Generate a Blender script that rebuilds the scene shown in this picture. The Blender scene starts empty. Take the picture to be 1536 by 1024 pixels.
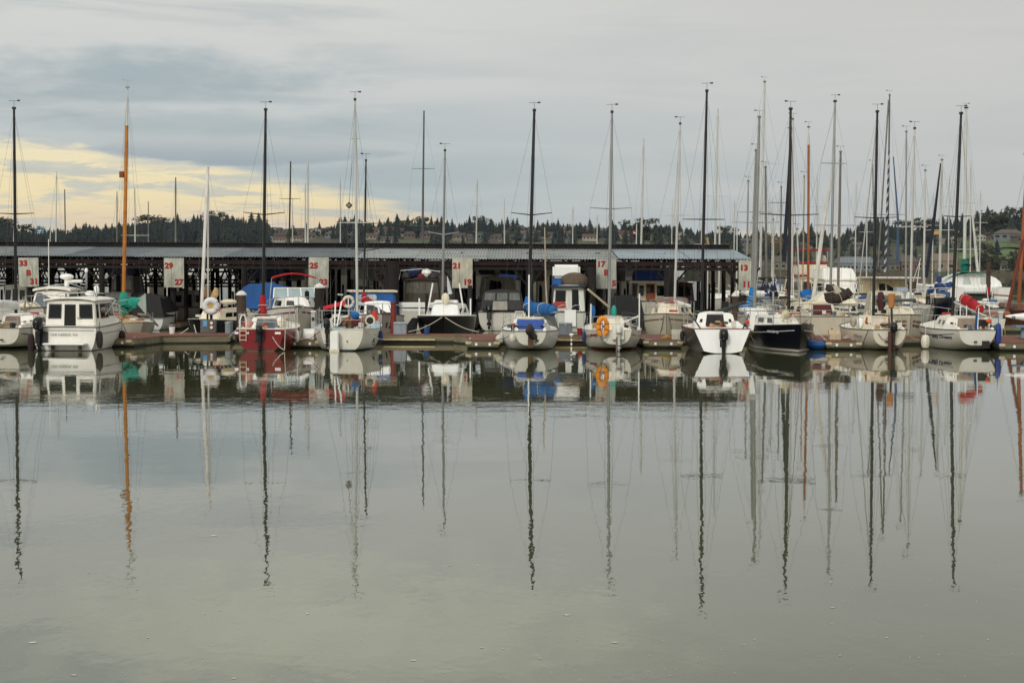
import bpy, bmesh, math, random
from mathutils import Vector, Matrix
random.seed(7)
S = bpy.context.scene
COL = S.collection
R = math.radians

# ---------------------------------------------------------------- camera
FPX, YH, CH = 2450.0, 402.0, 3.52
PITCH = math.atan((512 - YH) / FPX); ROLL = R(0.23)
cam = bpy.data.objects.new('camera', bpy.data.cameras.new('camera'))
COL.objects.link(cam)
CM = Matrix.Rotation(math.pi / 2 - PITCH, 3, 'X') @ Matrix.Rotation(ROLL, 3, 'Z')
cam.matrix_world = Matrix.Translation((0, 0, CH)) @ CM.to_4x4()
cam.data.sensor_width = 36; cam.data.lens = FPX / 1536 * 36
cam.data.clip_start = 0.5; cam.data.clip_end = 20000
S.camera = cam

def ray(px, py):
    return CM @ Vector(((px - 768) / FPX, -(py - 512) / FPX, -1))
def at(px, py, D):
    d = ray(px, py); return Vector((0, 0, CH)) + d * (D / d.y)
def wl(px, py):                       # the point of the water surface seen at a pixel
    d = ray(px, py); return Vector((0, 0, CH)) + d * (-CH / d.z)

# ---------------------------------------------------------------- world, sun, exposure
S.view_settings.view_transform = 'Standard'; S.view_settings.look = 'None'
S.view_settings.exposure = 0.0; S.view_settings.gamma = 1.0
SUN_EL, SUN_AZ = R(30), R(200)        # azimuth clockwise from +Y: high, behind the camera to the left
w = bpy.data.worlds.new('World'); S.world = w; w.use_nodes = True
nt = w.node_tree; nt.nodes.clear()
def N(t, **k):
    n = nt.nodes.new(t)
    for a, b in k.items():
        setattr(n, a, b)
    return n
def LK(a, b): nt.links.new(a, b)
def math_(op, a, b=None, c=None, clamp=False):
    n = N('ShaderNodeMath', operation=op); n.use_clamp = clamp
    for i, v in enumerate((a, b, c)):
        if v is None: continue
        if isinstance(v, (int, float)): n.inputs[i].default_value = v
        else: LK(v, n.inputs[i])
    return n.outputs[0]
def ramp_(fac, stops, interp='EASE'):
    n = N('ShaderNodeValToRGB'); cr = n.color_ramp; cr.interpolation = interp
    while len(cr.elements) < len(stops): cr.elements.new(.5)
    for e, (p, c) in zip(cr.elements, stops):
        e.position = p; e.color = (*c, 1) if len(c) == 3 else c
    LK(fac, n.inputs[0]); return n.outputs[0]
def mixc(f, a, b):
    n = N('ShaderNodeMix', data_type='RGBA')
    for i, v in ((0, f), (6, a), (7, b)):
        if isinstance(v, (int, float)): n.inputs[i].default_value = v
        elif isinstance(v, tuple): n.inputs[i].default_value = (*v, 1)
        else: LK(v, n.inputs[i])
    return n.outputs[2]
def lin(c):
    return tuple((x / 255 / 12.92 if x <= 10.31 else ((x / 255 + .055) / 1.055) ** 2.4) for x in c)
tc = N('ShaderNodeTexCoord'); sx = N('ShaderNodeSeparateXYZ'); LK(tc.outputs['Generated'], sx.inputs[0])
az = math_('MULTIPLY', math_('ARCTAN2', sx.outputs[0], sx.outputs[1]), 57.2958)   # degrees, right positive
el = math_('MULTIPLY', math_('ARCSINE', sx.outputs[2]), 57.2958)
def noise_(sa, se, off, detail=5, rough=.55, dist=0.0):
    cb = N('ShaderNodeCombineXYZ')
    LK(math_('MULTIPLY', az, sa), cb.inputs[0]); LK(math_('MULTIPLY', el, se), cb.inputs[1]); cb.inputs[2].default_value = off
    n = N('ShaderNodeTexNoise'); n.inputs['Scale'].default_value = 1; n.inputs['Detail'].default_value = detail
    n.inputs['Roughness'].default_value = rough; n.inputs['Distortion'].default_value = dist
    LK(cb.outputs[0], n.inputs['Vector']); return n.outputs['Fac']
sky = N('ShaderNodeTexSky', sky_type='NISHITA'); sky.sun_disc = False
sky.sun_elevation = SUN_EL; sky.sun_rotation = SUN_AZ; sky.air_density = 1.5; sky.dust_density = 3
skyc = N('ShaderNodeVectorMath', operation='SCALE'); LK(sky.outputs[0], skyc.inputs[0]); skyc.inputs['Scale'].default_value = 0.07
# overcast base by elevation (grey blue low down, paler and brighter overhead)
e01 = math_('DIVIDE', el, 90.0, clamp=True)
base = ramp_(e01, [(0, lin((188, 195, 196))), (3.2/90, lin((182, 193, 195))), (5.5/90, lin((202, 206, 206))), (8.5/90, lin((213, 214, 211))), (13/90, lin((220, 221, 213))), (.33, lin((222, 222, 218))), (.8, (1.0, 1.0, .99))], 'LINEAR')
right = ramp_(math_('ADD', math_('DIVIDE', az, 36.0), .5, clamp=True), [(.25, (0, 0, 0)), (.95, (1, 1, 1))])
base = mixc(math_('MULTIPLY', right, .85), base, ramp_(e01, [(0, lin((194, 196, 195))), (4/90, lin((196, 198, 197))), (7/90, lin((204, 204, 202))), (12/90, lin((196, 196, 190))), (.18, lin((178, 178, 170))), (.33, lin((216, 216, 212))), (.8, (1, 1, .99))], 'LINEAR'))
# long darker cloud bands
n1 = noise_(.085, .62, 1.7, 5, .55, .6)
dark = ramp_(n1, [(.44, (0, 0, 0)), (.66, (1, 1, 1))])
lw = ramp_(math_('ADD', math_('DIVIDE', az, 36.0), .5, clamp=True), [(0, (1, 1, 1)), (.3, (.85, .85, .85)), (.55, (.3, .3, .3)), (.9, (.2, .2, .2))])
low = ramp_(e01, [(0, (1, 1, 1)), (.09, (1, 1, 1)), (.25, (.5, .5, .5)), (.5, (.1, .1, .1))], 'LINEAR')
base = mixc(math_('MULTIPLY', math_('MULTIPLY', dark, lw), math_('MULTIPLY', low, .55)), base, lin((154, 170, 178)))
n2 = noise_(.11, .85, 9.3, 6, .6, .4)
lite = ramp_(n2, [(.5, (0, 0, 0)), (.72, (1, 1, 1))])
base = mixc(math_('MULTIPLY', lite, .22), base, lin((216, 215, 210)))
# one darker cloud roll high on the left and the lens-shaped one above the bright gap
def blob(a0, e0, ra, re, soft=.5):
    da = math_('DIVIDE', math_('SUBTRACT', az, a0), ra); de = math_('DIVIDE', math_('SUBTRACT', el, e0), re)
    d = math_('SQRT', math_('ADD', math_('MULTIPLY', da, da), math_('MULTIPLY', de, de)))
    nz = math_('MULTIPLY', math_('SUBTRACT', noise_(.45, 1.6, a0 + 4, 5, .6), .5), 1.3)
    return ramp_(math_('ADD', d, nz), [(1 - soft, (1, 1, 1)), (1 + soft * .4, (0, 0, 0))])
base = mixc(math_('MULTIPLY', blob(-12.5, 6.4, 9.5, 1.3, .9), .8), base, lin((157, 173, 180)))
base = mixc(math_('MULTIPLY', blob(-11, 4.9, 9, .6, .8), .5), base, lin((160, 176, 182)))
base = mixc(math_('MULTIPLY', blob(-6, 12.6, 15, 3.6, 1.0), .62), base, lin((252, 253, 232)))
# the break in the overcast, low on the left, where the clear evening air shows between torn layers
edge = ramp_(math_('DIVIDE', math_('ADD', az, 18.0), 17.0, clamp=True), [(.03, (4.25, 0, 0, 1)), (.19, (4.2, 0, 0, 1)), (.25, (3.6, 0, 0, 1)), (.48, (3.45, 0, 0, 1)), (.6, (2.9, 0, 0, 1)), (.72, (2.5, 0, 0, 1)), (.86, (1.9, 0, 0, 1)), (1, (1.0, 0, 0, 1))], 'LINEAR')
se_ = N('ShaderNodeSeparateColor'); LK(edge, se_.inputs[0])
n3 = noise_(.16, 1.9, 3.1, 7, .6, .5)
gap = math_('SUBTRACT', math_('ADD', se_.outputs[0], math_('MULTIPLY', math_('SUBTRACT', n3, .5), 1.3)), el)
gap = ramp_(math_('ADD', math_('MULTIPLY', gap, .8), .4, clamp=True), [(.2, (0, 0, 0)), (.5, (.75, .75, .75)), (.7, (1, 1, 1))])
n4 = noise_(.33, 2.3, 6.2, 6, .62, .5)
scud = ramp_(n4, [(.47, (1, 1, 1)), (.6, (.18, .18, .18))])
gap = math_('MULTIPLY', gap, mixc(ramp_(e01, [(.012, (.75, .75, .75)), (.05, (.9, .9, .9))], 'LINEAR'), (1.0, 1.0, 1.0), scud))
lda = math_('DIVIDE', math_('SUBTRACT', az, -9.3), 6.0); lde = math_('SUBTRACT', el, 3.62)
lens = math_('SUBTRACT', math_('SUBTRACT', 1.0, math_('MULTIPLY', lda, lda)), math_('ABSOLUTE', math_('DIVIDE', math_('SUBTRACT', lde, .36), .56)))
lens = math_('ADD', lens, math_('MULTIPLY', math_('SUBTRACT', noise_(.5, 2.4, 12.0, 6, .6), .5), .9))
lens = ramp_(lens, [(.0, (0, 0, 0)), (.3, (1, 1, 1))])
base = mixc(math_('MULTIPLY', lens, .7), base, mixc(ramp_(math_('ADD', math_('MULTIPLY', lde, .9), .1, clamp=True), [(0, (0, 0, 0)), (.9, (1, 1, 1))]), lin((152, 166, 176)), lin((190, 196, 197))))
gap = math_('MULTIPLY', gap, math_('SUBTRACT', 1.0, math_('MULTIPLY', lens, .95)))
glow = ramp_(math_('DIVIDE', el, 5.0, clamp=True), [(.25, lin((238, 216, 184))), (.5, lin((255, 236, 188))), (.8, lin((253, 238, 198)))])
glow = mixc(.12, glow, skyc.outputs[0])
allc = mixc(.04, base, skyc.outputs[0])
allc = mixc(math_('MULTIPLY', gap, .92), allc, glow)
bg = N('ShaderNodeBackground'); LK(allc, bg.inputs[0]); bg.inputs[1].default_value = 1.0
wo = N('ShaderNodeOutputWorld'); LK(bg.outputs[0], wo.inputs[0])
sun = bpy.data.objects.new('sun', bpy.data.lights.new('sun', 'SUN')); COL.objects.link(sun)
sun.data.energy = 1.5; sun.data.angle = R(14); sun.data.color = (1, .97, .92)
sd = Vector((math.sin(SUN_AZ) * math.cos(SUN_EL), math.cos(SUN_AZ) * math.cos(SUN_EL), math.sin(SUN_EL)))
sun.rotation_euler = sd.to_track_quat('Z', 'Y').to_euler(); sun.location = (0, 0, 60)

# ---------------------------------------------------------------- materials
MATS = {}
def newmat(name):
    global nt
    m = bpy.data.materials.new(name); m.use_nodes = True; nt = m.node_tree; nt.nodes.clear(); return m
def pbsdf(color, rough=.5, metal=0.0, normal=None, ior=1.45, spec=.5):
    p = N('ShaderNodeBsdfPrincipled'); o = N('ShaderNodeOutputMaterial'); LK(p.outputs[0], o.inputs[0])
    if isinstance(color, tuple): p.inputs['Base Color'].default_value = (*color, 1)
    else: LK(color, p.inputs['Base Color'])
    if isinstance(rough, (int, float)): p.inputs['Roughness'].default_value = rough
    else: LK(rough, p.inputs['Roughness'])
    p.inputs['Metallic'].default_value = metal; p.inputs['IOR'].default_value = ior
    p.inputs['Specular IOR Level'].default_value = spec
    if normal is not None: LK(normal, p.inputs['Normal'])
    return p
def tnoise(scale, detail=4, rough=.6, sc=(1, 1, 1), coord='Object', off=(0, 0, 0)):
    t = N('ShaderNodeTexCoord'); mp = N('ShaderNodeMapping'); mp.inputs['Scale'].default_value = sc; mp.inputs['Location'].default_value = off
    if coord == 'World':
        g = N('ShaderNodeNewGeometry'); LK(g.outputs['Position'], mp.inputs[0])
    else: LK(t.outputs[coord], mp.inputs[0])
    n = N('ShaderNodeTexNoise'); n.inputs['Scale'].default_value = scale; n.inputs['Detail'].default_value = detail; n.inputs['Roughness'].default_value = rough
    LK(mp.outputs[0], n.inputs['Vector']); return n.outputs['Fac']
def bump(h, dist=.01, strength=1.0):
    b = N('ShaderNodeBump'); b.inputs['Distance'].default_value = dist; b.inputs['Strength'].default_value = strength
    LK(h, b.inputs['Height']); return b.outputs[0]
def M(col, rough=.5, metal=0.0, var=.14, scale=4, bmp=0.0, kind=''):
    """plain worn surface: colour (sRGB 0..255) with patchy variation and a little streaking"""
    key = (col, rough, metal, var, scale, bmp, kind)
    if key in MATS: return MATS[key]
    m = newmat('surface_%d_%d_%d' % col)
    c = lin(col)
    a = tuple(min(1, x * (1 + var)) for x in c); b = tuple(x * (1 - var) * (.96 if i == 2 else 1) for i, x in enumerate(c))
    f = tnoise(scale, 5, .65, (1, 1, .35) if kind != 'wood' else (.25, 1, 1))
    f = ramp_(f, [(.3, (0, 0, 0)), (.7, (1, 1, 1))])
    cc = mixc(f, a, b)
    nrm = bump(tnoise(scale * 6, 3), bmp) if bmp else None
    pbsdf(cc, rough, metal, nrm); MATS[key] = m; return m
def HM(col, boot=None, bz=.08, grime=.5, anti=(22, 40, 46), rough=.32):
    """hull gelcoat: antifouling below the waterline, a boot band and a stained strip above it"""
    key = ('hull', col, boot, bz, grime, anti, rough)
    if key in MATS: return MATS[key]
    m = newmat('hull_paint_%d_%d_%d' % col)
    c = lin(col)
    t = N('ShaderNodeTexCoord'); s = N('ShaderNodeSeparateXYZ'); LK(t.outputs['Object'], s.inputs[0]); z = s.outputs[2]
    f = ramp_(tnoise(2.2, 5, .65, (1, 1, .3)), [(.35, (0, 0, 0)), (.75, (1, 1, 1))])
    cc = mixc(f, c, tuple(x * k for x, k in zip(c, (.9, .89, .86))))
    streak = ramp_(tnoise(9, 3, .6, (1, 1, .06)), [(.62, (0, 0, 0)), (.78, (1, 1, 1))])
    cc = mixc(math_('MULTIPLY', streak, .42 * grime), cc, lin((120, 104, 76)))
    zz = math_('ADD', z, math_('MULTIPLY', math_('SUBTRACT', tnoise(7, 4), .5), .22))
    g = ramp_(math_('DIVIDE', zz, .5, clamp=True), [(.08, (1, 1, 1)), (.3, (.45, .45, .45)), (.8, (0, 0, 0))])
    cc = mixc(math_('MULTIPLY', g, .7 * grime), cc, lin((104, 98, 70)))
    if boot: cc = mixc(math_('LESS_THAN', z, bz), cc, lin(boot))
    cc = mixc(math_('LESS_THAN', z, .025), cc, lin(anti))
    pbsdf(cc, rough); MATS[key] = m; return m

WHITE = M((232, 229, 220), .35, 0, .06); CREAM = M((222, 212, 188), .4, 0, .08); PUREW = M((240, 240, 236), .3, 0, .04)
DECKW = M((226, 220, 206), .5, 0, .08); GREY = M((140, 146, 150), .5); LGREY = M((176, 180, 180), .5)
BLACK = M((18, 18, 20), .35, 0, .2); DARK = M((36, 34, 33), .6); GLASS = M((14, 17, 20), .06, 0, .1); SMOKE = M((104, 108, 104), .2, 0, .3)
ALU = M((150, 152, 150), .4, .55, .12, 2); ALUW = M((196, 196, 190), .42, .2, .1, 2); BLKMAST = M((24, 24, 25), .45, 0, .25, 2)
WOODM = M((180, 114, 38), .38, 0, .22, 3, 0, 'wood'); TEAK = M((112, 66, 36), .5, 0, .25, 4, 0, 'wood'); ORWOOD = M((156, 84, 40), .4, 0, .2, 3)
STEEL = M((196, 198, 198), .25, .85, .05); WIRE = M((92, 94, 94), .4, .5, .05); ROPE = M((196, 190, 174), .8, 0, .15, 20); ROPED = M((60, 60, 62), .8)
def cloth(c): return M(c, .85, 0, .22, 3, .006)
BLUEC = cloth((26, 92, 152)); NAVYC = cloth((22, 34, 70)); REDC = cloth((158, 20, 30)); TEALC = cloth((38, 142, 124)); TARP = M((22, 84, 152), .5, 0, .2, 1.5, .01)
BROWNC = cloth((52, 42, 34)); DBLUEC = cloth((26, 58, 110)); MAROON = cloth((100, 24, 30)); GREYC = cloth((132, 142, 140)); TANC = cloth((196, 160, 112))
BRWASH = M((104, 86, 74), .5, 0, .15); MARWASH = M((84, 32, 28), .45, 0, .15, 4, 0, 'wood'); BLUWASH = M((22, 74, 160), .4, 0, .1)
CREO = M((30, 25, 22), .85, 0, .35, 3, .01); PILE = M((74, 58, 46), .85, 0, .3, 3, .015); DARKP = M((40, 33, 28), .85, 0, .3, 3, .015)
REDP = M((118, 42, 34), .7, 0, .25, 3); CAPW = M((214, 212, 206), .6); SIGNW = M((172, 172, 158), .7, 0, .36, 1.8); SIGNR = M((150, 26, 26), .6, 0, .15)
DOCKW = M((122, 116, 92), .85, 0, .3, 2, .01, 'wood'); DOCKB = M((112, 68, 52), .85, 0, .25, 1.2, .01, 'wood'); FLOATM = M((40, 40, 34), .9)
ORANGE = M((226, 140, 26), .6, 0, .1); ORRED = M((196, 62, 24), .5, 0, .12); BOXG = M((150, 158, 166), .5, 0, .1); BLUEM = M((96, 160, 204), .5)
TXT = M((30, 34, 48), .5, 0, 0); TXG = M((120, 118, 112), .5, 0, 0); TXR = M((170, 34, 36), .5, 0, 0)

# ---------------------------------------------------------------- mesh helpers
class MB:
    def __init__(s): s.v = []; s.f = []; s.mi = []
    def add(s, vs, fs, mi=0):
        o = len(s.v); s.v += [Vector(p) for p in vs]
        for f in fs: s.f.append([o + i for i in f]); s.mi.append(mi)
        return s
    def box(s, c, d, rz=0, rx=0, ry=0, mi=0):
        m = Matrix.Translation(c) @ Matrix.Rotation(rz, 4, 'Z') @ Matrix.Rotation(ry, 4, 'Y') @ Matrix.Rotation(rx, 4, 'X')
        a, b, h = (x / 2 for x in d)
        return s.add([m @ Vector(p) for p in ((-a,-b,-h),(a,-b,-h),(a,b,-h),(-a,b,-h),(-a,-b,h),(a,-b,h),(a,b,h),(-a,b,h))],
                     [(3,2,1,0),(4,5,6,7),(0,1,5,4),(1,2,6,5),(2,3,7,6),(3,0,4,7)], mi)
    def hexa(s, q0, q1, mi=0):                     # two matching quads
        return s.add(list(q0) + list(q1), [(3,2,1,0),(4,5,6,7),(0,1,5,4),(1,2,6,5),(2,3,7,6),(3,0,4,7)], mi)
    def tube(s, pts, r, n=6, mi=0, closed=False):
        pts = [Vector(p) for p in pts]; rs = r if isinstance(r, (list, tuple)) else [r] * len(pts)
        vs = []; fs = []; k = len(pts)
        for i, p in enumerate(pts):
            if closed: d = pts[(i + 1) % k] - pts[i - 1]
            else: d = pts[min(i + 1, k - 1)] - pts[max(i - 1, 0)]
            d.normalize(); u = d.cross(Vector((0, 0, 1)) if abs(d.z) < .9 else Vector((0, 1, 0))).normalized(); q = d.cross(u)
            for j in range(n):
                a = 2 * math.pi * j / n; vs.append(p + (u * math.cos(a) + q * math.sin(a)) * rs[i])
        for i in range(k if closed else k - 1):
            for j in range(n):
                a, b = i * n, ((i + 1) % k) * n; fs.append((a + j, a + (j + 1) % n, b + (j + 1) % n, b + j))
        if not closed: fs += [tuple(range(n))[::-1], tuple((k - 1) * n + j for j in range(n))]
        return s.add(vs, fs, mi)
    def loft(s, secs, mi=0, cap=True, closed=True):
        n = len(secs[0]); vs = [p for q in secs for p in q]; fs = []
        for i in range(len(secs) - 1):
            for j in range(n if closed else n - 1):
                a, b = i * n, (i + 1) * n; fs.append((a + j, a + (j + 1) % n, b + (j + 1) % n, b + j))
        if cap: fs += [tuple(range(n))[::-1], tuple((len(secs) - 1) * n + j for j in range(n))]
        return s.add(vs, fs, mi)
    def prism(s, poly, z0, z1, mi=0):
        return s.loft([[(x, y, z0) for x, y in poly], [(x, y, z1) for x, y in poly]], mi)
    def ell(s, c, d, n=10, k=6, mi=0):             # ellipsoid
        secs = []
        for i in range(k + 1):
            a = math.pi * (i + .02) / (k + .04) - math.pi / 2
            secs.append([(c[0] + d[0] * math.cos(a) * math.cos(2*math.pi*j/n), c[1] + d[1] * math.cos(a) * math.sin(2*math.pi*j/n), c[2] + d[2] * math.sin(a)) for j in range(n)])
        return s.loft(secs, mi)
    def build(s, name, mats, parent=None, smooth=False, bevel=0, kind=None):
        me = bpy.data.meshes.new(name); me.from_pydata([tuple(p) for p in s.v], [], s.f)
        if not isinstance(mats, (list, tuple)): mats = [mats]
        for m in mats: me.materials.append(m)
        me.polygons.foreach_set('material_index', s.mi)
        bm = bmesh.new(); bm.from_mesh(me); bmesh.ops.recalc_face_normals(bm, faces=bm.faces)
        if bevel:
            es = [e for e in bm.edges if len(e.link_faces) == 2 and e.calc_face_angle(0) > .5]
            bmesh.ops.bevel(bm, geom=es, offset=bevel, segments=2, affect='EDGES', clamp_overlap=True)
        bm.to_mesh(me); bm.free()
        if smooth:
            me.polygons.foreach_set('use_smooth', [True] * len(me.polygons))
            me.set_sharp_from_angle(angle=R(40))
        o = bpy.data.objects.new(name, me); COL.objects.link(o)
        if parent is not None: o.parent = parent
        if kind: o['kind'] = kind
        return o
def tag(o, label, cat, group=None):
    o['label'] = label; o['category'] = cat
    if group: o['group'] = group
    return o
def thing(name, label, cat, loc=(0, 0, 0), rz=0, group=None):
    o = bpy.data.objects.new(name, None); COL.objects.link(o); o.location = loc; o.rotation_euler = (0, 0, rz)
    o.empty_display_size = .2
    return tag(o, label, cat, group)
def kids(o): return [c for c in bpy.data.objects if c.parent == o]
def dup(o, loc, rz=None, label=None, ch=None):
    c = o.copy(); COL.objects.link(c); c.location = loc
    if rz is not None: c.rotation_euler = (0, 0, rz)
    if label: c['label'] = label
    for k in (ch if ch is not None else kids(o)):
        d = k.copy(); COL.objects.link(d); d.parent = c
        for g in kids(k):
            e = g.copy(); COL.objects.link(e); e.parent = d
    return c
def text(body, size, loc, rot, mat, parent, name='lettering', bold=.0, ext=.004, align='CENTER', shear=0, sx=1):
    cu = bpy.data.curves.new(name, 'FONT'); cu.body = body; cu.size = size; cu.extrude = ext; cu.offset = bold; cu.shear = shear
    cu.align_x = align; cu.align_y = 'CENTER'; cu.materials.append(mat); cu.resolution_u = 3
    o = bpy.data.objects.new(name, cu); COL.objects.link(o)
    me = bpy.data.meshes.new_from_object(o.evaluated_get(bpy.context.evaluated_depsgraph_get())); bpy.data.objects.remove(o)
    o = bpy.data.objects.new(name, me); COL.objects.link(o); o.location = loc; o.rotation_euler = rot; o.scale = (sx, 1, 1); o.parent = parent
    return o
def hull_text(body, size, H, t0, z0, sd, mat, parent, name='name_lettering', shear=0, bold=0.0, st=1.8):
    """lettering laid on the curved hull side, reading from the stern forward on the right, from the bow back on the left"""
    o = text(body, size, (0, 0, 0), (0, 0, 0), mat, parent, name, bold, .004, 'CENTER', shear)
    for v in o.data.vertices:
        t = t0 + sd * v.co.x * st / H.L; z = z0 + v.co.y; lo, hi = 0.0, 1.0; out = .012 + v.co.z
        for _ in range(22):
            m_ = (lo + hi) / 2
            if H.pt(t, m_).z > z: lo = m_
            else: hi = m_
        v.co = H.pt(t, lo, sd, out)
    return o

# ---------------------------------------------------------------- setting: water
m = newmat('harbour_water')
wc = ramp_(tnoise(.02, 3, .5, (1, .4, 1), 'World'), [(.3, (.064, .07, .034)), (.7, (.05, .055, .026))])
a1 = tnoise(1.6, 3, .55, (1, .55, 1), 'World'); a2 = tnoise(.22, 2, .5, (.5, 1, 1), 'World', (3, 9, 0)); a3 = tnoise(6.5, 2, .5, (1, .6, 1), 'World')
patch = ramp_(tnoise(.05, 3, .55, (.6, 1.5, 1), 'World', (5, 1, 0)), [(.4, (.2, .2, .2)), (.56, (.9, .9, .9)), (.66, (1.5, 1.5, 1.5))])
hgt = math_('ADD', math_('MULTIPLY', math_('MULTIPLY', a1, patch), .0035), math_('MULTIPLY', a2, .009))
hgt = math_('ADD', hgt, math_('MULTIPLY', math_('MULTIPLY', a3, patch), .0008))
gp = N('ShaderNodeNewGeometry'); gs_ = N('ShaderNodeSeparateXYZ'); LK(gp.outputs['Position'], gs_.inputs[0])
lane = ramp_(math_('DIVIDE', math_('ADD', gs_.outputs[1], math_('MULTIPLY', tnoise(.09, 3, .6, (1, .3, 1), 'World'), 10.0)), 100.0), [(.38, (0, 0, 0)), (.45, (1, 1, 1)), (.53, (1, 1, 1)), (.6, (.0, .0, .0))])
a4 = tnoise(2.3, 3, .6, (.45, 1, 1), 'World', (7, 2, 0))
hgt = math_('ADD', hgt, math_('MULTIPLY', math_('MULTIPLY', a4, lane), .0017))
b = N('ShaderNodeBump'); b.inputs['Distance'].default_value = 1.0; b.inputs['Strength'].default_value = 1.0; LK(hgt, b.inputs['Height'])
pbsdf(wc, .012, 0, b.outputs[0], 2.35).inputs['Specular Tint'].default_value = (1, 1, .93, 1)
WATER = m
MB().add([(-2500, -30, 0), (2500, -30, 0), (2500, 1060, 0), (-2500, 1060, 0)], [(0, 1, 2, 3)]).build('water', WATER, kind='structure')

# ---------------------------------------------------------------- setting: the far shore
YT = [(-400,330),(0,326),(15,330),(30,341),(60,345),(80,337),(100,341),(130,334),(160,338),(190,331),(215,329),(240,325),(270,327),(300,323),(340,319),(370,322),(396,326),(406,338),(450,342),(490,336),(510,328),(530,323),(560,331),(600,327),(640,327),(680,332),(700,328),(740,329),(775,331),(790,344),(800,332),(830,330),(870,334),(900,335),(940,332),(980,332),(1010,334),(1030,337),(1045,347),(1060,344),(1075,339),(1095,341),(1110,347),(1150,345),(1200,343),(1225,339),(1260,345),(1280,337),(1295,325),(1330,327),(1350,338),(1375,340),(1390,328),(1420,327),(1440,322),(1470,317),(1500,314),(1536,319),(1950,325)]
def yt(px):
    for (a, b), (c, d) in zip(YT, YT[1:]):
        if a <= px <= c: return b + (d - b) * (px - a) / (c - a) - 3
    return 328
def ysm(px): return sum(yt(px + d) for d in (-60, -40, -20, 0, 20, 40, 60)) / 7
RIDGE, SHORE = 1290.0, 1000.0
def goff(px):
    k = [(-999, 30), (370, 30), (425, 20), (1120, 20), (1180, 25), (9999, 25)]
    for (a, b), (c, d) in zip(k, k[1:]):
        if a <= px <= c: return b + (d - b) * (px - a) / (c - a)
def gz(px, D):
    zr = at(px, ysm(px) + goff(px), RIDGE).z; t = (D - SHORE - 4) / (RIDGE - SHORE)
    if t <= 0: return -1.5 + (t + .02) * 60 if t > -.02 else -1.5
    if t <= 1: return 1.6 + (zr - 1.6) * (t ** .82 if px < 1150 else .55 * t + .45 * t * t)
    return zr - (t - 1) * 14
m = newmat('far_shore_ground')
g1 = tnoise(.012, 5, .6, (1, 2.4, 1), 'World'); g2 = tnoise(.06, 5, .65, (1, 2, 1), 'World')
gc = ramp_(g1, [(.38, lin((66, 64, 50))), (.5, lin((84, 76, 60))), (.56, lin((70, 86, 46))), (.68, lin((82, 98, 52)))])
gc = mixc(ramp_(g2, [(.45, (0, 0, 0)), (.7, (1, 1, 1))]), gc, lin((46, 50, 38)))
sp = N('ShaderNodeNewGeometry'); sz = N('ShaderNodeSeparateXYZ'); LK(sp.outputs['Position'], sz.inputs[0])
gc = mixc(ramp_(math_('DIVIDE', sz.outputs[2], 4.0, clamp=True), [(.3, (1, 1, 1)), (.8, (0, 0, 0))]), gc, lin((72, 64, 48)))
pbsdf(gc, .95)
pxs = list(range(-420, 1980, 16)); Ds = [996, 1000, 1004, 1007, 1015] + list(range(1030, 1300, 15)) + [1310, 1360, 1500, 1800]
g = MB(); vs = []
for D in Ds:
    for px in pxs:
        p = at(px, 400, D); vs.append((p.x, D + 5 * math.sin(px * .021) + 3 * math.sin(px * .067), gz(px, D) + (.35 * math.sin(px * .19 + D * .05) if D > 1010 else 0)))
n = len(pxs)
g.add(vs, [(r * n + i, r * n + i + 1, (r + 1) * n + i + 1, (r + 1) * n + i) for r in range(len(Ds) - 1) for i in range(n - 1)])
g.build('far_shore_terrain', m, smooth=True, kind='structure')
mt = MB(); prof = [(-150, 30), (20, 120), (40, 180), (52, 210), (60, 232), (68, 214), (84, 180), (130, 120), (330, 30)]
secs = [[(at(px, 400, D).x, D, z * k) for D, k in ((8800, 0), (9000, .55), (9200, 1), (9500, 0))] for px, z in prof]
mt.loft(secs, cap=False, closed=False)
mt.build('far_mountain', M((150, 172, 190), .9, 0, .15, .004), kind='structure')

def needle(h): return M(h, .9, 0, .35, 3)
FOL = [needle((40, 52, 50)), needle((47, 58, 52)), needle((38, 49, 54))]; TRK = M((58, 48, 40), .9)
def conifer(seed, slim=.2, tiers=11, bare=.12):
    r = random.Random(seed); mb = MB()
    mb.tube([(0, 0, 0), (0, 0, .5), (0, 0, .96)], [.018, .012, .003], 5, 1)
    lean = (r.uniform(-.03, .03), r.uniform(-.03, .03))
    for i in range(tiers):
        t = i / (tiers - 1); z = bare + (1 - bare) * t * .97
        rad = slim * (1 - t) ** .8 * r.uniform(.72, 1.15) + .012
        k = 8; ph = r.uniform(0, 6); tip = z + .16 * (1 - t * .6); vs = [(lean[0] * t, lean[1] * t, tip)]
        for j in range(2 * k):
            a = ph + math.pi * j / k
            rr = rad * (r.uniform(.7, 1.25) if j % 2 == 0 else r.uniform(.28, .5))
            vs.append((lean[0] * t + rr * math.cos(a), lean[1] * t + rr * math.sin(a), z - rad * (.35 if j % 2 == 0 else .1) + r.uniform(-.01, .01)))
        mb.add(vs, [(0, 1 + j, 1 + (j + 1) % (2 * k)) for j in range(2 * k)], 0)
    return mb
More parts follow.
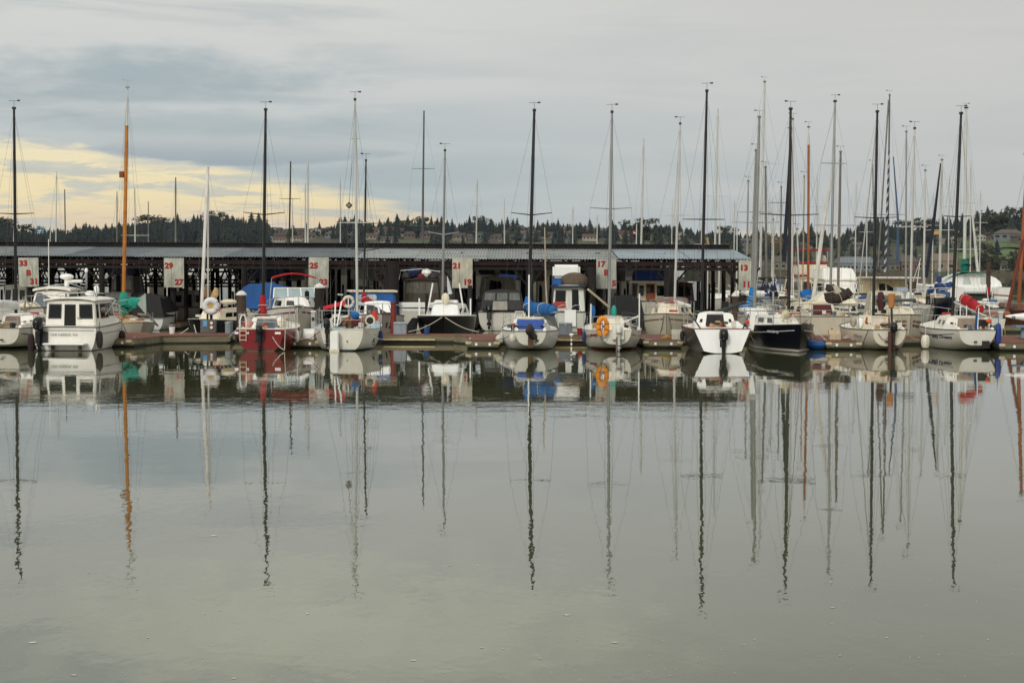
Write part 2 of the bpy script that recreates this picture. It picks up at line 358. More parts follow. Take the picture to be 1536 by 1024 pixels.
def broadleaf(seed, w=.3, bare=.2, n=1100, up=1.0):
    r = random.Random(seed); mb = MB(); mb.tube([(0, 0, 0), (.01, 0, .4), (0, .01, .85)], [.022, .014, .004], 5, 1)
    cl = [(r.gauss(0, w * .5), r.gauss(0, w * .5), bare + (1 - bare) * r.random(), r.uniform(.1, .19)) for _ in range(30)]
    for x, y, z, s in cl: mb.tube([(0, 0, max(.1, z * .55)), (x * .8, y * .8, z)], [.008, .003], 4, 1)
    for _ in range(n):
        x, y, z, s = r.choice(cl); d = Vector((r.gauss(0, 1), r.gauss(0, 1), r.gauss(0, 1))).normalized() * s * r.uniform(.5, 1.1)
        c = Vector((x, y, z)) + d; u = Vector((r.gauss(0, 1), r.gauss(0, 1), r.gauss(0, .6))).normalized() * .028; v = u.cross(d).normalized() * .024
        mb.add([c - u - v, c + u - v, c + u + v, c - u + v], [(0, 1, 2, 3)], 0)
    return mb
CON = [conifer(1, .16, 12), conifer(2, .2, 11, .18), conifer(3, .23, 10, .1), conifer(4, .14, 13, .22), conifer(5, .26, 9, .25), conifer(6, .18, 12, .08)]
tproto = []
for i, c in enumerate(CON):
    o = c.build('conifer_tree', [FOL[i % 3], TRK]); tproto.append(o)
bl = broadleaf(11, .34, .06).build('broadleaf_tree', [needle((58, 62, 44)), TRK]); pop = broadleaf(12, .16, .1, 360).build('bare_poplar', [needle((128, 108, 78)), TRK])
GT = 'conifers along the far ridge'
used = set()
def put(o, x, D, z, h, sw, label, cat, group):
    if o in used: c = o.copy(); COL.objects.link(c)
    else: c = o; used.add(o)
    c.location = (x, D, z - .3); c.scale = (h * sw, h * sw, h); c.rotation_euler = (0, 0, random.uniform(0, 6.28)); tag(c, label, cat, group); return c
rt = random.Random(5)
px = -60
while px < 1600:
    px += rt.choice((1.5, 3, 4, 5, 7, 9, 13)) * rt.uniform(.7, 1.3)
    gap_ = (1128 < px < 1285) and rt.random() < .45 or (404 < px < 505 and rt.random() < .3)
    if gap_: continue
    D = rt.uniform(1215, 1330); z = gz(px, D)
    top = at(px, yt(px) + (rt.uniform(-3, 4) if rt.random() < .45 else rt.uniform(3, 15)) + 2.5 * math.sin(px * .05 + math.sin(px * .021) * 3), D).z
    h = max(5, min(22, top - z)); o = bl if rt.random() < .07 else rt.choice(tproto)
    put(o, at(px, 400, D).x, D, z, h, rt.uniform(1.3, 2.5), 'dark round crowned tree in the wooded skyline ridge beyond the water' if o is bl else 'dark conifer in the wooded skyline ridge beyond the water', 'tree', GT if o is not bl else 'round crowned trees along the far ridge')
for px, D, h in [(1148, 1190, 13), (1157, 1200, 15), (1166, 1190, 14), (1174, 1200, 12), (1162, 1180, 11), (1186, 1190, 10)]:
    put(pop, at(px, 400, D).x, D, gz(px, D), h, 1, 'bare tan poplar on the far slope right of the covered moorage', 'tree', 'tan poplars on the far slope')
for px, D, h in [(1452, 1030, 7), (1476, 1040, 15), (1486, 1030, 9), (1500, 1035, 8), (1518, 1030, 11), (1534, 1035, 12), (1405, 1040, 6), (1466, 1035, 8), (1545, 1040, 9), (1150, 1080, 7), (1100, 1120, 9), (1064, 1140, 9), (1320, 1100, 6)]:
    put(bl, at(px, 400, D).x, D, gz(px, D), h, rt.uniform(1, 1.5), 'dark bushy tree on the open slope above the far shoreline', 'tree', 'bushy trees on the open far slope')
# the wood itself, below the skyline trees: one mass
wood = MB(); rw = random.Random(9)
def addtree(px, D, h, sw):
    c = rw.choice(CON); x = at(px, 400, D).x; z = gz(px, D) - .3; a = rw.uniform(0, 6.28); ca, sa = math.cos(a) * h * sw, math.sin(a) * h * sw
    o = len(wood.v); k = rw.randrange(3)
    wood.v += [Vector((x + v.x * ca - v.y * sa, D + v.x * sa + v.y * ca, z + v.z * h)) for v in c.v]
    for f, mi in zip(c.f, c.mi): wood.f.append([o + i for i in f]); wood.mi.append(k if mi == 0 else 3)
for _ in range(4200):
    px = rw.uniform(-330, 1750); D = rw.uniform(1090, 1310)
    if px < 400: ok = True
    elif px < 505: ok = D > 1260 and rw.random() < .7
    elif px < 1120: ok = D > 1232 or rw.random() < .1
    elif px < 1290: ok = (D > 1250 and rw.random() < .7) or rw.random() < .1
    else: ok = D > 1235 or rw.random() < .05
    if not ok: continue
    z = gz(px, D); top = at(px, yt(px) + 4 + abs(rw.gauss(0, 4)), D).z
    h = min(top - z, 21) * rw.uniform(.8, 1) if D > 1235 or px < 400 and rw.random() < .4 else min(top - z, rw.uniform(7, 17))
    if h > 3: addtree(px, D, h, rw.uniform(1.1, 2.3))
wood.build('far_wood', FOL + [TRK], kind='stuff')
sh = MB()
for _ in range(2600):                                    # scrub along the far bank
    px = rw.uniform(-300, 1750); D = rw.uniform(1004, 1018); c = Vector((at(px, 400, D).x, D, gz(px, D) + rw.uniform(0, 1.1)))
    u = Vector((rw.gauss(0, 1), rw.gauss(0, .5), rw.gauss(0, .5))).normalized() * rw.uniform(.5, 1.1); v = Vector((rw.gauss(0, .4), rw.gauss(0, 1), 1)).normalized() * rw.uniform(.3, .8)
    sh.add([c - u, c - v * .4, c + u, c + v], [(0, 1, 2, 3)], rw.randrange(2))
sh.build('shore_scrub', [needle((78, 74, 44)), needle((60, 64, 40))], kind='stuff')
def lawn(poly, name):
    vs = []; k = 24; mb = MB()
    (a, d0), (b, d1) = poly
    for i in range(k + 1):
        for j in range(9):
            px = a + (b - a) * i / k; D = d0 + (d1 - d0) * j / 8 + 4 * math.sin(i * .9 + j); vs.append((at(px, 400, D).x, D, gz(px, D) + .55))
    mb.add(vs, [(i * 9 + j, (i + 1) * 9 + j, (i + 1) * 9 + j + 1, i * 9 + j + 1) for i in range(k) for j in range(8)])
    mb.build(name, M((82, 98, 58), .95, 0, .35, .05), kind='stuff')
lawn(((1352, 1105), (1640, 1160)), 'mown_lawn'); lawn(((1440, 1175), (1640, 1225)), 'upper_lawn')

# houses on the far slope
def house_proto(wall, roof, wdt, dep, hh, rh, kind):
    t = thing('house', '', 'house'); mb = MB(); a, b = wdt / 2, dep / 2
    if kind == 'gable':        # ridge along x
        mb.add([(-a,-b,-2),(a,-b,-2),(a,b,-2),(-a,b,-2),(-a,-b,hh),(a,-b,hh),(a,b,hh),(-a,b,hh),(-a,0,hh+rh),(a,0,hh+rh)],
               [(0,1,5,4),(1,2,6,9,5),(2,3,7,6),(3,0,4,8,7)])
        rf = MB(); e = .5
        for s in (-1, 1):
            rf.hexa([(-a-e, s*(b+e), hh-.25),(a+e, s*(b+e), hh-.25),(a+e, 0, hh+rh+.02),(-a-e, 0, hh+rh+.02)], [(-a-e, s*(b+e), hh-.05),(a+e, s*(b+e), hh-.05),(a+e, 0, hh+rh+.25),(-a-e, 0, hh+rh+.25)])
    elif kind == 'front':      # gable towards the water
        mb.add([(-a,-b,-2),(a,-b,-2),(a,b,-2),(-a,b,-2),(-a,-b,hh),(a,-b,hh),(a,b,hh),(-a,b,hh),(0,-b,hh+rh),(0,b,hh+rh)],
               [(0,1,5,8,4),(1,2,6,5),(2,3,7,9,6),(3,0,4,7)])
        rf = MB(); e = .5
        for s in (-1, 1):
            rf.hexa([(s*(a+e), -b-e, hh-.25),(s*(a+e), b+e, hh-.25),(0, b+e, hh+rh),(0, -b-e, hh+rh)], [(s*(a+e), -b-e, hh-.05),(s*(a+e), b+e, hh-.05),(0, b+e, hh+rh+.25),(0, -b-e, hh+rh+.25)])
    else:                      # hipped
        mb.box((0, 0, hh / 2 - 1), (wdt, dep, hh + 2)); rf = MB(); e = .6
        q = [(-a-e,-b-e,hh+.01),(a+e,-b-e,hh+.01),(a+e,b+e,hh+.01),(-a-e,b+e,hh+.01),(-a*.45,0,hh+rh),(a*.45,0,hh+rh)]
        rf.add(q, [(3,2,1,0),(0,1,5,4),(1,2,5),(2,3,4,5),(3,0,4)])
    mb.build('wall', wall, t); r = rf.build('roof', roof, t)
    r2 = MB().box((a * .5, b * .3, hh + rh * .8), (.8, .8, 1.8)).build('chimney', M((110, 84, 74), .9), t)
    nw = 3 if wdt < 14 else 4
    for i in range(nw):
        x = -a + wdt * (i + .5) / nw; MB().box((x, -b - .02, hh * .62), (wdt / nw * .55, .12, hh * .3)).build('window', GLASS, t)
    return t
walls = [M((124, 118, 108), .8), M((164, 160, 152), .8), M((108, 114, 116), .8), M((100, 90, 82), .8), M((88, 94, 90), .8), M((160, 154, 142), .8)]
roofs = [M((72, 66, 62), .9), M((92, 84, 76), .9), M((60, 62, 66), .9), M((88, 68, 60), .9)]
HP = [(house_proto(walls[0], roofs[0], 13, 9, 4.6, 2.6, 'gable'), 'tan gabled house'), (house_proto(walls[1], roofs[2], 11, 9, 5.6, 2.2, 'front'), 'pale house with its gable to the water'),
      (house_proto(walls[2], roofs[1], 16, 10, 4.4, 2.4, 'hip'), 'grey house with a hipped roof'), (house_proto(walls[3], roofs[0], 12, 9, 5, 2.4, 'hip'), 'brown house with a hipped roof'),
      (house_proto(walls[5], roofs[3], 15, 9, 4.2, 2.6, 'gable'), 'cream house with a rusty red roof'), (house_proto(walls[4], roofs[2], 10, 9, 6, 2.6, 'front'), 'green grey gabled house')]
hfirst = set(); hr = random.Random(33)
# px, visible y of the floor, type, scale, what singles it out
HL = [(304,355,0,.8),(382,357,1,.9),(392,361,4,.8),(384,349,0,.8),(410,352,1,.9),(414,344,0,.9),(425,349,2,.8),(420,360,0,.8),(444,345,4,.9),(452,352,0,.9),(470,347,2,.9),(476,354,1,.9),(488,345,0,.8),(494,350,3,.9),(502,357,2,.9),(443,358,3,.8),(462,360,0,.9),(517,352,0,.8),(527,350,2,1),(534,356,1,.8),(552,360,4,.8),(568,352,4,.9),(580,350,0,.9),(592,354,4,1.1),(606,350,2,.9),(614,358,3,.8),(640,357,3,.8),(662,352,2,.9),(678,354,5,1),(690,360,0,.8),(722,360,5,.8),(765,357,0,.9),(778,352,3,1.1),(787,358,2,1),(798,358,5,.9),(852,352,4,1),(862,357,2,1),(872,350,1,.9),(880,354,0,1),(884,361,4,.8),(907,352,2,.8),(935,358,4,1),(976,358,1,.9),(985,362,0,.8),(1018,360,1,.9),(1003,361,0,.8),(1062,362,3,.9),(1118,368,2,.9),(1135,372,0,.8),(1160,366,1,.9),(1170,371,2,1),(1190,369,0,.9),(1206,373,4,.8),(1230,367,2,.9),(1242,366,0,.8),(1274,366,1,1),(1262,368,5,.8),(1296,352,2,.8),(1340,358,2,.9),(1350,364,0,.8),(1365,356,3,.8),(1378,360,4,.8),(1398,362,2,1),(1412,366,3,1),(1424,366,1,.9),(1478,355,4,1.3),(1502,347,2,1.2),(1512,362,2,1.5),(1532,366,3,1.2),(1455,352,0,.9),(1528,352,0,.9)]
for _ in range(52):
    px = hr.choice((hr.uniform(405, 510), hr.uniform(510, 1120), hr.uniform(510, 1120), hr.uniform(1130, 1340), hr.uniform(1340, 1536)))
    py = hr.uniform(349, 365) if px < 1130 else hr.uniform(352, 378) if px < 1340 else hr.uniform(346, 364)
    HL.append((px, py, hr.randrange(6), hr.uniform(.55, .85)))
for i, (px, py, k, s) in enumerate(HL):
    lo, hi = 1020.0, 1300.0                              # the depth at which this pixel meets the slope
    for _ in range(40):
        mid = (lo + hi) / 2
        if at(px, py, mid).z > gz(px, mid): lo = mid
        else: hi = mid
    D = mid; p = Vector((at(px, 400, D).x, D, gz(px, D)))
    pr, lb = HP[k]; rz = rt.uniform(-.5, .5)
    if k in hfirst: o = dup(pr, p, rz)
    else: o = pr; pr.location = p; pr.rotation_euler = (0, 0, rz); hfirst.add(k)
    where = 'above left moorage roof' if px < 510 else 'above middle moorage roof' if px < 830 else 'above right moorage roof' if px < 1100 else 'behind right hand masts' if px < 1330 else 'above the green lawn'
    o['label'] = lb + ' on far slope ' + where; o['group'] = 'houses on the far slope'; o.scale = (s * .88, s * .88, s * .88)

# long buildings at the far waterline
def shore_building(px0, px1, ytop, ybot, D, wall, roof, label, nwin=6, flat=False):
    a = at(px0, ybot, D); b_ = at(px1, ybot, D); top = at((px0 + px1) / 2, ytop, D).z; wd = b_.x - a.x; z0 = gz(px0, D) - 1
    t = thing('shore_building', label, 'building', ((a.x + b_.x) / 2, D, 0)); h = (top - z0) * (1 if flat else .62)
    MB().box((0, 7, z0 + h / 2), (wd, 14, h)).build('wall', wall, t)
    rf = MB()
    if flat: rf.box((0, 7, top + .15), (wd + .8, 14.8, .4))
    else:
        q = [(-wd/2-.6,-.6,z0+h),(wd/2+.6,-.6,z0+h),(wd/2+.6,14.6,z0+h),(-wd/2-.6,14.6,z0+h),(-wd/2+1,7,top),(wd/2-1,7,top)]
        rf.add(q, [(3,2,1,0),(0,1,5,4),(1,2,5),(2,3,4,5),(3,0,4)])
    rf.build('roof', roof, t)
    for i in range(nwin):
        x = -wd / 2 + wd * (i + .5) / nwin; MB().box((x, -.05, z0 + h * .6), (wd / nwin * .45, .16, h * .22)).build('window', GLASS, t)
    return t
shore_building(1258, 1312, 385, 404, 1012, M((120, 126, 132), .7), M((112, 118, 122), .7), 'long grey shed with a row of small windows on the far shoreline', 9)
shore_building(1352, 1376, 383, 408, 1022, M((116, 94, 86), .8), roofs[1], 'reddish brown building at the far waterline left of the tan hall', 4)
shore_building(1377, 1398, 384, 408, 1026, M((132, 116, 106), .8), roofs[0], 'small taupe building at the far waterline beside the tan hall', 3)
shore_building(1402, 1436, 380, 408, 1014, M((140, 124, 104), .85), M((120, 106, 90), .85), 'big tan hall with a shallow roof at the far waterline', 2)
shore_building(1320, 1350, 388, 407, 1020, M((108, 104, 98), .8), roofs[2], 'low dark building at the far waterline right of the grey shed', 4)
shore_building(1500, 1526, 392, 408, 1030, M((126, 124, 116), .8), roofs[1], 'low pale building at the far waterline behind the brown masts', 3)
shore_building(1160, 1200, 384, 400, 1030, M((120, 116, 104), .8), roofs[1], 'low olive building on the far shore behind the crowded masts', 4)

# ---------------------------------------------------------------- the covered moorage
ED = 92.7; EZ = 4.09; XL, XR = -47.0, 13.6
moor = thing('covered_moorage', 'long open covered boat moorage with corrugated metal roof on dark posts', 'boat shed', ((XL + XR) / 2, ED, 0))
MX = (XL + XR) / 2
def ml(x, D, z): return (x - MX, D - ED, z)
ZINC = [M((122, 134, 142), .5, .35, .2, .8), M((150, 156, 156), .45, .35, .2, .8), M((140, 158, 168), .45, .3, .15, .8)]
def corr(mb, x0, x1, d0, z0, d1, z1, amp=.03, wlen=.17, th=.012):
    k = int((x1 - x0) / wlen * 4); k = max(k, 4)
    for s in (0, -th):
        vs = []
        for i in range(k + 1):
            x = x0 + (x1 - x0) * i / k; o = amp * math.sin(2 * math.pi * (x - XL) / wlen) + s
            vs += [ml(x, d0, z0 + o), ml(x, d1, z1 + o)]
        mb.add(vs, [(2*i, 2*i+2, 2*i+3, 2*i+1) for i in range(k)])
ZP = [M((108, 116, 120), .55, .3, .3, .7), M((120, 126, 128), .5, .3, .25, .9), M((98, 106, 112), .55, .3, .3, .8), M((146, 150, 148), .45, .35, .25, .8), M((134, 138, 136), .5, .35, .3, .6), M((140, 154, 162), .45, .3, .2, .8), M((126, 112, 100), .7, .1, .35, 1.2)]
rz_ = random.Random(17); x0 = XL
while x0 < XR - .1:
    x1 = min(x0 + rz_.choice((3.4, 4.08, 4.08, 5.1)), XR)
    if XR - x1 < 1.5: x1 = XR
    k = (0, 1, 2, 0, 1) if x0 < -10.8 else (3, 4, 3, 3, 4) if x0 < 5.4 else (5, 5, 5)
    dz = rz_.uniform(-.018, .018) - (.05 if -10.8 <= x0 < 5.4 else 0)
    mb = MB(); corr(mb, x0 + .01, x1 - .01, ED + rz_.uniform(-.03, .03), EZ + dz, 100.75, 4.72 + dz * .3); mb.build('roof_sheet', ZP[rz_.choice(k) if rz_.random() > .08 or x0 > -11 else 6], moor); x0 = x1
mb = MB(); corr(mb, XL, 13.45, 100.72, 5.0, 109, 5.1); corr(mb, XL, 13.45, 109, 5.1, 118.3, 4.1); mb.build('rear_roof', M((40, 38, 36), .8, 0, .2, .8), moor)
mb = MB().box(ml((XL + 13.4) / 2, 100.86, 4.79), (13.4 - XL, .08, .36)); mb.build('ridge_board', M((26, 22, 20), .9, 0, .3, .6), moor)
MB().box(ml((XL + XR) / 2, ED + .22, EZ - .3), (XR - XL - .1, .1, .26)).build('eave_beam', M((36, 20, 18), .9, 0, .5, .8), moor)
MB().box(ml((XL + XR) / 2, ED + .38, EZ - .58), (XR - XL - .12, .14, .2)).build('eave_purlin', CREO, moor)
SPX = [43, 261, 478, 693, 908, 1115]
SX = [at(p, 410, ED).x for p in SPX]; SPC = (SX[-1] - SX[0]) / 5
rp = random.Random(3)
cols = [SX[0] - SPC * 2 + SPC / 2 * i for i in range(15)]
nposts = 0
for ri, D in enumerate((ED + .4, 97.4, 102.0, 106.6, 111.2, 115.8)):
    zt = EZ - .45 if ri == 0 else (4.45 if D < 101 else 4.3 if D > 112 else 4.75)
    for ci, x in enumerate(cols):
        if x < XL + .4: continue
        xx = min(x, XR - .25) + (rp.uniform(-.12, .12) if ri else 0); r = .16 if ri == 0 else .13
        p = MB().tube([ml(xx, D, -1), ml(xx, D, zt)], r, 8).build('post', CREO, moor); nposts += 1
        k = MB()
        if ri in (0, 1, 3, 5):
            for s in (-1, 1):
                k.tube([ml(xx + s * .1, D, zt - 1.1), ml(xx + s * 1.0, D, zt - .05)], .06, 4)
        else: k.tube([ml(xx, D - .1, zt - 1.0), ml(xx, D - 1.1, zt)], .06, 4)
        k.build('brace', CREO, p)
for D, z0, z1, step in ((97.4, 3.55, 4.2, 1.2), (102.0, 2.5, 4.4, 1.1), (106.6, 3.2, 4.6, .8), (111.2, 2.2, 4.4, .95), (115.8, 2.6, 4.0, .7)):
    t = MB()
    xe_ = XR - .3 if D == 97.4 else -15.2
    for z in ((z1,) if D == 97.4 else (z0, z1)): t.box(ml((XL + .3 + xe_) / 2, D - .15, z), (xe_ - XL - .3, .1, .12))
    x = XL + .4; up = False; xe = XR - .3 if D in (97.4,) else -15.5
    while x + step < xe:
        t.tube([ml(x, D - .15, z0 if up else z1), ml(x + step, D - .15, z1 if up else z0)], .045, 4); t.tube([ml(x, D - .1, z1 if up else z0), ml(x + step, D - .1, z0 if up else z1)], .04, 4); up = not up; x += step
    t.build('truss', CREO, moor)
t = MB(); x = XL + .5                                    # fender piles along the inner walkway
while x < XR - .4:
    for D in (105.2, 107.9):
        if rp.random() < .8: t.tube([ml(x + rp.uniform(-.15, .15), D, -1), ml(x, D, rp.uniform(1.9, 3.4))], .075, 5)
    x += .62
t.build('fender_piles', CREO, moor, kind='stuff')
MB().box(ml((XL + XR) / 2 - .4, 106.5, .3), (XR - XL - 2, 2.0, .3)).build('walkway', DARKP, moor)
t = MB()                                                  # purlins under the roof
for D, z in ((94.8, 4.12), (97, 4.3), (99.2, 4.47)): t.box(ml((XL + XR) / 2, D, z), (XR - XL - .2, .09, .16))
t.build('purlins', CREO, moor)
for x in cols[1::2]:
    MB().box(ml(min(x, XR - .4) + .3, 97, 4.0), (.12, 8, .25), rx=.075).build('rafter', CREO, moor)
MB().ell(ml(at(151, 394, 94).x, 94, at(151, 394, 94).z), (.07, .07, .07)).build('lamp', PUREW, moor)

BHM = [M((206, 206, 200), .7), M((190, 192, 190), .7), M((212, 208, 196), .7), M((44, 40, 36), .8), M((58, 54, 50), .8)]  # last two tones put the moorage's inner shade into added dark boathouses
for i, (p0, p1, lb) in enumerate(((-260, -60, 'white boathouse out past the left end of the moorage'), (-40, 128, 'white boathouse seen between the posts below sign 33'), (136, 262, 'pale grey boathouse seen between the posts behind the teal cover'), (272, 352, 'cream boathouse seen between the posts below sign 27'), (985, 1062, 'white boathouse seen through the lattice near the moorage end'), (356, 470, 'added dark boathouse standing in for shade behind the blue tarp'), (474, 560, 'added dark boathouse standing in for shade behind the white masted star sailboat'), (566, 690, 'added dark brown boathouse standing in for shade behind the canvas wrapped yacht'), (694, 800, 'added dark boathouse standing in for shade behind the houseboat with red windows'), (806, 895, 'added dark brown boathouse standing in for shade behind the white pilothouse boat'), (900, 980, 'added dark boathouse standing in for shade behind the wooden trawler'))):
    a_ = at(p0, 440, 125); b_ = at(p1, 440, 125); t = thing('boathouse', lb, 'boathouse', ((a_.x + b_.x) / 2, 125, 0)); W_ = b_.x - a_.x
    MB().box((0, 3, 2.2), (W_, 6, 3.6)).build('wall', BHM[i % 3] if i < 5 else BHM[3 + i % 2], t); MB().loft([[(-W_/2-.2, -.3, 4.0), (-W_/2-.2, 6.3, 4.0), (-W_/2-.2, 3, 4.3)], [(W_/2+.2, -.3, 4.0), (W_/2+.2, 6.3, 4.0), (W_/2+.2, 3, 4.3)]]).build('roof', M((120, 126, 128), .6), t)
    for k in range(3): MB().box((W_ * (k - 1) * .3, -.02, 1.7), (W_ * .2, .08, 2.4)).build('door', M((168, 170, 168), .6) if i < 5 and k != i % 3 else M((74, 70, 64), .7), t)
    MB().box((0, 3, .2), (W_ + .4, 6.4, .5)).build('float', FLOATM, t)
def sign(px, ytop, ybot, D, wpx, items, label, dark=False, pole=True):
    c = at(px, (ytop + ybot) / 2, D); W = wpx / FPX * D; H = (ybot - ytop) / FPX * D; rg = random.Random(int(px))
    t = thing('slip_sign', label, 'sign', c, 0, 'slip number signs')
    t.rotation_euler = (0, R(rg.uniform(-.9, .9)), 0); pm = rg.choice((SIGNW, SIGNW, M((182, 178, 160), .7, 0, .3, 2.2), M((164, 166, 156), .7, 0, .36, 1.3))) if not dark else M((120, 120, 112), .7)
    pn = MB().box((0, 0, 0), (W, .03, H)).build('panel', pm, t, bevel=.004)
    for u_ in (-.44, .44):
        for v_ in (-.46, .46): MB().tube([(u_ * W, -.012, v_ * H), (u_ * W, -.022, v_ * H)], .018, 6).build('bolt', M((90, 60, 44), .7), t)
    MB().box((rg.uniform(-.2, .2) * W, -.0155, -.08 * H), (W * .02, .004, H * .8)).build('board_seam', M((120, 118, 104), .8), t)
    for s in (-.35, .35): MB().box((s * W, .035, H / 2 - .1), (.05, .02, .24)).build('hanger', CREO, t)
    for body, u, v, sz in items:
        text(body, sz, ((u - .5) * W, -.018, (.5 - v) * H), (R(90), 0, 0), SIGNR, t, 'number', .028, .003, sx=1.1)
    return t
S_ = .43
sign(43, 386.5, 430, ED - .05, 30, [('33', .25, .2, S_), ('B', .5, .53, S_), ('31', .77, .83, S_)], 'grey slip sign with red 33, B and 31 under the moorage eave')
sign(261, 387, 431, ED - .05, 30, [('29', .25, .27, S_), ('27', .75, .83, S_)], 'grey slip sign with red numbers 29 and 27 under the eave')
sign(478, 386, 431, ED - .05, 30, [('25', .26, .29, S_), ('23', .75, .83, S_)], 'grey slip sign with red numbers 25 and 23 under the eave')
sign(693.5, 387, 432, ED - .05, 30.5, [('21', .24, .27, S_), ('19', .75, .81, S_)], 'grey slip sign with red numbers 21 and 19 under the eave')
sign(909.5, 389, 433, ED - .05, 30, [('17', .24, .17, S_), ('B', .5, .46, S_), ('15', .78, .83, S_)], 'grey slip sign with red 17, B and 15 behind an aluminium mast')
sign(1117.5, 390, 435, ED - .05, 19, [('13', .4, .27, S_), ('11', .62, .82, S_)], 'narrow grey slip sign with red 13 and 11 at the moorage end')
sign(565.5, 394.5, 421, 100, 28.5, [('17', .25, .08, .36), ('C', .47, .42, .36), ('15', .72, .8, .36)], 'inner slip sign with red 17, C and 15 deep under the roof')
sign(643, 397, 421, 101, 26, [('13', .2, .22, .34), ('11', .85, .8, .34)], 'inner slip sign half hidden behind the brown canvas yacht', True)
sign(779, 396, 420, 101, 11, [('O', .45, .5, .3)], 'narrow inner slip sign left of the tall black mast')
sign(809, 395, 422, 100, 20, [('13', .1, .12, .36), ('11', .6, .8, .36)], 'inner slip sign with red 11 right of the tall black mast')
sign(1041, 398, 422, 101, 29, [('C', .5, .25, .34), ('9', .88, .72, .34)], 'inner slip sign with a red C near the moorage end')
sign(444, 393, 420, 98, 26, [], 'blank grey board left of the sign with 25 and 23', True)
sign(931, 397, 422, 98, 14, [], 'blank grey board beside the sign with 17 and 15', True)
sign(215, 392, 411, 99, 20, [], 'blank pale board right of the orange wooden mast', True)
sign(538, 403, 419, 98, 24, [], 'blank cream board behind the white mast')

# ---------------------------------------------------------------- docks
DZ = .36
def dock(name, label, poly, cat='dock', lip=True, group=None, rub=()):
    cx = sum(p[0] for p in poly) / len(poly); cy = sum(p[1] for p in poly) / len(poly)
    t = thing(name, label, cat, (cx, cy, 0), 0, group); q = [(x - cx, y - cy) for x, y in poly]
    def inset(d): return [(x * (1 - d / max(.6, math.hypot(x, y))), y * (1 - d / max(.6, math.hypot(x, y)))) for x, y in q]
    MB().prism(q, .07, DZ - .03).build('fascia', DOCKW, t)
    MB().prism(inset(.05), DZ - .03, DZ).build('deck', DOCKB, t)
    MB().prism(inset(.12), -.3, .07).build('float', FLOATM, t)
    MB().prism([(x * 1.0008, y * 1.0008 - (.004 if y < 0 else -.004)) for x, y in q], .072, .135).build('wet_board', M((56, 52, 36), .6, 0, .4, 3), t)
    return t
def add_ends(t, x0, x1, y):                                # white reflector blocks and pale corner bumpers on a finger end
    cx, cy = t.location.x, t.location.y
    for f in (.3, .72):
        MB().box((x0 + (x1 - x0) * f - cx, y - cy - .015, .21), (.1, .03, .11)).build('reflector', PUREW, t)
    for x in (x0 + .08, x1 - .08):
        MB().box((x - cx, y - cy - .03, .27), (.26, .1, .13)).build('bumper', M((186, 176, 146), .8, 0, .2), t, bevel=.02)
    for x in (x0 + .12, x1 - .12):
        MB().box((x - cx, y - cy + 1.2, DZ + .05), (.06, .26, .05)).build('cleat', LGREY, t)
D0 = wl(768, 515).y; D1 = D0 + 2.2
xg = [at(p, 510, D0).x for p in (-330, 345, 596, 1130, 1900)]
md = dock('main_dock', 'long wooden main dock with brown deck in front of the moorage', [(xg[0], D0), (xg[4], D0), (xg[4], D1), (xg[0], D1)])
GF = 'finger docks between the berths'
def finger(p0, p1, ywl, label, D2=None):
    a = wl((p0 + p1) / 2, ywl).y; x0 = at(p0, 515, a).x; x1 = at(p1, 515, a).x; e = D0 - .01
    t = dock('finger_dock', label, [(x0, a), (x1, a), (x1 + .02, e - 1.2), (x1 + .75, e), (x0 - .75, e), (x0 - .02, e - 1.2)], group=GF); add_ends(t, x0, x1, a); return t
a = wl(175, 521).y
poly = [(at(151, 515, a).x, a), (at(200, 515, a).x, a), (at(243, 515, D0 - 1.6).x, D0 - 1.6), (at(347, 515, D0 - .5).x, D0 - .9), (at(347, 515, D0).x, D0 - .01), (at(140, 515, D0).x, D0 - .01)]
t = dock('finger_dock', 'wide angled finger dock beside the white cabin boat', poly, group=GF); add_ends(t, at(151, 515, a).x, at(196, 515, a).x, a)
finger(426, 480, 522.5, 'finger dock between the red sailboat and the white sailboat with a star')
finger(700, 748, 523.5, 'finger dock left of the sailboat with the blue washboard')
finger(966, 1023, 522.5, 'finger dock left of the open transom racing sailboat')
finger(1240, 1291, 524.5, 'finger dock right of the navy sailboat')
finger(1500, 1572, 527, 'finger dock at the right edge beside the blue fender')
for px in SPX[:]:
    x = at(px, 480, ED).x
    t = dock('slip_float', 'low slip float under the moorage below a number sign', [(x - .5, ED - .9), (x + .5, ED - .9), (x + .5, 105), (x - .5, 105)], group='slip floats under the moorage')
    MB().box((0, -(105.9 - ED) / 2 - .02, .22), (.12, .03, .1)).build('reflector', PUREW, t)
    if px == 43: pass
for (x0, x1, D, lb) in ((14, 40, 92, 'long narrow dock behind the right hand sailboats'), (12, 60, 116, 'far dock along the berths of the motor yachts')):
    dock('cross_dock', lb, [(x0, D), (x1, D), (x1, D + 1.8), (x0, D + 1.8)])
dock('cross_dock', 'outer dock of sailboats beyond the covered moorage', [(-60, 131), (40, 131), (40, 133), (-60, 133)])
for i, (y, l) in enumerate(((514.5, 1), (514.3, 1))):
    pass
def pipe(p0, p1, y, label, mat):
    a = wl(p0, y); b_ = wl(p1, y); o = MB().tube([(a.x, D0 - .12, .16), (b_.x, D0 - .12, .16)], .04, 6).build('floating_pole', mat); tag(o, label, 'pole')
pipe(574, 652, 515, 'long pale pole lashed along the main dock edge by the red pile', M((206, 186, 140), .6)); pipe(290, 328, 515, 'short pale pole along the main dock edge below the dock pedestal', M((206, 186, 140), .6))
pipe(833, 878, 516, 'tan pole along the dock edge between the two white sailboats', M((170, 140, 96), .7))

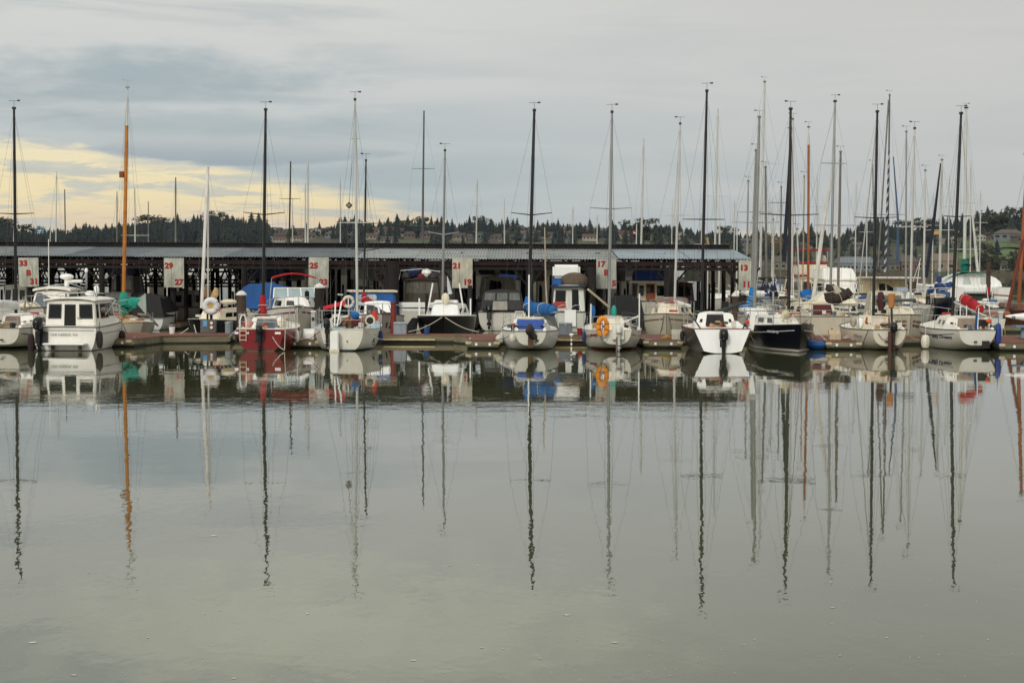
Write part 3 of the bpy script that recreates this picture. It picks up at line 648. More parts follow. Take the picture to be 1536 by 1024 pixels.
def piling(px, ytop, D, wpx, mat, label, cap=None, lean=0):
    p = at(px, ytop, D); r = wpx / FPX * D / 2
    t = thing('dock_piling', label, 'piling', (p.x, D, 0), 0, 'mooring pilings')
    MB().tube([(0, 0, -1.5), (lean * .4, 0, p.z * .5), (lean, 0, p.z)], [r * 1.05, r, r * .94], 12).build('pile', mat, t, True)
    if cap: MB().loft([[(lean + r * k * math.cos(a * .5236), r * k * math.sin(a * .5236), p.z + h) for a in range(12)] for k, h in ((1.12, .003), (1.12, .07), (.5, .2), (.05, .24))]).build('cap', cap, t, True)
    return t
piling(362, 443, 79.2, 15, PILE, 'thick brown piling with a white cap left of the red sailboat', CAPW)
piling(479, 432, 80.2, 15, DARKP, 'thick dark piling below the sign with 25 and 23', CAPW)
piling(590, 453, 78.9, 8.5, REDP, 'slim red painted piling beside the grey dock box', None)
piling(1103, 444.5, 79.2, 10.5, PILE, 'brown piling with a white cap behind the racing sailboat', CAPW)
piling(1088, 452, 84, 11, DARKP, 'dark piling just left of the white capped one', None)
piling(590, 396, 90, 17, CREO, 'massive black piling behind the red painted one', None)
piling(705, 428, 86, 7, DARKP, 'dark piling right of the black hulled boat', None)
piling(671, 430, 91, 7.5, DARKP, 'dark piling behind the black hulled boat under sign 21', None)
piling(888, 400, 91.8, 13, CREO, 'massive black piling right of the pilothouse boat', None)
piling(1483, 393, 121, 7, PILE, 'grey brown piling with a red lantern box in front of the catamaran', None)
piling(640, 440, 88, 5, DARKP, 'thin dark piling in front of the canvas yacht', None)
piling(1000, 400, 91.5, 8, CREO, 'black piling in front of the wooden trawler', None)
piling(1392, 440, 96, 7, DARKP, 'dark piling among the right hand sailboats', None)

def lid_box(px0, px1, y0, y1, D, mat, label, name='dock_box'):
    a = at(px0, y1, D); b_ = at(px1, y0, D); W = b_.x - a.x; H = b_.z - DZ
    t = thing(name, label, 'dock box', ((a.x + b_.x) / 2, D, DZ), 0, 'dock boxes')
    MB().box((0, 0, H * .44), (W, .7, H * .88)).build('body', mat, t, bevel=.02)
    MB().loft([[(-W/2-.03,-.38,H*.882),(W/2+.03,-.38,H*.882),(W/2+.03,.38,H*.882),(-W/2-.03,.38,H*.882)], [(-W/2,-.3,H),(W/2,-.3,H),(W/2,.3,H),(-W/2,.3,H)]]).build('lid', mat, t, bevel=.015)
    MB().box((0, -.37, H * .84), (.08, .03, .08)).build('latch', STEEL, t)
lid_box(591, 610, 483, 504, 77.6, BOXG, 'light grey dock box right of the red piling'); lid_box(838.5, 858, 484, 505, 77.6, M((120, 128, 134), .5), 'mid grey dock box right of the sailboat with the blue washboard')
lid_box(1343, 1360, 431, 458, 92.7, BOXG, 'tall pale grey locker behind the right hand sailboats')
lid_box(339.5, 347.5, 482, 503, 77.6, M((126, 136, 138), .5), 'narrow grey dock box left of the red sailboat')
# power pedestal with the white ring above it
p = at(313, 503, 77.7)
t = thing('power_pedestal', 'grey power pedestal with blue panel and round meters on the dock', 'pedestal', (p.x, 77.7, DZ))
MB().box((0, 0, .33), (.74, .3, .66)).build('cabinet', M((92, 94, 92), .6), t, bevel=.02)
MB().box((-.14, -.165, .47), (.2, .03, .3)).build('panel', BLUEM, t, bevel=.01)
for z, mm in ((.5, M((150, 70, 56), .5)), (.29, M((170, 90, 80), .5))):
    mt_ = MB().tube([(.17, -.15, z), (.17, -.19, z)], .1, 16).build('meter', mm, t); MB().tube([(.17, -.191, z), (.17, -.2, z)], .065, 16).build('dial', PUREW, mt_)
for x in (-.06, .1): MB().box((x, .05, .82), (.08, .08, .4)).build('post', DARKP, t)
p = at(316.5, 459, 77.5)
t = thing('ring_float', 'big white ring float with a tan centre on a post', 'ring float', p)
MB().tube([(.27 * math.cos(a / 28 * 6.2832), 0, .27 * math.sin(a / 28 * 6.2832)) for a in range(28)], .155, 14, closed=True).build('ring', M((214, 214, 214), .5, 0, .08), t, True)
MB().tube([(0, -.03, 0), (0, .05, 0)], .16, 20).build('center_disc', M((206, 164, 88), .7, 0, .15), t)
MB().tube([(0, .2, -1.1), (0, .2, .3)], .04, 6).build('post', DARKP, t)
for z in (-.2, .2): MB().box((0, .12, z), (.06, .2, .05)).build('bracket', DARKP, t)
# the small white post in the water
p = wl(857, 524)
t = thing('marker_post', 'thin white marker post with a round cap by the tan pole', 'post', (p.x, p.y, 0))
zt = at(857, 502, p.y).z; MB().tube([(0, 0, -.5), (0, 0, zt)], .035, 8).build('shaft', PUREW, t); MB().ell((0, 0, zt), (.1, .1, .06)).build('cap', PUREW, t)
for i, z in enumerate((.12, .3, .48)): MB().tube([(0, 0, z), (0, 0, z + .06)], .038, 8).build('band', DARK, t)
# foam, drifting flecks, and pale streaks painted as sky reflections
fl = MB(); rf_ = random.Random(21)
def fleck(px, py, wpx, e=None):
    c = wl(px, py); r = wpx / FPX * c.y / 2 * .72; k = 11; e = rf_.uniform(.5, 1.5) if e is None else e
    pts = [(c.x + r * rf_.uniform(.45, 1.1) * math.cos(6.283 * j / k), c.y + e * r * rf_.uniform(.4, 1.1) * math.sin(6.283 * j / k)) for j in range(k)]
    fl.add([(c.x, c.y, .008)] + [(x, y, .003) for x, y in pts], [(0, 1 + j, 1 + (j + 1) % k) for j in range(k)])
for a_ in ((48,963,26),(110,1012,18),(330,915,8),(307,920,6),(461,920,11),(222,956,7),(620,990,16),(722,971,12),(755,973,7),(809,987,9),(850,922,15),(922,963,19),(1116,967,10),(1132,959,6),(1249,911,14),(1246,873,8),(1330,956,7),(1482,959,7),(1228,984,5),(1260,983,6),(1378,986,5),(1005,1013,5),(320,803,22),(133,858,9),(351,1017,10),(716,848,8),(674,848,6)):
    fleck(*a_)
for _ in range(170): fleck(rf_.uniform(0, 1536), 760 + 262 * rf_.random() ** .6, rf_.uniform(1.2, 4))
for _ in range(34): fleck(rf_.uniform(20, 1500), rf_.uniform(556, 640), rf_.uniform(4, 15), rf_.uniform(.15, .5))  # long pale streaks: sky reflections drawn in the fleck colour
fl.build('foam_and_sky_streaks', M((184, 182, 168), .6, 0, .25, 3), kind='stuff')

# power posts and odds and ends along the main dock
def power_post(px, D, label, h=1.0, m_=None):
    t = thing('power_post', label, 'power post', (at(px, 500, D).x, D, DZ), 0, 'power posts on the docks')
    MB().box((0, 0, h / 2), (.2, .18, h)).build('post', m_ or LGREY, t, bevel=.015); MB().box((0, 0, h + .05), (.26, .24, .1)).build('head', M((214, 214, 206), .5), t, bevel=.02)
    MB().box((0, -.1, h * .7), (.12, .03, .16)).build('socket', DARK, t); MB().tube([(.1, -.08, h * .6), (.18, -.16, h * .3), (.22, -.1, .02)], .018, 5).build('power_cord', M((190, 160, 50), .6), t)
power_post(470, 77.9, 'grey power post at the base of the finger dock right of the red sailboat');  
power_post(1500, 77.9, 'grey power post on the main dock right of the last white sailboat', 1.1); 

for i in range(34):
    x = xg[0] + (xg[4] - xg[0]) * (i + .5) / 34; MB().box((x - md.location.x, D0 + .16 - md.location.y, DZ + .05), (.3, .07, .06)).build('cleat', M((110, 112, 110), .5, .3), md, bevel=.015)
    if i % 3 == 0: MB().box((x + .8 - md.location.x, D0 - .03 - md.location.y, .22), (.9, .05, .16)).build('rub_board', M((150, 140, 110), .85, 0, .35, 3), md)
for px, D, lb, m_ in ((640, 77.6, 'blue bucket on the main dock beside the grey dock box', M((40, 84, 140), .5)), (870, 77.5, 'red bucket on the main dock between the two white sailboats', M((150, 40, 36), .5)), (258, 77.0, 'white bucket on the angled dock', PUREW), (1040, 77.4, 'black tub on the main dock behind the racing sailboat', BLACK)):
    k = thing('bucket', lb, 'bucket', (at(px, 500, D).x, D, DZ)); MB().loft([[(r_ * math.cos(a * .5236), r_ * math.sin(a * .5236), z) for a in range(12)] for r_, z in ((.11, 0), (.15, .32), (.135, .32), (.1, .03))]).build('body', m_, k, True); MB().tube([(-.15, 0, .3), (-.1, 0, .42), (.1, 0, .42), (.15, 0, .3)], .01, 5).build('handle', STEEL, k)

# ---------------------------------------------------------------- boats: shared builders
class Hull:
    def __init__(s, L, B, F0, F1, tw=.5, ex=.55, over=.7, sr=.12, kz=-.4, k0=-.06, tmax=.42, dip=.06):
        s.L, s.B, s.F0, s.F1, s.tw, s.ex, s.over, s.sr, s.kz, s.k0, s.tmax, s.dip = L, B, F0, F1, tw, ex, over, sr, kz, k0, tmax, dip
    chine = False
    def beam(s, t):
        if t < s.tmax: return s.B / 2 * (s.tw + (1 - s.tw) * math.sin(t / s.tmax * math.pi / 2))
        return s.B / 2 * max(.004, math.cos(((t - s.tmax) / (1 - s.tmax)) ** 1.55 * math.pi / 2)) ** .85
    def sheer(s, t): return s.F0 + (s.F1 - s.F0) * t ** 1.5 - s.dip * math.sin(t * math.pi)
    def pt(s, t, u, sd=1, off=0):
        b = s.beam(t); z1 = s.sheer(t)
        k = s.k0 + (s.kz - s.k0) * math.sin(min(1, t / .55) * math.pi / 2) if t < .55 else s.kz + (0.02 - s.kz) * ((t - .55) / .45) ** 2
        ex = s.ex + (1.15 - s.ex) * max(0, (t - .25) / .75) ** 1.3
        h = 1 - math.sin(u * math.pi / 2) ** 1.05
        x = b * math.cos(u * math.pi / 2) ** ex
        if s.chine:                                      # flat sloping sides, a hard corner low down and a nearly flat bottom
            w_ = max(0, 1 - t * 1.15); f = min(u / .72, 1); xc = 1 - .34 * f if u < .72 else .66 * (1 - (u - .72) / .28)
            hc = 1 - .9 * f if u < .72 else .1 * (1 - (u - .72) / .28); x = x * (1 - w_) + b * xc * w_; h = h * (1 - w_) + hc * w_
        z = k + (z1 - k) * h
        y = s.L * t - (1 - h) * s.over * t ** 5 + (1 - h) * s.sr * (1 - t) ** 6
        return Vector((sd * (x + off), y, z))
    def mesh(s, nt=18, nu=11):
        mb = MB(); vs = []; us = [0, .04, .1] + [.1 + .9 * i / (nu - 2) for i in range(1, nu - 1)]; m_ = len(us)
        for i in range(nt + 1):
            t = i / nt
            for u in us: vs.append(s.pt(t, u, 1))
            for u in us[-2::-1]: vs.append(s.pt(t, u, -1))
        n = 2 * m_ - 1
        mb.add(vs, [(i*n+j, i*n+j+1, (i+1)*n+j+1, (i+1)*n+j) for i in range(nt) for j in range(n-1)], 0)
        mb.add(vs[:n], [tuple(range(n))], 1)
        return mb
    def deck(s, camber=.05, t0=0, nt=16, drop=.02):
        mb = MB(); vs = []
        for i in range(nt + 1):
            t = t0 + (1 - t0) * i / nt; b = s.beam(t); z = s.sheer(t) - drop; y = s.pt(t, 0).y
            for q in (-1, -.6, 0, .6, 1): vs.append((b * q * .995, y, z + camber * (1 - q * q)))
        mb.add(vs, [(i*5+j, i*5+j+1, (i+1)*5+j+1, (i+1)*5+j) for i in range(nt) for j in range(4)]); return mb
    def rail(s, r=.025, t0=0, t1=1, off=.005, u=0):
        mb = MB(); k = 18
        for sd in (1, -1): mb.tube([s.pt(t0 + (t1 - t0) * i / k, u, sd, off) for i in range(k + 1)], r, 5)
        if t0 == 0 and u == 0: mb.tube([s.pt(0, 0, 1, off), s.pt(0, 0, 0) + Vector((0, -.01, .01)), s.pt(0, 0, -1, off)], r, 5)
        return mb
    def band(s, u0, u1, t0=0, t1=1, off=.006):
        mb = MB(); k = 18
        for sd in (1, -1):
            vs = []
            for i in range(k + 1):
                t = t0 + (t1 - t0) * i / k; vs += [s.pt(t, u0, sd, off), s.pt(t, u1, sd, off)]
            mb.add(vs, [(2*i, 2*i+1, 2*i+3, 2*i+2) for i in range(k)])
        return mb
class Trunk:
    """a box with raked ends and tapered sides; face quads: back, front, left, right"""
    def __init__(s, y0, y1, w0, w1, z, h, rb=.05, rf=.5, tp=.82, roof=.05):
        s.b = [Vector(p) for p in ((-w0/2, y0, z), (w0/2, y0, z), (w1/2, y1, z), (-w1/2, y1, z))]
        s.t = [Vector(p) for p in ((-w0*tp/2, y0+rb, z+h), (w0*tp/2, y0+rb, z+h), (w1*tp/2, y1-rf, z+h), (-w1*tp/2, y1-rf, z+h))]
        s.roof = roof; s.h = h
    def mesh(s):
        mb = MB(); b, t = s.b, s.t; k = 4; back = [t[0].lerp(t[1], i / k) + Vector((0, 0, s.roof * (1 - (2 * i / k - 1) ** 2))) for i in range(k + 1)]
        fr = [t[3].lerp(t[2], i / k) + Vector((0, 0, s.roof * (1 - (2 * i / k - 1) ** 2))) for i in range(k + 1)]
        vs = b + back + fr; o = 4; q = 9
        mb.add(vs, [(0, 1, o + 4, o + 3, o + 2, o + 1, o), (2, 3, q, q + 1, q + 2, q + 3, q + 4), (1, 2, q + 4, o + 4), (3, 0, o, q), (3, 2, 1, 0)] + [(o + i, o + i + 1, q + i + 1, q + i) for i in range(4)]); return mb
    def quad(s, f):
        b, t = s.b, s.t
        return {'back': (b[0], b[1], t[1], t[0]), 'front': (b[2], b[3], t[3], t[2]), 'right': (b[1], b[2], t[2], t[1]), 'left': (b[3], b[0], t[0], t[3])}[f]
    def panel(s, f, u0, u1, v0, v1, off=.006, th=.02, mb=None):
        q = s.quad(f); P = lambda u, v: q[0].lerp(q[1], u).lerp(q[3].lerp(q[2], u), v)
        a = [P(u0, v0), P(u1, v0), P(u1, v1), P(u0, v1)]; n = (a[1] - a[0]).cross(a[3] - a[0]).normalized()
        return (mb or MB()).hexa([p - n * th for p in a], [p + n * off for p in a])
def outboard(root, x, y, z, cowl=BLACK, leg=BLACK, tilt=0, s=1.0, rz=0):
    """outboard motor: cowl on top, leg and gearcase below; the steering side faces the boat (+y)"""
    g = bpy.data.objects.new('outboard_motor', None); COL.objects.link(g); g.parent = root; g.location = (x, y, z); g.rotation_euler = (R(tilt), 0, rz); g.scale = (s, s, s)
    secs = []
    for zz, a, b_, yo in ((.12, .12, .17, -.02), (.16, .15, .22, -.03), (.34, .155, .25, -.05), (.47, .13, .21, -.04), (.53, .07, .12, -.02)):
        secs.append([(a * math.copysign(abs(math.cos(i*.5236+.26)) ** .7, math.cos(i*.5236+.26)), yo + b_ * math.copysign(abs(math.sin(i*.5236+.26)) ** .7, math.sin(i*.5236+.26)), zz) for i in range(12)])
    MB().loft(secs).build('cowl', cowl, g, True)
    mb = MB().loft([[(-.08,-.1,.13),(.08,-.1,.13),(.08,.12,.13),(-.08,.12,.13)], [(-.055,-.09,-.3),(.055,-.09,-.3),(.055,.09,-.3),(-.055,.09,-.3)], [(-.03,-.1,-.62),(.03,-.1,-.62),(.03,.09,-.62),(-.03,.09,-.62)]])
    mb.box((0, -.03, -.46), (.2, .34, .025)); mb.ell((0, -.02, -.64), (.065, .2, .065), 8, 6); mb.box((0, .0, -.74), (.02, .16, .16))
    mb.box((0, .14, .0), (.22, .1, .26)); mb.tube([(0, .1, .12), (0, .5, .2)], .022, 5)
    mb.build('leg', leg, g, bevel=.008)
    mb = MB()
    for k in range(3):
        a = k * 2.094; mb.add([(0, -.22, -.64), (.11*math.cos(a), -.2, -.64+.11*math.sin(a)), (.11*math.cos(a+.7), -.25, -.64+.11*math.sin(a+.7))], [(0, 1, 2)])
    mb.tube([(0, -.2, -.64), (0, -.28, -.64)], .03, 6); mb.build('propeller', leg, g)
    return g
def local(root, p):
    a = root.rotation_euler.z; d = Vector(p) - Vector(root.location); c, s_ = math.cos(-a), math.sin(-a)
    return Vector((d.x * c - d.y * s_, d.x * s_ + d.y * c, d.z))
def rig(root, base, top, mat=ALU, r=.06, spread=(), chain=None, fore=None, back=None, white_top=None, vane=True, D=None, taper=.7, wires=True, vmat=DARK):
    """mast from base to top (local points); spreaders [(height fraction, half width, sweep up)], shrouds, stays"""
    base = Vector(base); top = Vector(top); P = lambda f: base.lerp(top, f)
    mpts = [P(0), P(.5), P(.85), P(1)]; m_ = MB().tube(mpts, [r, r, r * (1 + taper) / 2, r * taper], 8)
    if white_top:
        f = white_top[0]; m_ = MB().tube([P(0), P(f * .6), P(f)], [r, r, r * .9], 8); mo = m_.build('mast', mat, root, True)
        MB().tube([P(f), P(1)], [r * .7, r * .35], 8).build('topmast', white_top[1], root, True)
    else: mo = m_.build('mast', mat, root, True)
    for f, hw, up in spread:
        for s in (-1, 1):
            MB().tube([P(f), P(f) + Vector((s * hw, -.05, up))], [.028, .018], 5).build('spreader', mat, mo)
    if vane:
        t = P(1); v = MB(); v.tube([t, t + Vector((0, 0, .34))], .008, 4); v.tube([t + Vector((-.24, 0, .34)), t + Vector((.2, 0, .35))], .008, 4)
        v.add([t + Vector((.14, 0, .32)), t + Vector((.27, 0, .32)), t + Vector((.27, 0, .39)), t + Vector((.14, 0, .38))], [(0, 1, 2, 3)]); v.box(t + Vector((0, 0, .02)), (r * 2.0, r * 2.2, .1))
        v.build('wind_vane', vmat, mo)
    if wires and chain:
        tip = None
        for s in (-1, 1):
            pts = [P(.985)]
            for f, hw, up in spread: pts.append(P(f) + Vector((s * hw, -.05, up)))
            pts.append(Vector((s * chain[0], chain[1], chain[2]))); MB().tube(pts, .004, 4).build('shroud', WIRE, root)
            if spread: MB().tube([P(spread[-1][0]) + Vector((s * .03, 0, -.05)), Vector((s * chain[0], chain[1] - .35, chain[2]))], .0038, 4).build('lower_shroud', WIRE, root)
        if fore: MB().tube([P(.97), fore[0]] if len(fore) == 1 else [P(.97), fore[0]], .0042 if len(fore) == 1 else fore[1], 5).build('forestay', WIRE if len(fore) == 1 else fore[2], root)
        if back: MB().tube([P(.99), back], .004, 4).build('backstay', WIRE, root)
    return mo
def sail_cover(root, pts, radii, mat, name='sail_cover', boom=None):
    src = len(pts)
    if len(pts) > 2:                                       # finer sections with creases
        rw_ = random.Random(int(sum(abs(c) for p in pts for c in p) * 100)); P_, R_ = [], []
        for i in range(len(pts) - 1):
            a_, b_ = Vector(pts[i]), Vector(pts[i + 1]); ra, rb = [q if isinstance(q, tuple) else (q, q) for q in (radii[i], radii[i + 1])]
            for f in (0, .25, .5, .75):
                k_ = 1 if f == 0 else rw_.uniform(.86, 1.08); P_.append(a_.lerp(b_, f) + Vector((0, 0, rw_.uniform(-.015, .015)))); R_.append(tuple((u_ + (v_ - u_) * f) * k_ for u_, v_ in zip(ra, rb)))
        P_.append(Vector(pts[-1])); R_.append(radii[-1]); pts, radii = P_, R_
    mb = MB(); secs = []
    for i, (p, r) in enumerate(zip(pts, radii)):
        p = Vector(p); d = (Vector(pts[min(i + 1, len(pts) - 1)]) - Vector(pts[max(i - 1, 0)])).normalized(); u = d.cross(Vector((0, 0, 1)))
        u = u.normalized() if u.length > .05 else Vector((1, 0, 0)); q = u.cross(d).normalized(); rr = r if isinstance(r, tuple) else (r, r)
        secs.append([p + u * rr[0] * math.cos(a * .6283) * (1 + .08 * math.sin(a * 3 + i * 2)) + q * rr[1] * math.sin(a * .6283) * (1 + .07 * math.cos(a * 2 + i)) for a in range(10)])
    o = mb.loft(secs).build(name, mat, root, True)
    if src > 3:                                            # lashings round the folded sail
        for i in range(4, len(pts) - 1, 4):
            MB().tube([q_ + (q_ - Vector(pts[i])).normalized() * .012 for q_ in secs[i]], .016, 4, closed=True).build('lashing', ROPE if i % 8 else ROPED, o)
    if boom: MB().tube(boom[:2], boom[2], 8).build('boom', boom[3], root, True)
    return o
def guard(root, H, t0, t1, h=.6, n=4, mat=STEEL, two=True, bow=False, stern=False):
    """stanchions, lifelines and end rails of a sailboat"""
    for sd in (1, -1):
        tops = []
        for i in range(n):
            t = t0 + (t1 - t0) * i / (n - 1); p = H.pt(t, 0, sd, -.07); q = p + Vector((0, 0, h)); tops.append(q)
            MB().tube([p, q], .014, 5).build('stanchion', mat, root)
        MB().tube(tops, .007, 4).build('lifeline', WIRE, root)
        if two: MB().tube([q - Vector((0, 0, h * .48)) for q in tops], .006, 4).build('lifeline', WIRE, root)
    if stern:
        a, b_ = H.pt(.0, 0, -1, -.06), H.pt(.0, 0, 1, -.06); a1, b1 = H.pt(.16, 0, -1, -.07), H.pt(.16, 0, 1, -.07); up = Vector((0, 0, h)); mb = MB()
        mb.tube([a1 + up, a + up + Vector((0, .05, 0)), b_ + up + Vector((0, .05, 0)), b1 + up], .016, 5)
        mb.tube([a1 + up * .5, a + up * .5, b_ + up * .5, b1 + up * .5], .012, 5)
        for p in (a, b_, a1, b1): mb.tube([p, p + up], .016, 5)
        mb.build('stern_rail', mat, root)
    if bow:
        up = Vector((0, 0, h)); p = H.pt(1, 0); mb = MB(); L_, R_ = H.pt(.8, 0, -1, -.05), H.pt(.8, 0, 1, -.05)
        l2, r2 = H.pt(.92, 0, -1, -.02), H.pt(.92, 0, 1, -.02); nose = p + up * 1.08 + Vector((0, .12, 0))
        mb.tube([L_, L_ + up, l2 + up * 1.04, nose + Vector((-.1, 0, 0)), nose + Vector((.1, 0, 0)), r2 + up * 1.04, R_ + up, R_], .016, 5)
        mb.tube([l2, l2 + up * 1.04], .015, 5); mb.tube([r2, r2 + up * 1.04], .015, 5); mb.tube([L_ + up * .5, l2 + up * .52, r2 + up * .52, R_ + up * .5], .011, 5)
        mb.build('bow_rail', mat, root)
def boat_root(name, label, px, py, head, L, ref, cat='sailboat', group=None):
    p = wl(px, py); a = R(head)
    if ref == 'bow': p = p - Vector((-math.sin(a) * L, math.cos(a) * L, 0))
    return thing(name, label, cat, (p.x, p.y, 0), a, group)
BH = 'sailboats moored along the docks'
def sailboat(label, px, py, head=0, ref='stern', H=None, hull=None, transom=None, deckm=DECKW, cab=None, wash=None, washw=(.28, .72), coam=True,
             mast=None, rails=None, stripe=None, railm=None, wins=2, fend=(1, -1), name='sailboat', cabm=None):
    H = H or Hull(7.2, 2.5, .8, 1.0); t = boat_root(name, label, px, py, head, H.L, ref, 'sailboat', BH)
    H.mesh().build('hull', [hull, transom or hull], t, True)
    H.deck().build('deck', deckm, t)
    H.rail(.022).build('rub_rail', railm or M((66, 66, 66), .6), t)
    if stripe:
        for (u0, u1, t0, t1, mt_) in stripe: H.band(u0, u1, t0, t1).build('hull_stripe', mt_, t)
    cabm = cabm or WHITE
    if cab:
        y0, y1, w0, w1, h = cab[:5]; rf = cab[5] if len(cab) > 5 else .6; z = H.sheer(y0 / H.L) - .04
        T = Trunk(y0, y1, w0, w1, z, h + .04, .1, rf); T.mesh().build('cabin', cabm, t, bevel=.05)
        if wash:
            T.panel('back', washw[0], washw[1], .12, .93, .012).build('washboard', wash, t)
            hz = z + h + T.roof + .02; MB().box((0, y0 + .5, hz), ((washw[1] - washw[0]) * w0 * .86, .9, .07)).build('sliding_hatch', cabm, t, bevel=.02)
            for u in (washw[0] * .48, 1 - washw[0] * .48):
                T.panel('back', u - .035, u + .035, .4, .62, .014).build('instrument', DARK, t)
        for s in ('left', 'right'):
            for k in range(wins):
                u0 = .14 + .62 * k / max(1, wins - .3) if s == 'right' else 1 - (.14 + .62 * k / max(1, wins - .3)) - .2
                T.panel(s, u0, u0 + .2, .38, .74, .008).build('portlight', GLASS, t)
        if coam:
            for s in (-1, 1):
                x1 = w0 / 2 - .03; x0 = H.beam(.04) - .1; zb = H.sheer(.05)
                MB().hexa([(s*(x0-.12), .25, zb-.05), (s*(x0+.06), .25, zb-.05), (s*(x1+.12), y0+.02, z), (s*(x1-.14), y0+.02, z)],
                          [(s*(x0-.1), .3, zb+.12), (s*(x0), .3, zb+.12), (s*(x1), y0+.02, z+h*.62), (s*(x1-.12), y0+.02, z+h*.62)]).build('coaming', cabm, t, bevel=.02)
                MB().tube([(s*(x0-.02), .9, zb+.2), (s*(x0-.02), .9, zb+.3)], [.075, .06], 8).build('winch', STEEL, t)
    if mast:
        d = dict(mast); bpx, bpy_ = d.pop('base'); tpx, tpy = d.pop('top'); my = d.pop('y', H.L * .45)
        c, s_ = math.cos(t.rotation_euler.z), math.sin(t.rotation_euler.z)
        Dm = t.location.y + c * my; b = local(t, at(bpx, bpy_, Dm)); tp = local(t, at(tpx, tpy, Dm)); b.z = min(b.z, H.sheer(my / H.L) + (cab[4] if cab else .3))
        sp = []
        for (spy, hw, up) in d.pop('spread', ()):
            zz = at((bpx + tpx) / 2, spy, Dm).z; sp.append(((zz - b.z) / (tp.z - b.z), hw, up))
        tm = max(.05, my / H.L - .05); ch = H.pt(tm, 0, 1, -.05)
        fr = d.pop('furl', None); fo = [H.pt(.985, 0, 1, -.02) * 1] ; fo[0].x = 0; fo[0].z += .05
        if fr: fo += list(fr)
        bk = H.pt(0, 0, 0) if d.pop('back', True) else None
        if bk is not None: bk = Vector((0, .05, H.sheer(0)))
        rig(t, b, tp, spread=sorted(sp, key=lambda q: -q[0]), chain=(ch.x, ch.y, ch.z), fore=fo, back=bk, **d)
        t['mb'] = (b.x, b.y, b.z)
    if rails: guard(t, H, *rails[:2], **rails[2])
    rr = random.Random(len(label)); cl_ = [M((176, 150, 112), .8), M((90, 110, 130), .8), M((170, 64, 54), .8), DARK, M((206, 204, 196), .6), M((66, 90, 70), .8), M((140, 120, 96), .8)]
    if ref == 'stern':
        for sd in fend:
            p = H.pt(.02, 0, sd, -.06); MB().tube(sag(p, (sd * (H.B / 2 + .35), 1.5, .42), 6, .12), .014, 5).build('mooring_line', ROPE if sd > 0 else ROPED, t)
        for _ in range(7):
            x, y = rr.uniform(-.7, .7) * H.B / 2, rr.uniform(.3, 1.7); MB().box((x, y, H.sheer(.1) + rr.uniform(.05, .22)), (rr.uniform(.12, .34), rr.uniform(.1, .3), rr.uniform(.06, .3)), rz=rr.uniform(0, 3), rx=rr.uniform(-.3, .3)).build('cockpit_gear', rr.choice(cl_), t, bevel=.025)
        MB().tube([(rr.uniform(-.3, .3), -.02, H.F0 * .45), (rr.uniform(-.3, .3), -.03, H.F0 * .45)], .035, 8).build('drain', DARK, t)
    for _ in range(4):
        y = rr.uniform(.45, .85) * H.L; x = rr.uniform(-.5, .5) * H.beam(y / H.L); MB().box((x, y, H.sheer(y / H.L) + (cab[4] * .9 if cab and cab[0] < y < cab[1] else .12) + .06), (rr.uniform(.12, .4), rr.uniform(.15, .5), rr.uniform(.05, .16)), rz=rr.uniform(0, 3)).build('deck_gear', rr.choice(cl_), t, bevel=.02)
    for sd in fend:
        if rr.random() < .7: cushion_fender(t, H.pt(rr.uniform(.25, .55), .22, sd, .1), rr.uniform(.08, .11), rr.uniform(.4, .55), rr.choice((M((206, 202, 190), .6), M((40, 60, 104), .6), DARK)))
    if mast:
        b_, tp_ = mb_(t), tp
        for sx_, sy_ in ((.12, -.1), (-.14, .05)): MB().tube([b_ + Vector((sx_, sy_, .2)), b_.lerp(tp_, .5) + Vector((sx_ * 1.3, sy_, 0)), tp_ - Vector((0, 0, .25))], .0045, 4).build('halyard', ROPED if sx_ > 0 else WIRE, t)
    return t, H
def mb_(t): return Vector(t['mb'])
def cushion_fender(root, p, r=.11, l=.55, mat=DARK, name='fender'):
    p = Vector(p); secs = []
    for i in range(7):
        a = math.pi * i / 6; secs.append([p + Vector((r * max(.18, math.sin(a) ** .5) * math.cos(j*.7854), r * max(.18, math.sin(a) ** .5) * math.sin(j*.7854), -l/2 * math.cos(a))) for j in range(8)])
    mb = MB().loft(secs); mb.tube([p + Vector((0, 0, l / 2)), p + Vector((0, 0, l / 2 + .35))], .012, 4); return mb.build(name, mat, root, True)
def sag(a, b, k=8, s=.25): return [Vector(a).lerp(Vector(b), i / k) - Vector((0, 0, s * math.sin(math.pi * i / k))) for i in range(k + 1)]
def line(a, b, s=.25, r=.014, mat=ROPE, label='white mooring line', group=None):
    o = MB().tube(sag(a, b, 8, s), r, 5).build('mooring_line', mat); return tag(o, label, 'rope', group)

# ---------------------------------------------------------------- the front row, left to right
WH = HM((226, 224, 215)); WH2 = HM((226, 225, 219), grime=.7); WH3 = HM((222, 214, 196), grime=.7)
V = Vector
# 1 white sailboat at the left edge
t, H = sailboat('white sailboat with a blue stripe and black mast cut by the left edge', 2, 524, 0, H=Hull(7.3, 2.75, .9, 1.1, .55, .58, k0=.2), hull=HM((222, 218, 204), (30, 36, 40), .1), cab=(2.0, 5.4, 1.9, 1.3, .5), wash=BRWASH, washw=(.22, .62),
    mast=dict(base=(24, 476), top=(21, 163), y=3.3, mat=BLKMAST, r=.07, spread=((321, .86, .04),)), stripe=[(.2, .235, .02, .95, M((60, 92, 140), .5))], rails=(.2, .8, dict(n=4, h=.55, stern=True)))
b = mb_(t); sail_cover(t, [b + V((0, -.1, .55)), b + V((-.3, -1.2, .62)), b + V((-.7, -2.4, .55))], [.2, .19, .1], M((206, 206, 204), .8), 'furled_sail', (b + V((0, 0, .5)), b + V((-.75, -2.6, .5)), .05, ALU))
cushion_fender(t, H.pt(.25, .25, 1, .14), .13, .8)
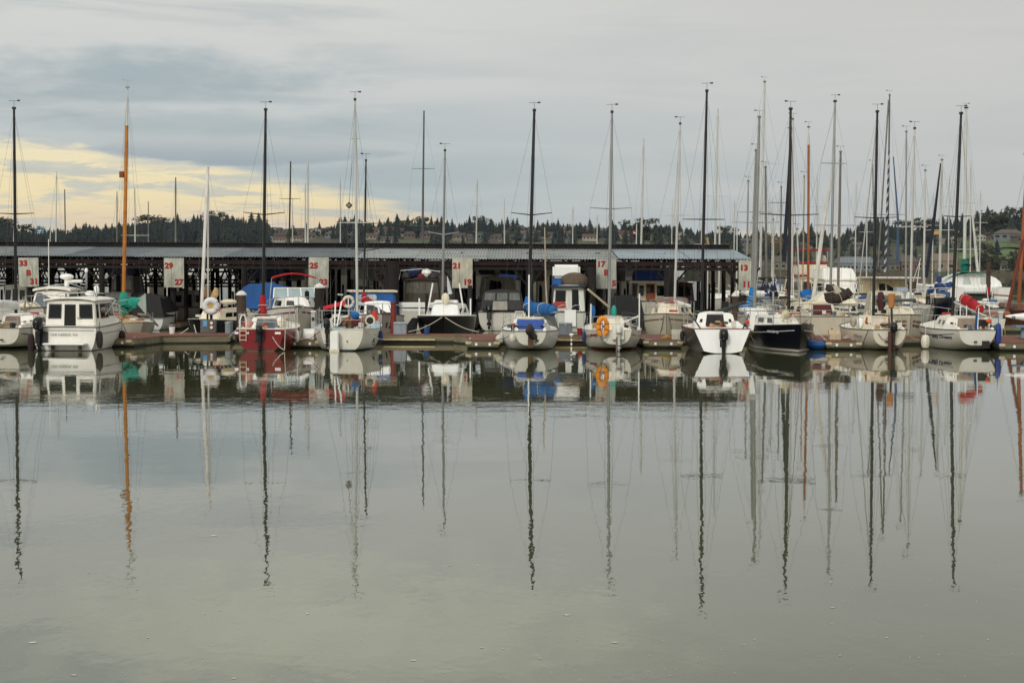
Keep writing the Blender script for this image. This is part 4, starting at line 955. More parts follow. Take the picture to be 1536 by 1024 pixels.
# 2 red sailboat
RED = HM((124, 13, 21), grime=.1, anti=(22, 104, 84), rough=.28)
t, H = sailboat('dark red sailboat with a green bottom and a red sail cover', 391, 526.5, 2, H=Hull(7.0, 2.55, .92, 1.05, .74, .62, sr=-.05, k0=-.1), hull=RED, coam=False, cab=(2.1, 5.2, 1.75, 1.2, .42), wash=SMOKE, washw=(.22, .8), railm=M((220, 214, 200), .5),
    mast=dict(base=(394.5, 474), top=(398.5, 165), y=3.2, mat=BLKMAST, r=.072, spread=((322, .9, .1),)), rails=(.05, .75, dict(n=5, h=.62, stern=True)))
b = mb_(t); sail_cover(t, [b + V((0, -.05, .95)), b + V((0, -.12, .5)), b + V((.02, -.25, .1)), b + V((.05, -.5, -.1))], [(.12, .1), (.17, .15), (.22, .24), (.09, .1)], M((158, 18, 30), .85, 0, .3))
MB().tube([b + V((-.1, -.3, .35)), b + V((-1.1, -2.6, -.75))], .05, 8).build('boom', GREYC, t); MB().tube([b + V((.15, -.3, .2)), b + V((.95, -1.2, -.5))], [.05, .08], 7).build('furled_sail', M((70, 74, 80), .8), t)
outboard(t, -.02, -.22, .62, BLACK, BLACK, 0, .92)
MB().box((-.02, -.08, .62), (.34, .16, .34)).build('motor_bracket', DARK, t)
tr_ = MB()
for x in (-.13, .13): tr_.tube([(-.72 + x, -.05, 1.15), (-.72 + x, -.12, .95), (-.72 + x, -.1, .42)], .015, 6)
for z in (.47, .66, .85): tr_.tube([(-.85, -.11, z), (-.59, -.11, z)], .016, 6)
tr_.build('boarding_ladder', CREAM, t)
MB().tube([(-.86, .0, .92), (-.86, .0, 1.3), (-.8, .05, 1.5), (-.66, .05, 1.5), (-.6, .0, 1.3), (-.6, 0, .92)], .028, 7).build('grab_hoop', PUREW, t)
for x, w_ in ((-1.0, .16), (.72, .24), (-.55, .12)):
    MB().box((x, -.012, .76), (w_, .012, .09)).build('registration_plate', PUREW, t)
MB().tube(sag((.5, -.03, .6), (1.0, -.05, .05), 6, .1), .02, 5).build('stern_line', ROPE, t); MB().tube(sag((1.05, .05, 1.5), (1.0, -.05, .05), 6, .0), .018, 5).build('stern_line', ROPE, t)
cushion_fender(t, H.pt(.3, .2, 1, .12), .1, .5, PUREW)
for x in (-.55, .85): MB().ell((x, .5, 1.15), (.16, .14, .2)).build('cockpit_bag', M((206, 150, 140), .8) if x < 0 else CREAM, t)
# 3 white sailboat with the star
t, H = sailboat('white sailboat with light blue deck, star emblem and white rudder', 513, 526.5, 1, H=Hull(7.3, 2.85, .92, 1.15, .62, .55, sr=.1, k0=-.03), hull=HM((230, 226, 212), (40, 60, 72), .06), deckm=M((150, 186, 200), .6), cab=(2.3, 5.6, 1.8, 1.2, .42), wash=M((80, 44, 34), .5), washw=(.3, .7), railm=M((214, 206, 188), .5),
    mast=dict(base=(536, 474), top=(532.5, 150), y=3.4, mat=ALUW, r=.058, spread=((334, .72, 0), (208, .2, 0))), rails=(.04, .8, dict(n=4, h=.78, stern=True)), cabm=M((216, 214, 206), .5))
MB().box((-.3, -.22, .42), (.34, .26, .86)).build('rudder', PUREW, t, bevel=.03); MB().box((-.3, -.22, -.05), (.4, .3, .3)).build('rudder_foot', M((214, 204, 180), .6), t)
outboard(t, -.62, -.1, .86, BLACK, BLACK, 0, .95)
for x, l in ((-.3, .03), (-.2, .3)): MB().tube([(x, -.1, 1.05), (x + l * .6, .1, 2.1)], .032, 7).build('white_pole', PUREW, t)
for x in (-.28, 1.15):
    MB().tube([(x, .35, 1.28), (x, .95, 1.3)], .22, 14).build('cockpit_vent', CREAM, t); MB().tube([(x, .34, 1.28), (x, .345, 1.28)], .15, 14).build('vent_opening', DARK, t)
for i, (x, m_) in enumerate(((.2, TEAK), (.55, MAROON), (.85, TEAK))): MB().box((x, .9, 1.2), (.4, .5, .32), ry=.3 * (-1) ** i).build('cockpit_cushion', m_, t, bevel=.06)
MB().tube([(.0, .5, 1.05), (.3, .8, 1.5)], .06, 7).build('tiller', M((150, 92, 44), .5), t)
MB().ell((.5, .6, 1.5), (.2, .14, .16)).build('blue_bundle', BLUEC, t); MB().loft([[(1.25 + a, .6, 1.25), (1.5 + a, .6, 1.3), (1.5 + a, .7, 1.3), (1.25 + a, .7, 1.25)] if a == 0 else [(1.2, .6, 1.7), (1.4, .6, 1.72), (1.4, .7, 1.72), (1.2, .7, 1.7)] for a in (0, 1)]).build('red_bag', M((196, 70, 60), .8), t, bevel=.04)
MB().loft([[(.0, 1.4, 2.1), (0, 1.4, 1.9), (.05, 1.4, 2.0)], [(-.9, 1.2, 1.85), (-.9, 1.2, 1.7), (-.85, 1.2, 1.78)]]).build('red_pennant', M((206, 50, 60), .8), t)
a_ = [(.13 * (1 if i % 2 == 0 else .42) * math.sin(i * math.pi / 5), .13 * (1 if i % 2 == 0 else .42) * math.cos(i * math.pi / 5)) for i in range(10)]
pp = H.pt(.22, .3, 1, .015); st = MB(); st.loft([[(x * .75, y * .6 * x * 0 + e, z * 1.5) for x, z in a_] for y, e in ((0, 0), (0, .02))])
so = st.build('star_emblem', M((44, 50, 60), .6), t); so.location = pp; so.rotation_euler = (R(-12), 0, R(22))
for dz in (.22, -.2): MB().box(pp + V((.0, .02, dz)), (.14, .02, .04), rz=R(22)).build('emblem_lettering', M((60, 64, 72), .6), t)
# horseshoe style ring buoy hanging on the stern pole
rb = thing('ring_buoy', 'white ring buoy with dark centre above the star sailboat', 'life ring', at(522.5, 452.5, 74.5))
MB().tube([(.225 * math.cos(a / 24 * 6.2832), 0, .225 * math.sin(a / 24 * 6.2832)) for a in range(24)], .075, 10, closed=True).build('ring', M((206, 196, 178), .6), rb, True)
MB().tube([(0, .03, 0), (0, .06, 0)], .17, 16).build('back_plate', M((26, 42, 66), .6), rb); MB().box((0, -.02, 0), (.04, .03, .32)).build('strap', PUREW, rb)
MB().tube([(-.25, .05, .31), (-.5, .05, .33)], .04, 6).build('bracket', LGREY, rb); MB().tube([(0, .1, .3), (0, .1, -1.4)], .03, 6).build('post', LGREY, rb)
# 4 white sailboat with the blue washboard
t, H = sailboat('white sailboat with bright blue washboard and blue sail cover', 796, 526.5, 0, H=Hull(7.1, 2.55, .84, 1.0, .5, .6, k0=.24), hull=WH2, transom=HM((228, 226, 214), grime=.4), cab=(2.0, 5.3, 1.7, 1.2, .5), wash=BLUWASH, washw=(.1, .92), railm=M((36, 42, 56), .5),
    mast=dict(base=(793, 474), top=(801.5, 166), y=3.2, mat=BLKMAST, r=.078, spread=((322.5, .9, .1),)), rails=(.35, .8, dict(n=3, h=.45)))
b = mb_(t); sail_cover(t, [b + V((-.05, -.02, .92)), b + V((-.02, -.1, .55)), b + V((.2, -.3, .42)), b + V((.6, -1.0, .42)), b + V((1.0, -1.9, .4)), b + V((1.12, -2.3, .38))], [(.1, .1), (.26, .22), (.26, .28), (.25, .27), (.22, .24), (.1, .12)], BLUEC, 'sail_cover', (b + V((.1, -.2, .28)), b + V((1.2, -2.6, .3)), .05, ALU))
outboard(t, .08, -.2, .72, M((40, 34, 32), .5), M((46, 36, 30), .5), -62, .95, R(150)); MB().box((.0, -.1, .48), (.24, .16, .62)).build('motor_bracket', M((96, 72, 50), .7), t)
MB().tube([(-.05, .3, 1.02), (-.6, .9, 1.0)], .03, 6).build('tiller', DARK, t)
MB().hexa([(.5, 2.1, 1.2), (1.25, 2.4, .9), (1.25, 2.5, .9), (.5, 2.2, 1.2)], [(.45, 2.2, 1.75), (.95, 2.5, 1.78), (.95, 2.6, 1.78), (.45, 2.3, 1.75)]).build('canvas_dodger', M((116, 118, 116), .7), t)
MB().tube([(-.7, 2.0, 1.38), (-.65, 2.0, 1.62), (-.3, 2.0, 1.62), (-.25, 2.0, 1.4)], .022, 5).build('grab_rail', PUREW, t)
MB().tube([b + V((0, -1.0, -.6)), b + V((.0, -1.0, 1.9))], .035, 6).build('white_pole', PUREW, t)
cushion_fender(t, H.pt(.02, .3, -1, .12), .16, .34, M((214, 206, 190), .7))
# 5 white sailboat with the orange horseshoe
t, H = sailboat('white sailboat with orange horseshoe buoy, red stripe and red bottom edge', 924, 526, 0, H=Hull(7.1, 2.6, .86, 1.0, .5, .6, k0=.27), hull=HM((218, 214, 202), (120, 44, 34), .1, .5, (96, 30, 26)), transom=HM((228, 224, 212), (120, 44, 34), .06, .3), cab=(2.1, 5.3, 1.65, 1.15, .5), wash=M((222, 216, 200), .5), railm=M((206, 200, 188), .5),
    mast=dict(base=(913.5, 472), top=(918, 168.5), y=3.2, mat=ALU, r=.066, spread=((313.5, .92, .06),)), rails=(.03, .8, dict(n=4, h=.58, stern=True)), stripe=[(.17, .2, .0, 1, M((150, 40, 44), .5))])
b = mb_(t); MB().tube([b + V((.0, -.1, .45)), b + V((-1.0, -1.2, 1.25))], .05, 8).build('boom', M((188, 178, 144), .6), t)
hp = [(-.32 * .8 * math.cos(R(a)), 0, .42 * math.sin(R(a))) for a in range(-62, 243, 16)]
hs = bpy.data.objects.new('horseshoe_buoy', None); COL.objects.link(hs); tag(hs, 'orange horseshoe buoy on the stern rail of a white sailboat', 'life buoy'); hs.location = at(904, 490.5, t.location.y - .12)
MB().tube([(x * .72, y, z * .95) for x, y, z in hp], .1, 10).build('float', ORANGE, hs, True)
for z in (-.1, .14): 
    for x in (-.17, .17): MB().tube([(x, 0, z - .03), (x, 0, z + .03)], .105, 10).build('strap', M((150, 84, 20), .7), hs)
MB().tube(sag((-.12, 0, -.38), (.12, -.02, -.42), 6, .12), .02, 5).build('rope', M((70, 110, 104), .8), hs)
outboard(t, .1, -.22, .62, M((210, 208, 200), .4), M((176, 176, 172), .4), -12, .85); MB().box((.08, -.07, .8), (.5, .12, .6)).build('motor_bracket', M((214, 210, 200), .5), t)
MB().tube([(.3, .2, 1.2), (1.0, .8, 1.45)], .035, 6).build('tiller', PUREW, t); MB().box((.02, -.15, .3), (.07, .16, .6)).build('rudder', M((120, 104, 92), .6), t)
for x, px_ in ((-1.08, 883), (1.0, 946)): MB().tube([(x, .15, .9), (x, .15, 2.0 if x < 0 else 2.45)], .03, 6).build('white_pole', PUREW, t)
hull_text('WN 38LK', .14, H, .12, .62, -1, TXR, t, 'registration_lettering', 0, .006, 1.4)
for i, m_ in enumerate((BLUEC, TEALC)): MB().ell(b + V((-.75 + .95 * i, -.3, .25)), (.13, .12, .3)).build('flag_bundle', m_, t)
MB().box((.55, 2.0, 1.5), (.34, .3, .2)).build('hatch_box', DARK, t)
# 6 racing sailboat with the open transom
rt_ = Hull(7.4, 2.55, 1.02, 1.05, .92, .62, sr=-.25, k0=-.02, dip=.02); rt_.chine = True
t, H = sailboat('white racing sailboat with wide open transom and dark grey side', 1083, 530, 0, H=rt_, hull=HM((56, 54, 54), None, 0, .3), transom=HM((240, 240, 236), None, 0, .05), cab=(2.2, 5.0, 1.8, 1.2, .6, .9), wash=M((20, 17, 16), .4), washw=(.25, .72), railm=M((120, 52, 48), .5), coam=False,
    mast=dict(base=(1052, 478), top=(1060.3, 137), y=3.5, mat=BLKMAST, r=.066, spread=((329, .92, 0),)), rails=(.1, .75, dict(n=4, h=.6)), cabm=PUREW)
t_side = MB()
for s in (-1, 1): t_side.hexa([(s*.98,-.02,.72),(s*1.12,-.02,.98),(s*1.1,2.3,1.0),(s*.8,2.3,.72)], [(s*.8,.1,.84),(s*.95,.0,1.05),(s*.92,2.2,1.32),(s*.66,2.2,1.1)])
t_side.build('cockpit_side', PUREW, t, bevel=.03)
MB().box((0, 2.15, .9), (1.5, .1, .34)).build('bridge_deck', M((232, 230, 222), .5), t); MB().box((0, 2.08, 1.09), (.84, .06, .07)).build('companionway_sill', MAROON, t)
outboard(t, 0.02, -.3, .42, BLACK, BLACK, 0, 1.2)
for s in (-1, 1): MB().tube([(s*.62, .05, .62), (s*.78, .1, .85), (s*1.02, .4, 1.25), (s*1.25, 1.1, 1.62)], .03, 6).build('side_rail', DARK, t)
MB().tube([(.42, .0, .7), (.62, .1, .95), (.75, .2, 1.02), (.62, .05, .7)], .04, 6).build('handhold', M((90, 66, 60), .6), t)
b = mb_(t); MB().tube([b + V((.0, -.1, .1)), b + V((1.75, -1.4, .75))], [.055, .05], 8).build('boom', M((44, 48, 50), .5), t)
sail_cover(t, [b + V((.2, -.2, .16)), b + V((1.0, -.8, .44)), b + V((1.7, -1.35, .78))], [.07, .1, .06], M((52, 58, 58), .8), 'furled_sail')
MB().tube([b + V((.1, -.2, -.45)), b + V((.55, -.6, .15))], .035, 6).build('boom_strut', M((150, 140, 124), .6), t)
MB().ell((1.08, .3, 1.3), (.1, .1, .1)).build('red_light', M((206, 60, 40), .5), t); MB().box((1.32, .5, 1.35), (.22, .1, .8), ry=.15).build('outboard_well', PUREW, t)
# 7 navy sailboat, bow towards the camera
NAVY = HM((13, 17, 26), (206, 200, 186), .13, .12, (20, 24, 26), .22)
t, H = sailboat('navy blue sailboat with a white cove stripe and black mast', 1201, 529.5, 184, 'bow', H=Hull(7.3, 2.45, .98, 1.2, .72, .45, over=.25, dip=.02), hull=NAVY, cab=(2.0, 5.9, 1.75, .9, .5, 1.3), wash=DARK, railm=M((62, 48, 42), .5),
    mast=dict(base=(1183, 477), top=(1186, 164), y=4.2, mat=BLKMAST, r=.074, spread=((323, 1.3, .06),), furl=(.012, WIRE)), fend=(), rails=(.12, .8, dict(n=4, h=.6, stern=True, bow=True)), stripe=[(.13, .148, .02, .97, M((196, 194, 186), .5))], cabm=M((226, 224, 214), .4))
hull_text('WN 524 RJ', .14, H, .8, .84, 1, M((196, 196, 190), .5), t, 'registration_lettering', 0, .003, 1.2)
sail_cover(t, [(-.2, 4.6, 1.55), (.1, 5.0, 1.58), (.4, 5.6, 1.5)], [.1, .16, .08], M((206, 196, 160), .8), 'stowed_sail')
# 8 white sailboat with the brown covered tiller
t, H = sailboat('white sailboat with black outboard and wooden companionway trim', 1334, 526, 0, H=Hull(7.2, 2.6, .9, 1.02, .55, .58, k0=.2), hull=HM((220, 212, 192), None, 0, .7), transom=HM((228, 220, 200), None, 0, .4), cab=(2.0, 5.2, 1.7, 1.15, .5), wash=M((206, 196, 180), .5), railm=M((46, 60, 66), .5),
    mast=dict(base=(1310, 476), top=(1316, 168), y=3.2, mat=BLKMAST, r=.07, spread=((327, .95, .04),), furl=(.03, ALUW)), fend=(1,), rails=(.2, .8, dict(n=3, h=.6)), cabm=CREAM)
b = mb_(t); MB().tube([b + V((.1, -.1, .75)), b + V((1.6, -1.2, .82))], .07, 8).build('boom', M((70, 76, 72), .6), t)
sail_cover(t, [b + V((.28, -.1, 1.15)), b + V((.32, -.15, .8)), b + V((.3, -.2, .3))], [(.1, .1), (.22, .2), (.12, .12)], M((62, 30, 30), .8), 'sail_cover')
outboard(t, .12, -.2, .72, BLACK, M((50, 34, 28), .5), 0, 1.0); MB().box((-.02, -.14, .42), (.13, .16, .85)).build('rudder', M((84, 52, 40), .6), t)
MB().tube([(.12, .1, 1.2), (.2, .6, 1.95)], .05, 7).build('tiller', DARK, t); MB().tube([(.2, .6, 1.85), (.22, .7, 2.45)], [.12, .15], 9).build('tiller_cover', M((176, 112, 58), .8), t)
for x in (-.62, .42): MB().box((x, 1.97, 1.1), (.07, .05, .62), ry=.18 if x < 0 else 0).build('wood_trim', ORWOOD, t)
MB().box((0, 2.05, 1.5), (.5, .1, .04)).build('hatch_slot', DARK, t)
MB().tube(sag((-.5, -.03, .75), (.05, -.04, .8), 8, .3), .014, 5).build('stern_line', ROPED, t); MB().tube([(-.9, .1, .9), (-1.25, -.1, .1)], .022, 5).build('stern_line', ROPED, t)
hull_text('Misty', .22, H, .2, .58, -1, M((140, 142, 140), .6), t, 'name_lettering', .3)
for x, y, m_ in ((-.95, 1.6, PUREW), (-.75, 2.4, M((200, 204, 200), .7)), (-1.0, 2.8, M((170, 160, 140), .8))): MB().ell((x, y, 1.15), (.15, .2, .24)).build('deck_bag', m_, t)
# 9 white sailboat with its name on the side
t, H = sailboat('white sailboat named Salty Dream with a red sail cover', 1466, 527, 0, H=Hull(7.3, 2.85, .92, 1.1, .55, .58, k0=.26), hull=HM((214, 210, 198), None, 0, .5, (20, 62, 76)), transom=HM((226, 222, 210), None, 0, .2), cab=(1.9, 5.2, 1.9, 1.25, .5), wash=M((140, 124, 108), .5), washw=(.3, .86), railm=M((38, 46, 60), .5),
    mast=dict(base=(1428.5, 474), top=(1441.7, 170.5), y=3.3, mat=BLKMAST, r=.074, spread=((325, .6, .03),)), fend=(), rails=(.3, .85, dict(n=3, h=.6, bow=True)), stripe=[(.15, .175, .06, .7, M((30, 38, 58), .5))])
b = mb_(t); sail_cover(t, [b + V((.34, -.3, .8)), b + V((.42, -.5, .76)), b + V((.6, -1.0, .58)), b + V((.78, -1.6, .36)), b + V((.82, -1.75, .32))], [(.16, .2), (.24, .27), (.24, .27), (.2, .22), (.1, .1)], REDC, 'sail_cover', (b + V((.05, -.1, .65)), b + V((.9, -2.2, .08)), .04, ALUW))
MB().box((.35, -.04, .3), (.32, .05, .32)).build('motor_pad', DARK, t)
MB().tube([(.02, .1, .9), (.06, .1, 1.9)], .02, 6).build('flag_pole', PUREW, t); MB().loft([[(-.1, .1, .95), (.04, .1, .95), (.04, .16, .95), (-.1, .16, .95)], [(-.06, .1, 1.5), (.05, .1, 1.5), (.05, .16, 1.5), (-.06, .16, 1.5)], [(.03, .1, 1.8), (.05, .1, 1.8), (.05, .14, 1.8), (.03, .14, 1.8)]]).build('furled_flag', M((22, 66, 122), .8), t)
cushion_fender(t, H.pt(.04, .18, 1, .12), .15, 1.0, M((34, 58, 132), .6))
hull_text('Salty Dream', .2, H, .21, .57, -1, M((38, 50, 96), .5), t, 'name_lettering', .25, .004)
MB().box((.45, 1.0, 1.2), (.34, .4, .3), rz=.4).build('cockpit_bag', DARK, t); MB().ell((.72, .8, 1.3), (.15, .12, .1)).build('orange_bag', M((206, 84, 40), .8), t)
MB().hexa([(.75, .4, .95), (1.25, .4, .98), (1.25, .5, .98), (.75, .5, .95)], [(.72, .4, 1.42), (1.32, .4, 1.4), (1.32, .5, 1.4), (.72, .5, 1.42)]).build('net_basket', M((196, 194, 184), .7), t)
for x in (-.3, -.02): MB().tube([(x, 1.7, 1.5), (x, 1.7, 1.95)], .02, 5).build('hatch_rail', PUREW, t)
fw = thing('boat_fender', 'white cylinder fender beside the sailboat named Salty Dream', 'fender', wl(1388, 523)); cushion_fender(fw, (0, 0, .32), .2, .62, M((222, 216, 200), .6), 'cylinder')

# ---------------------------------------------------------------- motor boats
def wash_rail(root, H, t0, t1, h=.5, mat=STEEL, n=5, name='side_rail', inn=.08):
    for sd in (1, -1):
        mb = MB(); top = []
        for i in range(n):
            t_ = t0 + (t1 - t0) * i / (n - 1); p = H.pt(t_, 0, sd, -inn); top.append(p + V((0, 0, h))); mb.tube([p, top[-1]], .014, 5)
        mb.tube([H.pt(t0, 0, sd, -inn)] + top, .017, 5); mb.build(name, mat, root)
def motor(label, px, py, head, ref, H, hull, transom=None, deckm=DECKW, name='motor_boat', stripe=None, railm=None, group=None, D=None):
    t = boat_root(name, label, px, py, head, H.L, ref, 'motor boat', group)
    H.mesh().build('hull', [hull, transom or hull], t, True); H.deck().build('deck', deckm, t); H.rail(.03).build('rub_rail', railm or M((70, 70, 72), .6), t)
    for (u0, u1, t0, t1, mt_) in stripe or (): H.band(u0, u1, t0, t1).build('hull_stripe', mt_, t)
    return t
def house(t, T, mat, wins=(), roof=None, rov=.12, rth=.07, roofm=None, bevel=.04, name='cabin', glass=GLASS, frame=None):
    T.mesh().build(name, mat, t, bevel=bevel)
    for (f, u0, u1, v0, v1) in wins:
        if frame:
            wf = T.panel(f, u0 - .02, u1 + .02, v0 - .05, v1 + .05, .006).build('window_frame', frame, t); T.panel(f, u0, u1, v0, v1, .014).build('glass', glass, wf)
        else: T.panel(f, u0, u1, v0, v1, .01).build('window', glass, t)
    if roof:
        q = T.t; c = sum(q, V()) / 4; e = [p + (p - c).normalized() * rov for p in q]; mb = MB(); k = 6
        secs = []
        for i in range(k + 1):
            s = i / k; a = e[0].lerp(e[1], s); b_ = e[3].lerp(e[2], s); up = roof * (1 - (2 * s - 1) ** 2); secs.append([a + V((0, 0, up - .0)), b_ + V((0, 0, up)), b_ + V((0, 0, up + rth)), a + V((0, 0, up + rth))])
        mb.loft(secs).build('roof', roofm or mat, t, bevel=.02)
# white cabin boat, stern to the camera
H = Hull(6.4, 2.72, .98, 1.25, .98, .3, over=.9, sr=-.04, k0=-.2, kz=-.3, tmax=.3, dip=0)
t = motor('white cabin motor boat with stern door and black outboard', 97, 526, -3, 'stern', H, HM((234, 231, 222), (216, 212, 200), .02, .2), railm=M((96, 100, 100), .5), name='cabin_boat')
T = Trunk(.75, 4.3, 2.15, 1.85, 1.0, 1.05, .06, .55, .94); house(t, T, M((234, 231, 222), .35, 0, .05), [('back', .07, .3, .34, .84), ('back', .7, .94, .34, .84), ('right', .1, .18, .36, .84), ('right', .3, .66, .34, .84), ('right', .72, .92, .4, .84), ('left', .1, .4, .36, .84), ('left', .48, .8, .36, .84), ('front', .08, .47, .3, .84), ('front', .53, .92, .3, .84)], roof=.1, rov=.2, frame=M((60, 62, 62), .5))
T.panel('back', .38, .61, .02, .87, .016).build('cabin_door', M((16, 18, 20), .08, 0, .1), t)
MB().box((.38, .7, 1.36), (.16, .05, .05)).build('door_handle', STEEL, t)
MB().box((.12, -.32, .3), (1.75, .6, .07)).build('swim_platform', PUREW, t, bevel=.03)
for x in (-.45, .7): MB().box((x, -.16, .15), (.06, .3, .2)).build('platform_bracket', M((96, 80, 60), .7), t)
text('OAK HARBOR, WA', .135, (.0, -.06, .67), (R(90), 0, 0), M((138, 136, 130), .5), t, 'hailing_port_lettering', .001, sx=1.0)
H.band(.16, .175, .0, .9, .012).build('cove_line', M((120, 126, 126), .5), t); MB().box((0, -.05, .86), (2.5, .012, .02)).build('transom_line', M((120, 126, 126), .5), t)
outboard(t, -1.0, -.28, .78, BLACK, BLACK, 6, 1.2); MB().box((-.95, -.06, .55), (.5, .2, .5)).build('motor_bracket', DARK, t)
wash_rail(t, H, .62, .97, .62); MB().tube([(.95, 2.2, 1.3), (1.1, 3.6, 2.05), (1.0, 4.3, 2.0), (.9, 4.8, 1.3)], .022, 6).build('cabin_rail', STEEL, t)
MB().tube([(-.9, 1.2, 2.25), (-.5, 1.1, 2.38), (.6, 1.1, 2.42), (.9, 2.6, 2.35)], .02, 5).build('roof_rail', STEEL, t); MB().ell((.62, 2.4, 2.5), (.13, .13, .22)).build('roof_light', PUREW, t)
MB().ell((.2, 2.8, 2.35), (.22, .16, .12)).build('radar_puck', PUREW, t)
for x, dx in ((.8, -.2), (.85, -.1)): MB().tube([(x, 1.8, 2.2), (x + dx, 1.9, 2.75)], .014, 5).build('antenna', DARK, t)
cushion_fender(t, H.pt(.03, .3, 1, .14), .14, .75); cushion_fender(t, H.pt(.6, .3, 1, .14), .15, .45); cushion_fender(t, H.pt(.0, .4, -1, .16), .16, .8, M((44, 30, 32), .7))
MB().box((.5, 4.9, 1.38), (.8, .3, .12)).build('orange_bumper', M((216, 150, 120), .7), t)
# white cruiser behind it
H = Hull(8.6, 3.0, 1.25, 1.55, .9, .35, over=1.2, kz=-.4)
t = motor('white cruiser with grey curtained windshield behind the cabin boat', 66, 509, 190, 'bow', H, HM((220, 216, 206)), name='cruiser')
T = Trunk(1.8, 5.6, 2.4, 1.9, 1.3, .95, .1, .9, .84); house(t, T, WHITE, [('front', .05, .48, .1, .9), ('front', .54, .95, .1, .9), ('left', .1, .85, .3, .85), ('right', .1, .85, .3, .85)], roof=.12, rov=.25, rth=.12, glass=M((92, 98, 104), .3, 0, .3))
wash_rail(t, H, .55, .99, .6); MB().tube([(.3, 3.2, 2.4), (.3, 3.2, 4.9)], .018, 6).build('whip_antenna', PUREW, t)
MB().box((-.95, 2.6, 2.75), (.8, .7, .16)).build('hardtop', PUREW, t, bevel=.05); MB().ell((-.55, 2.8, 2.98), (.36, .36, .16), 14).build('radar_dome', PUREW, t, ); MB().tube([(-.55, 2.8, 2.5), (-.55, 2.8, 2.9)], .12, 8).build('radar_post', PUREW, t)
MB().tube([(-1.5, 2.4, 2.4), (-1.5, 2.4, 3.2)], .06, 7).build('horn_post', GREY, t); MB().ell((-1.5, 2.4, 3.3), (.09, .09, .14)).build('mast_light', PUREW, t)
MB().tube([(-1.2, 1.2, 1.3), (-1.25, 1.5, 2.4), (-.6, 1.6, 2.62), (.4, 1.6, 2.5), (1.1, 1.6, 2.3)], .03, 6).build('arch_rail', STEEL, t)
MB().ell((.9, 6.8, 1.55), (.5, .8, .2)).build('deck_cushion', CREAM, t)
MB().tube([(.2, 8.0, 1.5), (.5, 8.1, 1.8), (.7, 7.9, 1.6), (.9, 8.1, 1.9), (1.0, 7.8, 1.5)], .07, 6).build('rope_heap', ROPE, t)
# white power boat with red bimini, bow to the camera
H = Hull(8.2, 3.0, 1.15, 1.62, .92, .4, over=1.3, kz=-.45, dip=0)
t = motor('white power boat with a red bimini arch and windshield', 448, 510, 190, 'bow', H, HM((228, 225, 214), None, 0, .3), stripe=[(.1, .13, .1, .98, M((130, 40, 64), .5))], name='power_boat')
T = Trunk(3.0, 6.6, 2.3, 1.3, 1.36, .62, .05, 1.3, .84); house(t, T, WHITE, [('front', .08, .4, .42, .78), ('front', .6, .92, .42, .78), ('left', .15, .7, .35, .75), ('right', .15, .7, .35, .75)])
ws = MB()
for (x0, x1) in ((-1.05, -.36), (-.32, .32), (.36, 1.05)): ws.hexa([(x0, 3.7, 1.98), (x1, 3.7, 1.98), (x1, 3.73, 1.98), (x0, 3.73, 1.98)], [(x0 * .95, 3.3, 2.42), (x1 * .95, 3.3, 2.42), (x1 * .95, 3.33, 2.42), (x0 * .95, 3.33, 2.42)])
ws.build('windshield', M((150, 168, 170), .08, 0, .1), t); fm = MB()
for x in (-1.07, -.34, .34, 1.07): fm.tube([(x, 3.74, 1.96), (x * .95, 3.32, 2.45)], .035, 5)
fm.tube([(-1.02, 3.32, 2.45), (1.02, 3.32, 2.45)], .03, 5); fm.build('windshield_frame', PUREW, t)
arc = [(-1.12 + 2.24 * i / 10, 2.6, 2.95 + .22 * math.sin(math.pi * i / 10)) for i in range(11)]
MB().loft([[(x, y - .5, z - .02), (x, y + .5, z - .02), (x, y + .5, z + .06), (x, y - .5, z + .06)] for x, y, z in arc]).build('bimini_top', M((176, 26, 34), .8), t, bevel=.02)
for s in (-1, 1): MB().tube([(s * 1.12, 2.6, 2.95), (s * 1.28, 3.2, 1.4)], .025, 5).build('bimini_frame', STEEL, t)
wash_rail(t, H, .5, .99, .5, n=6); MB().box((-.55, 5.2, 2.1), (.22, .3, .5)).build('spotlight', BLACK, t, bevel=.05)
cushion_fender(t, H.pt(.8, .25, -1, .2), .2, .6); cushion_fender(t, H.pt(.62, .3, -1, .2), .16, .8)
MB().box((0, 7.9, 1.62), (.5, .35, .12)).build('anchor_locker', M((150, 150, 146), .5), t)
# small white cruiser with a maroon stripe and blue canopy
H = Hull(7.4, 2.8, 1.0, 1.3, .9, .4, over=1.0, kz=-.4)
t = motor('small white cruiser with maroon stripe and tall blue canopy', 574, 510.6, 190, 'bow', H, HM((214, 210, 198)), stripe=[(.22, .36, .0, .97, M((96, 26, 28), .5))], name='cruiser')
T = Trunk(2.6, 5.9, 2.2, 1.5, 1.05, .75, .05, 1.2, .8); house(t, T, PUREW, [('front', .06, .47, .25, .8), ('front', .53, .94, .25, .8), ('left', .1, .45, .3, .75), ('left', .55, .9, .3, .75), ('right', .1, .45, .3, .75), ('right', .55, .9, .3, .75)])
wash_rail(t, H, .5, .99, .5)
Trunk(.4, 2.7, 2.4, 2.4, 1.05, 1.15, .1, .1, .92, .1).mesh().build('canopy', TARP, t, bevel=.1); MB().box((0, 1.5, 2.3), (2.5, 2.3, .1)).build('hardtop', CREAM, t, bevel=.04)
MB().box((.4, 3.4, 2.0), (.9, .6, .3)).build('hatch_cover', M((180, 190, 190), .5), t, bevel=.05)
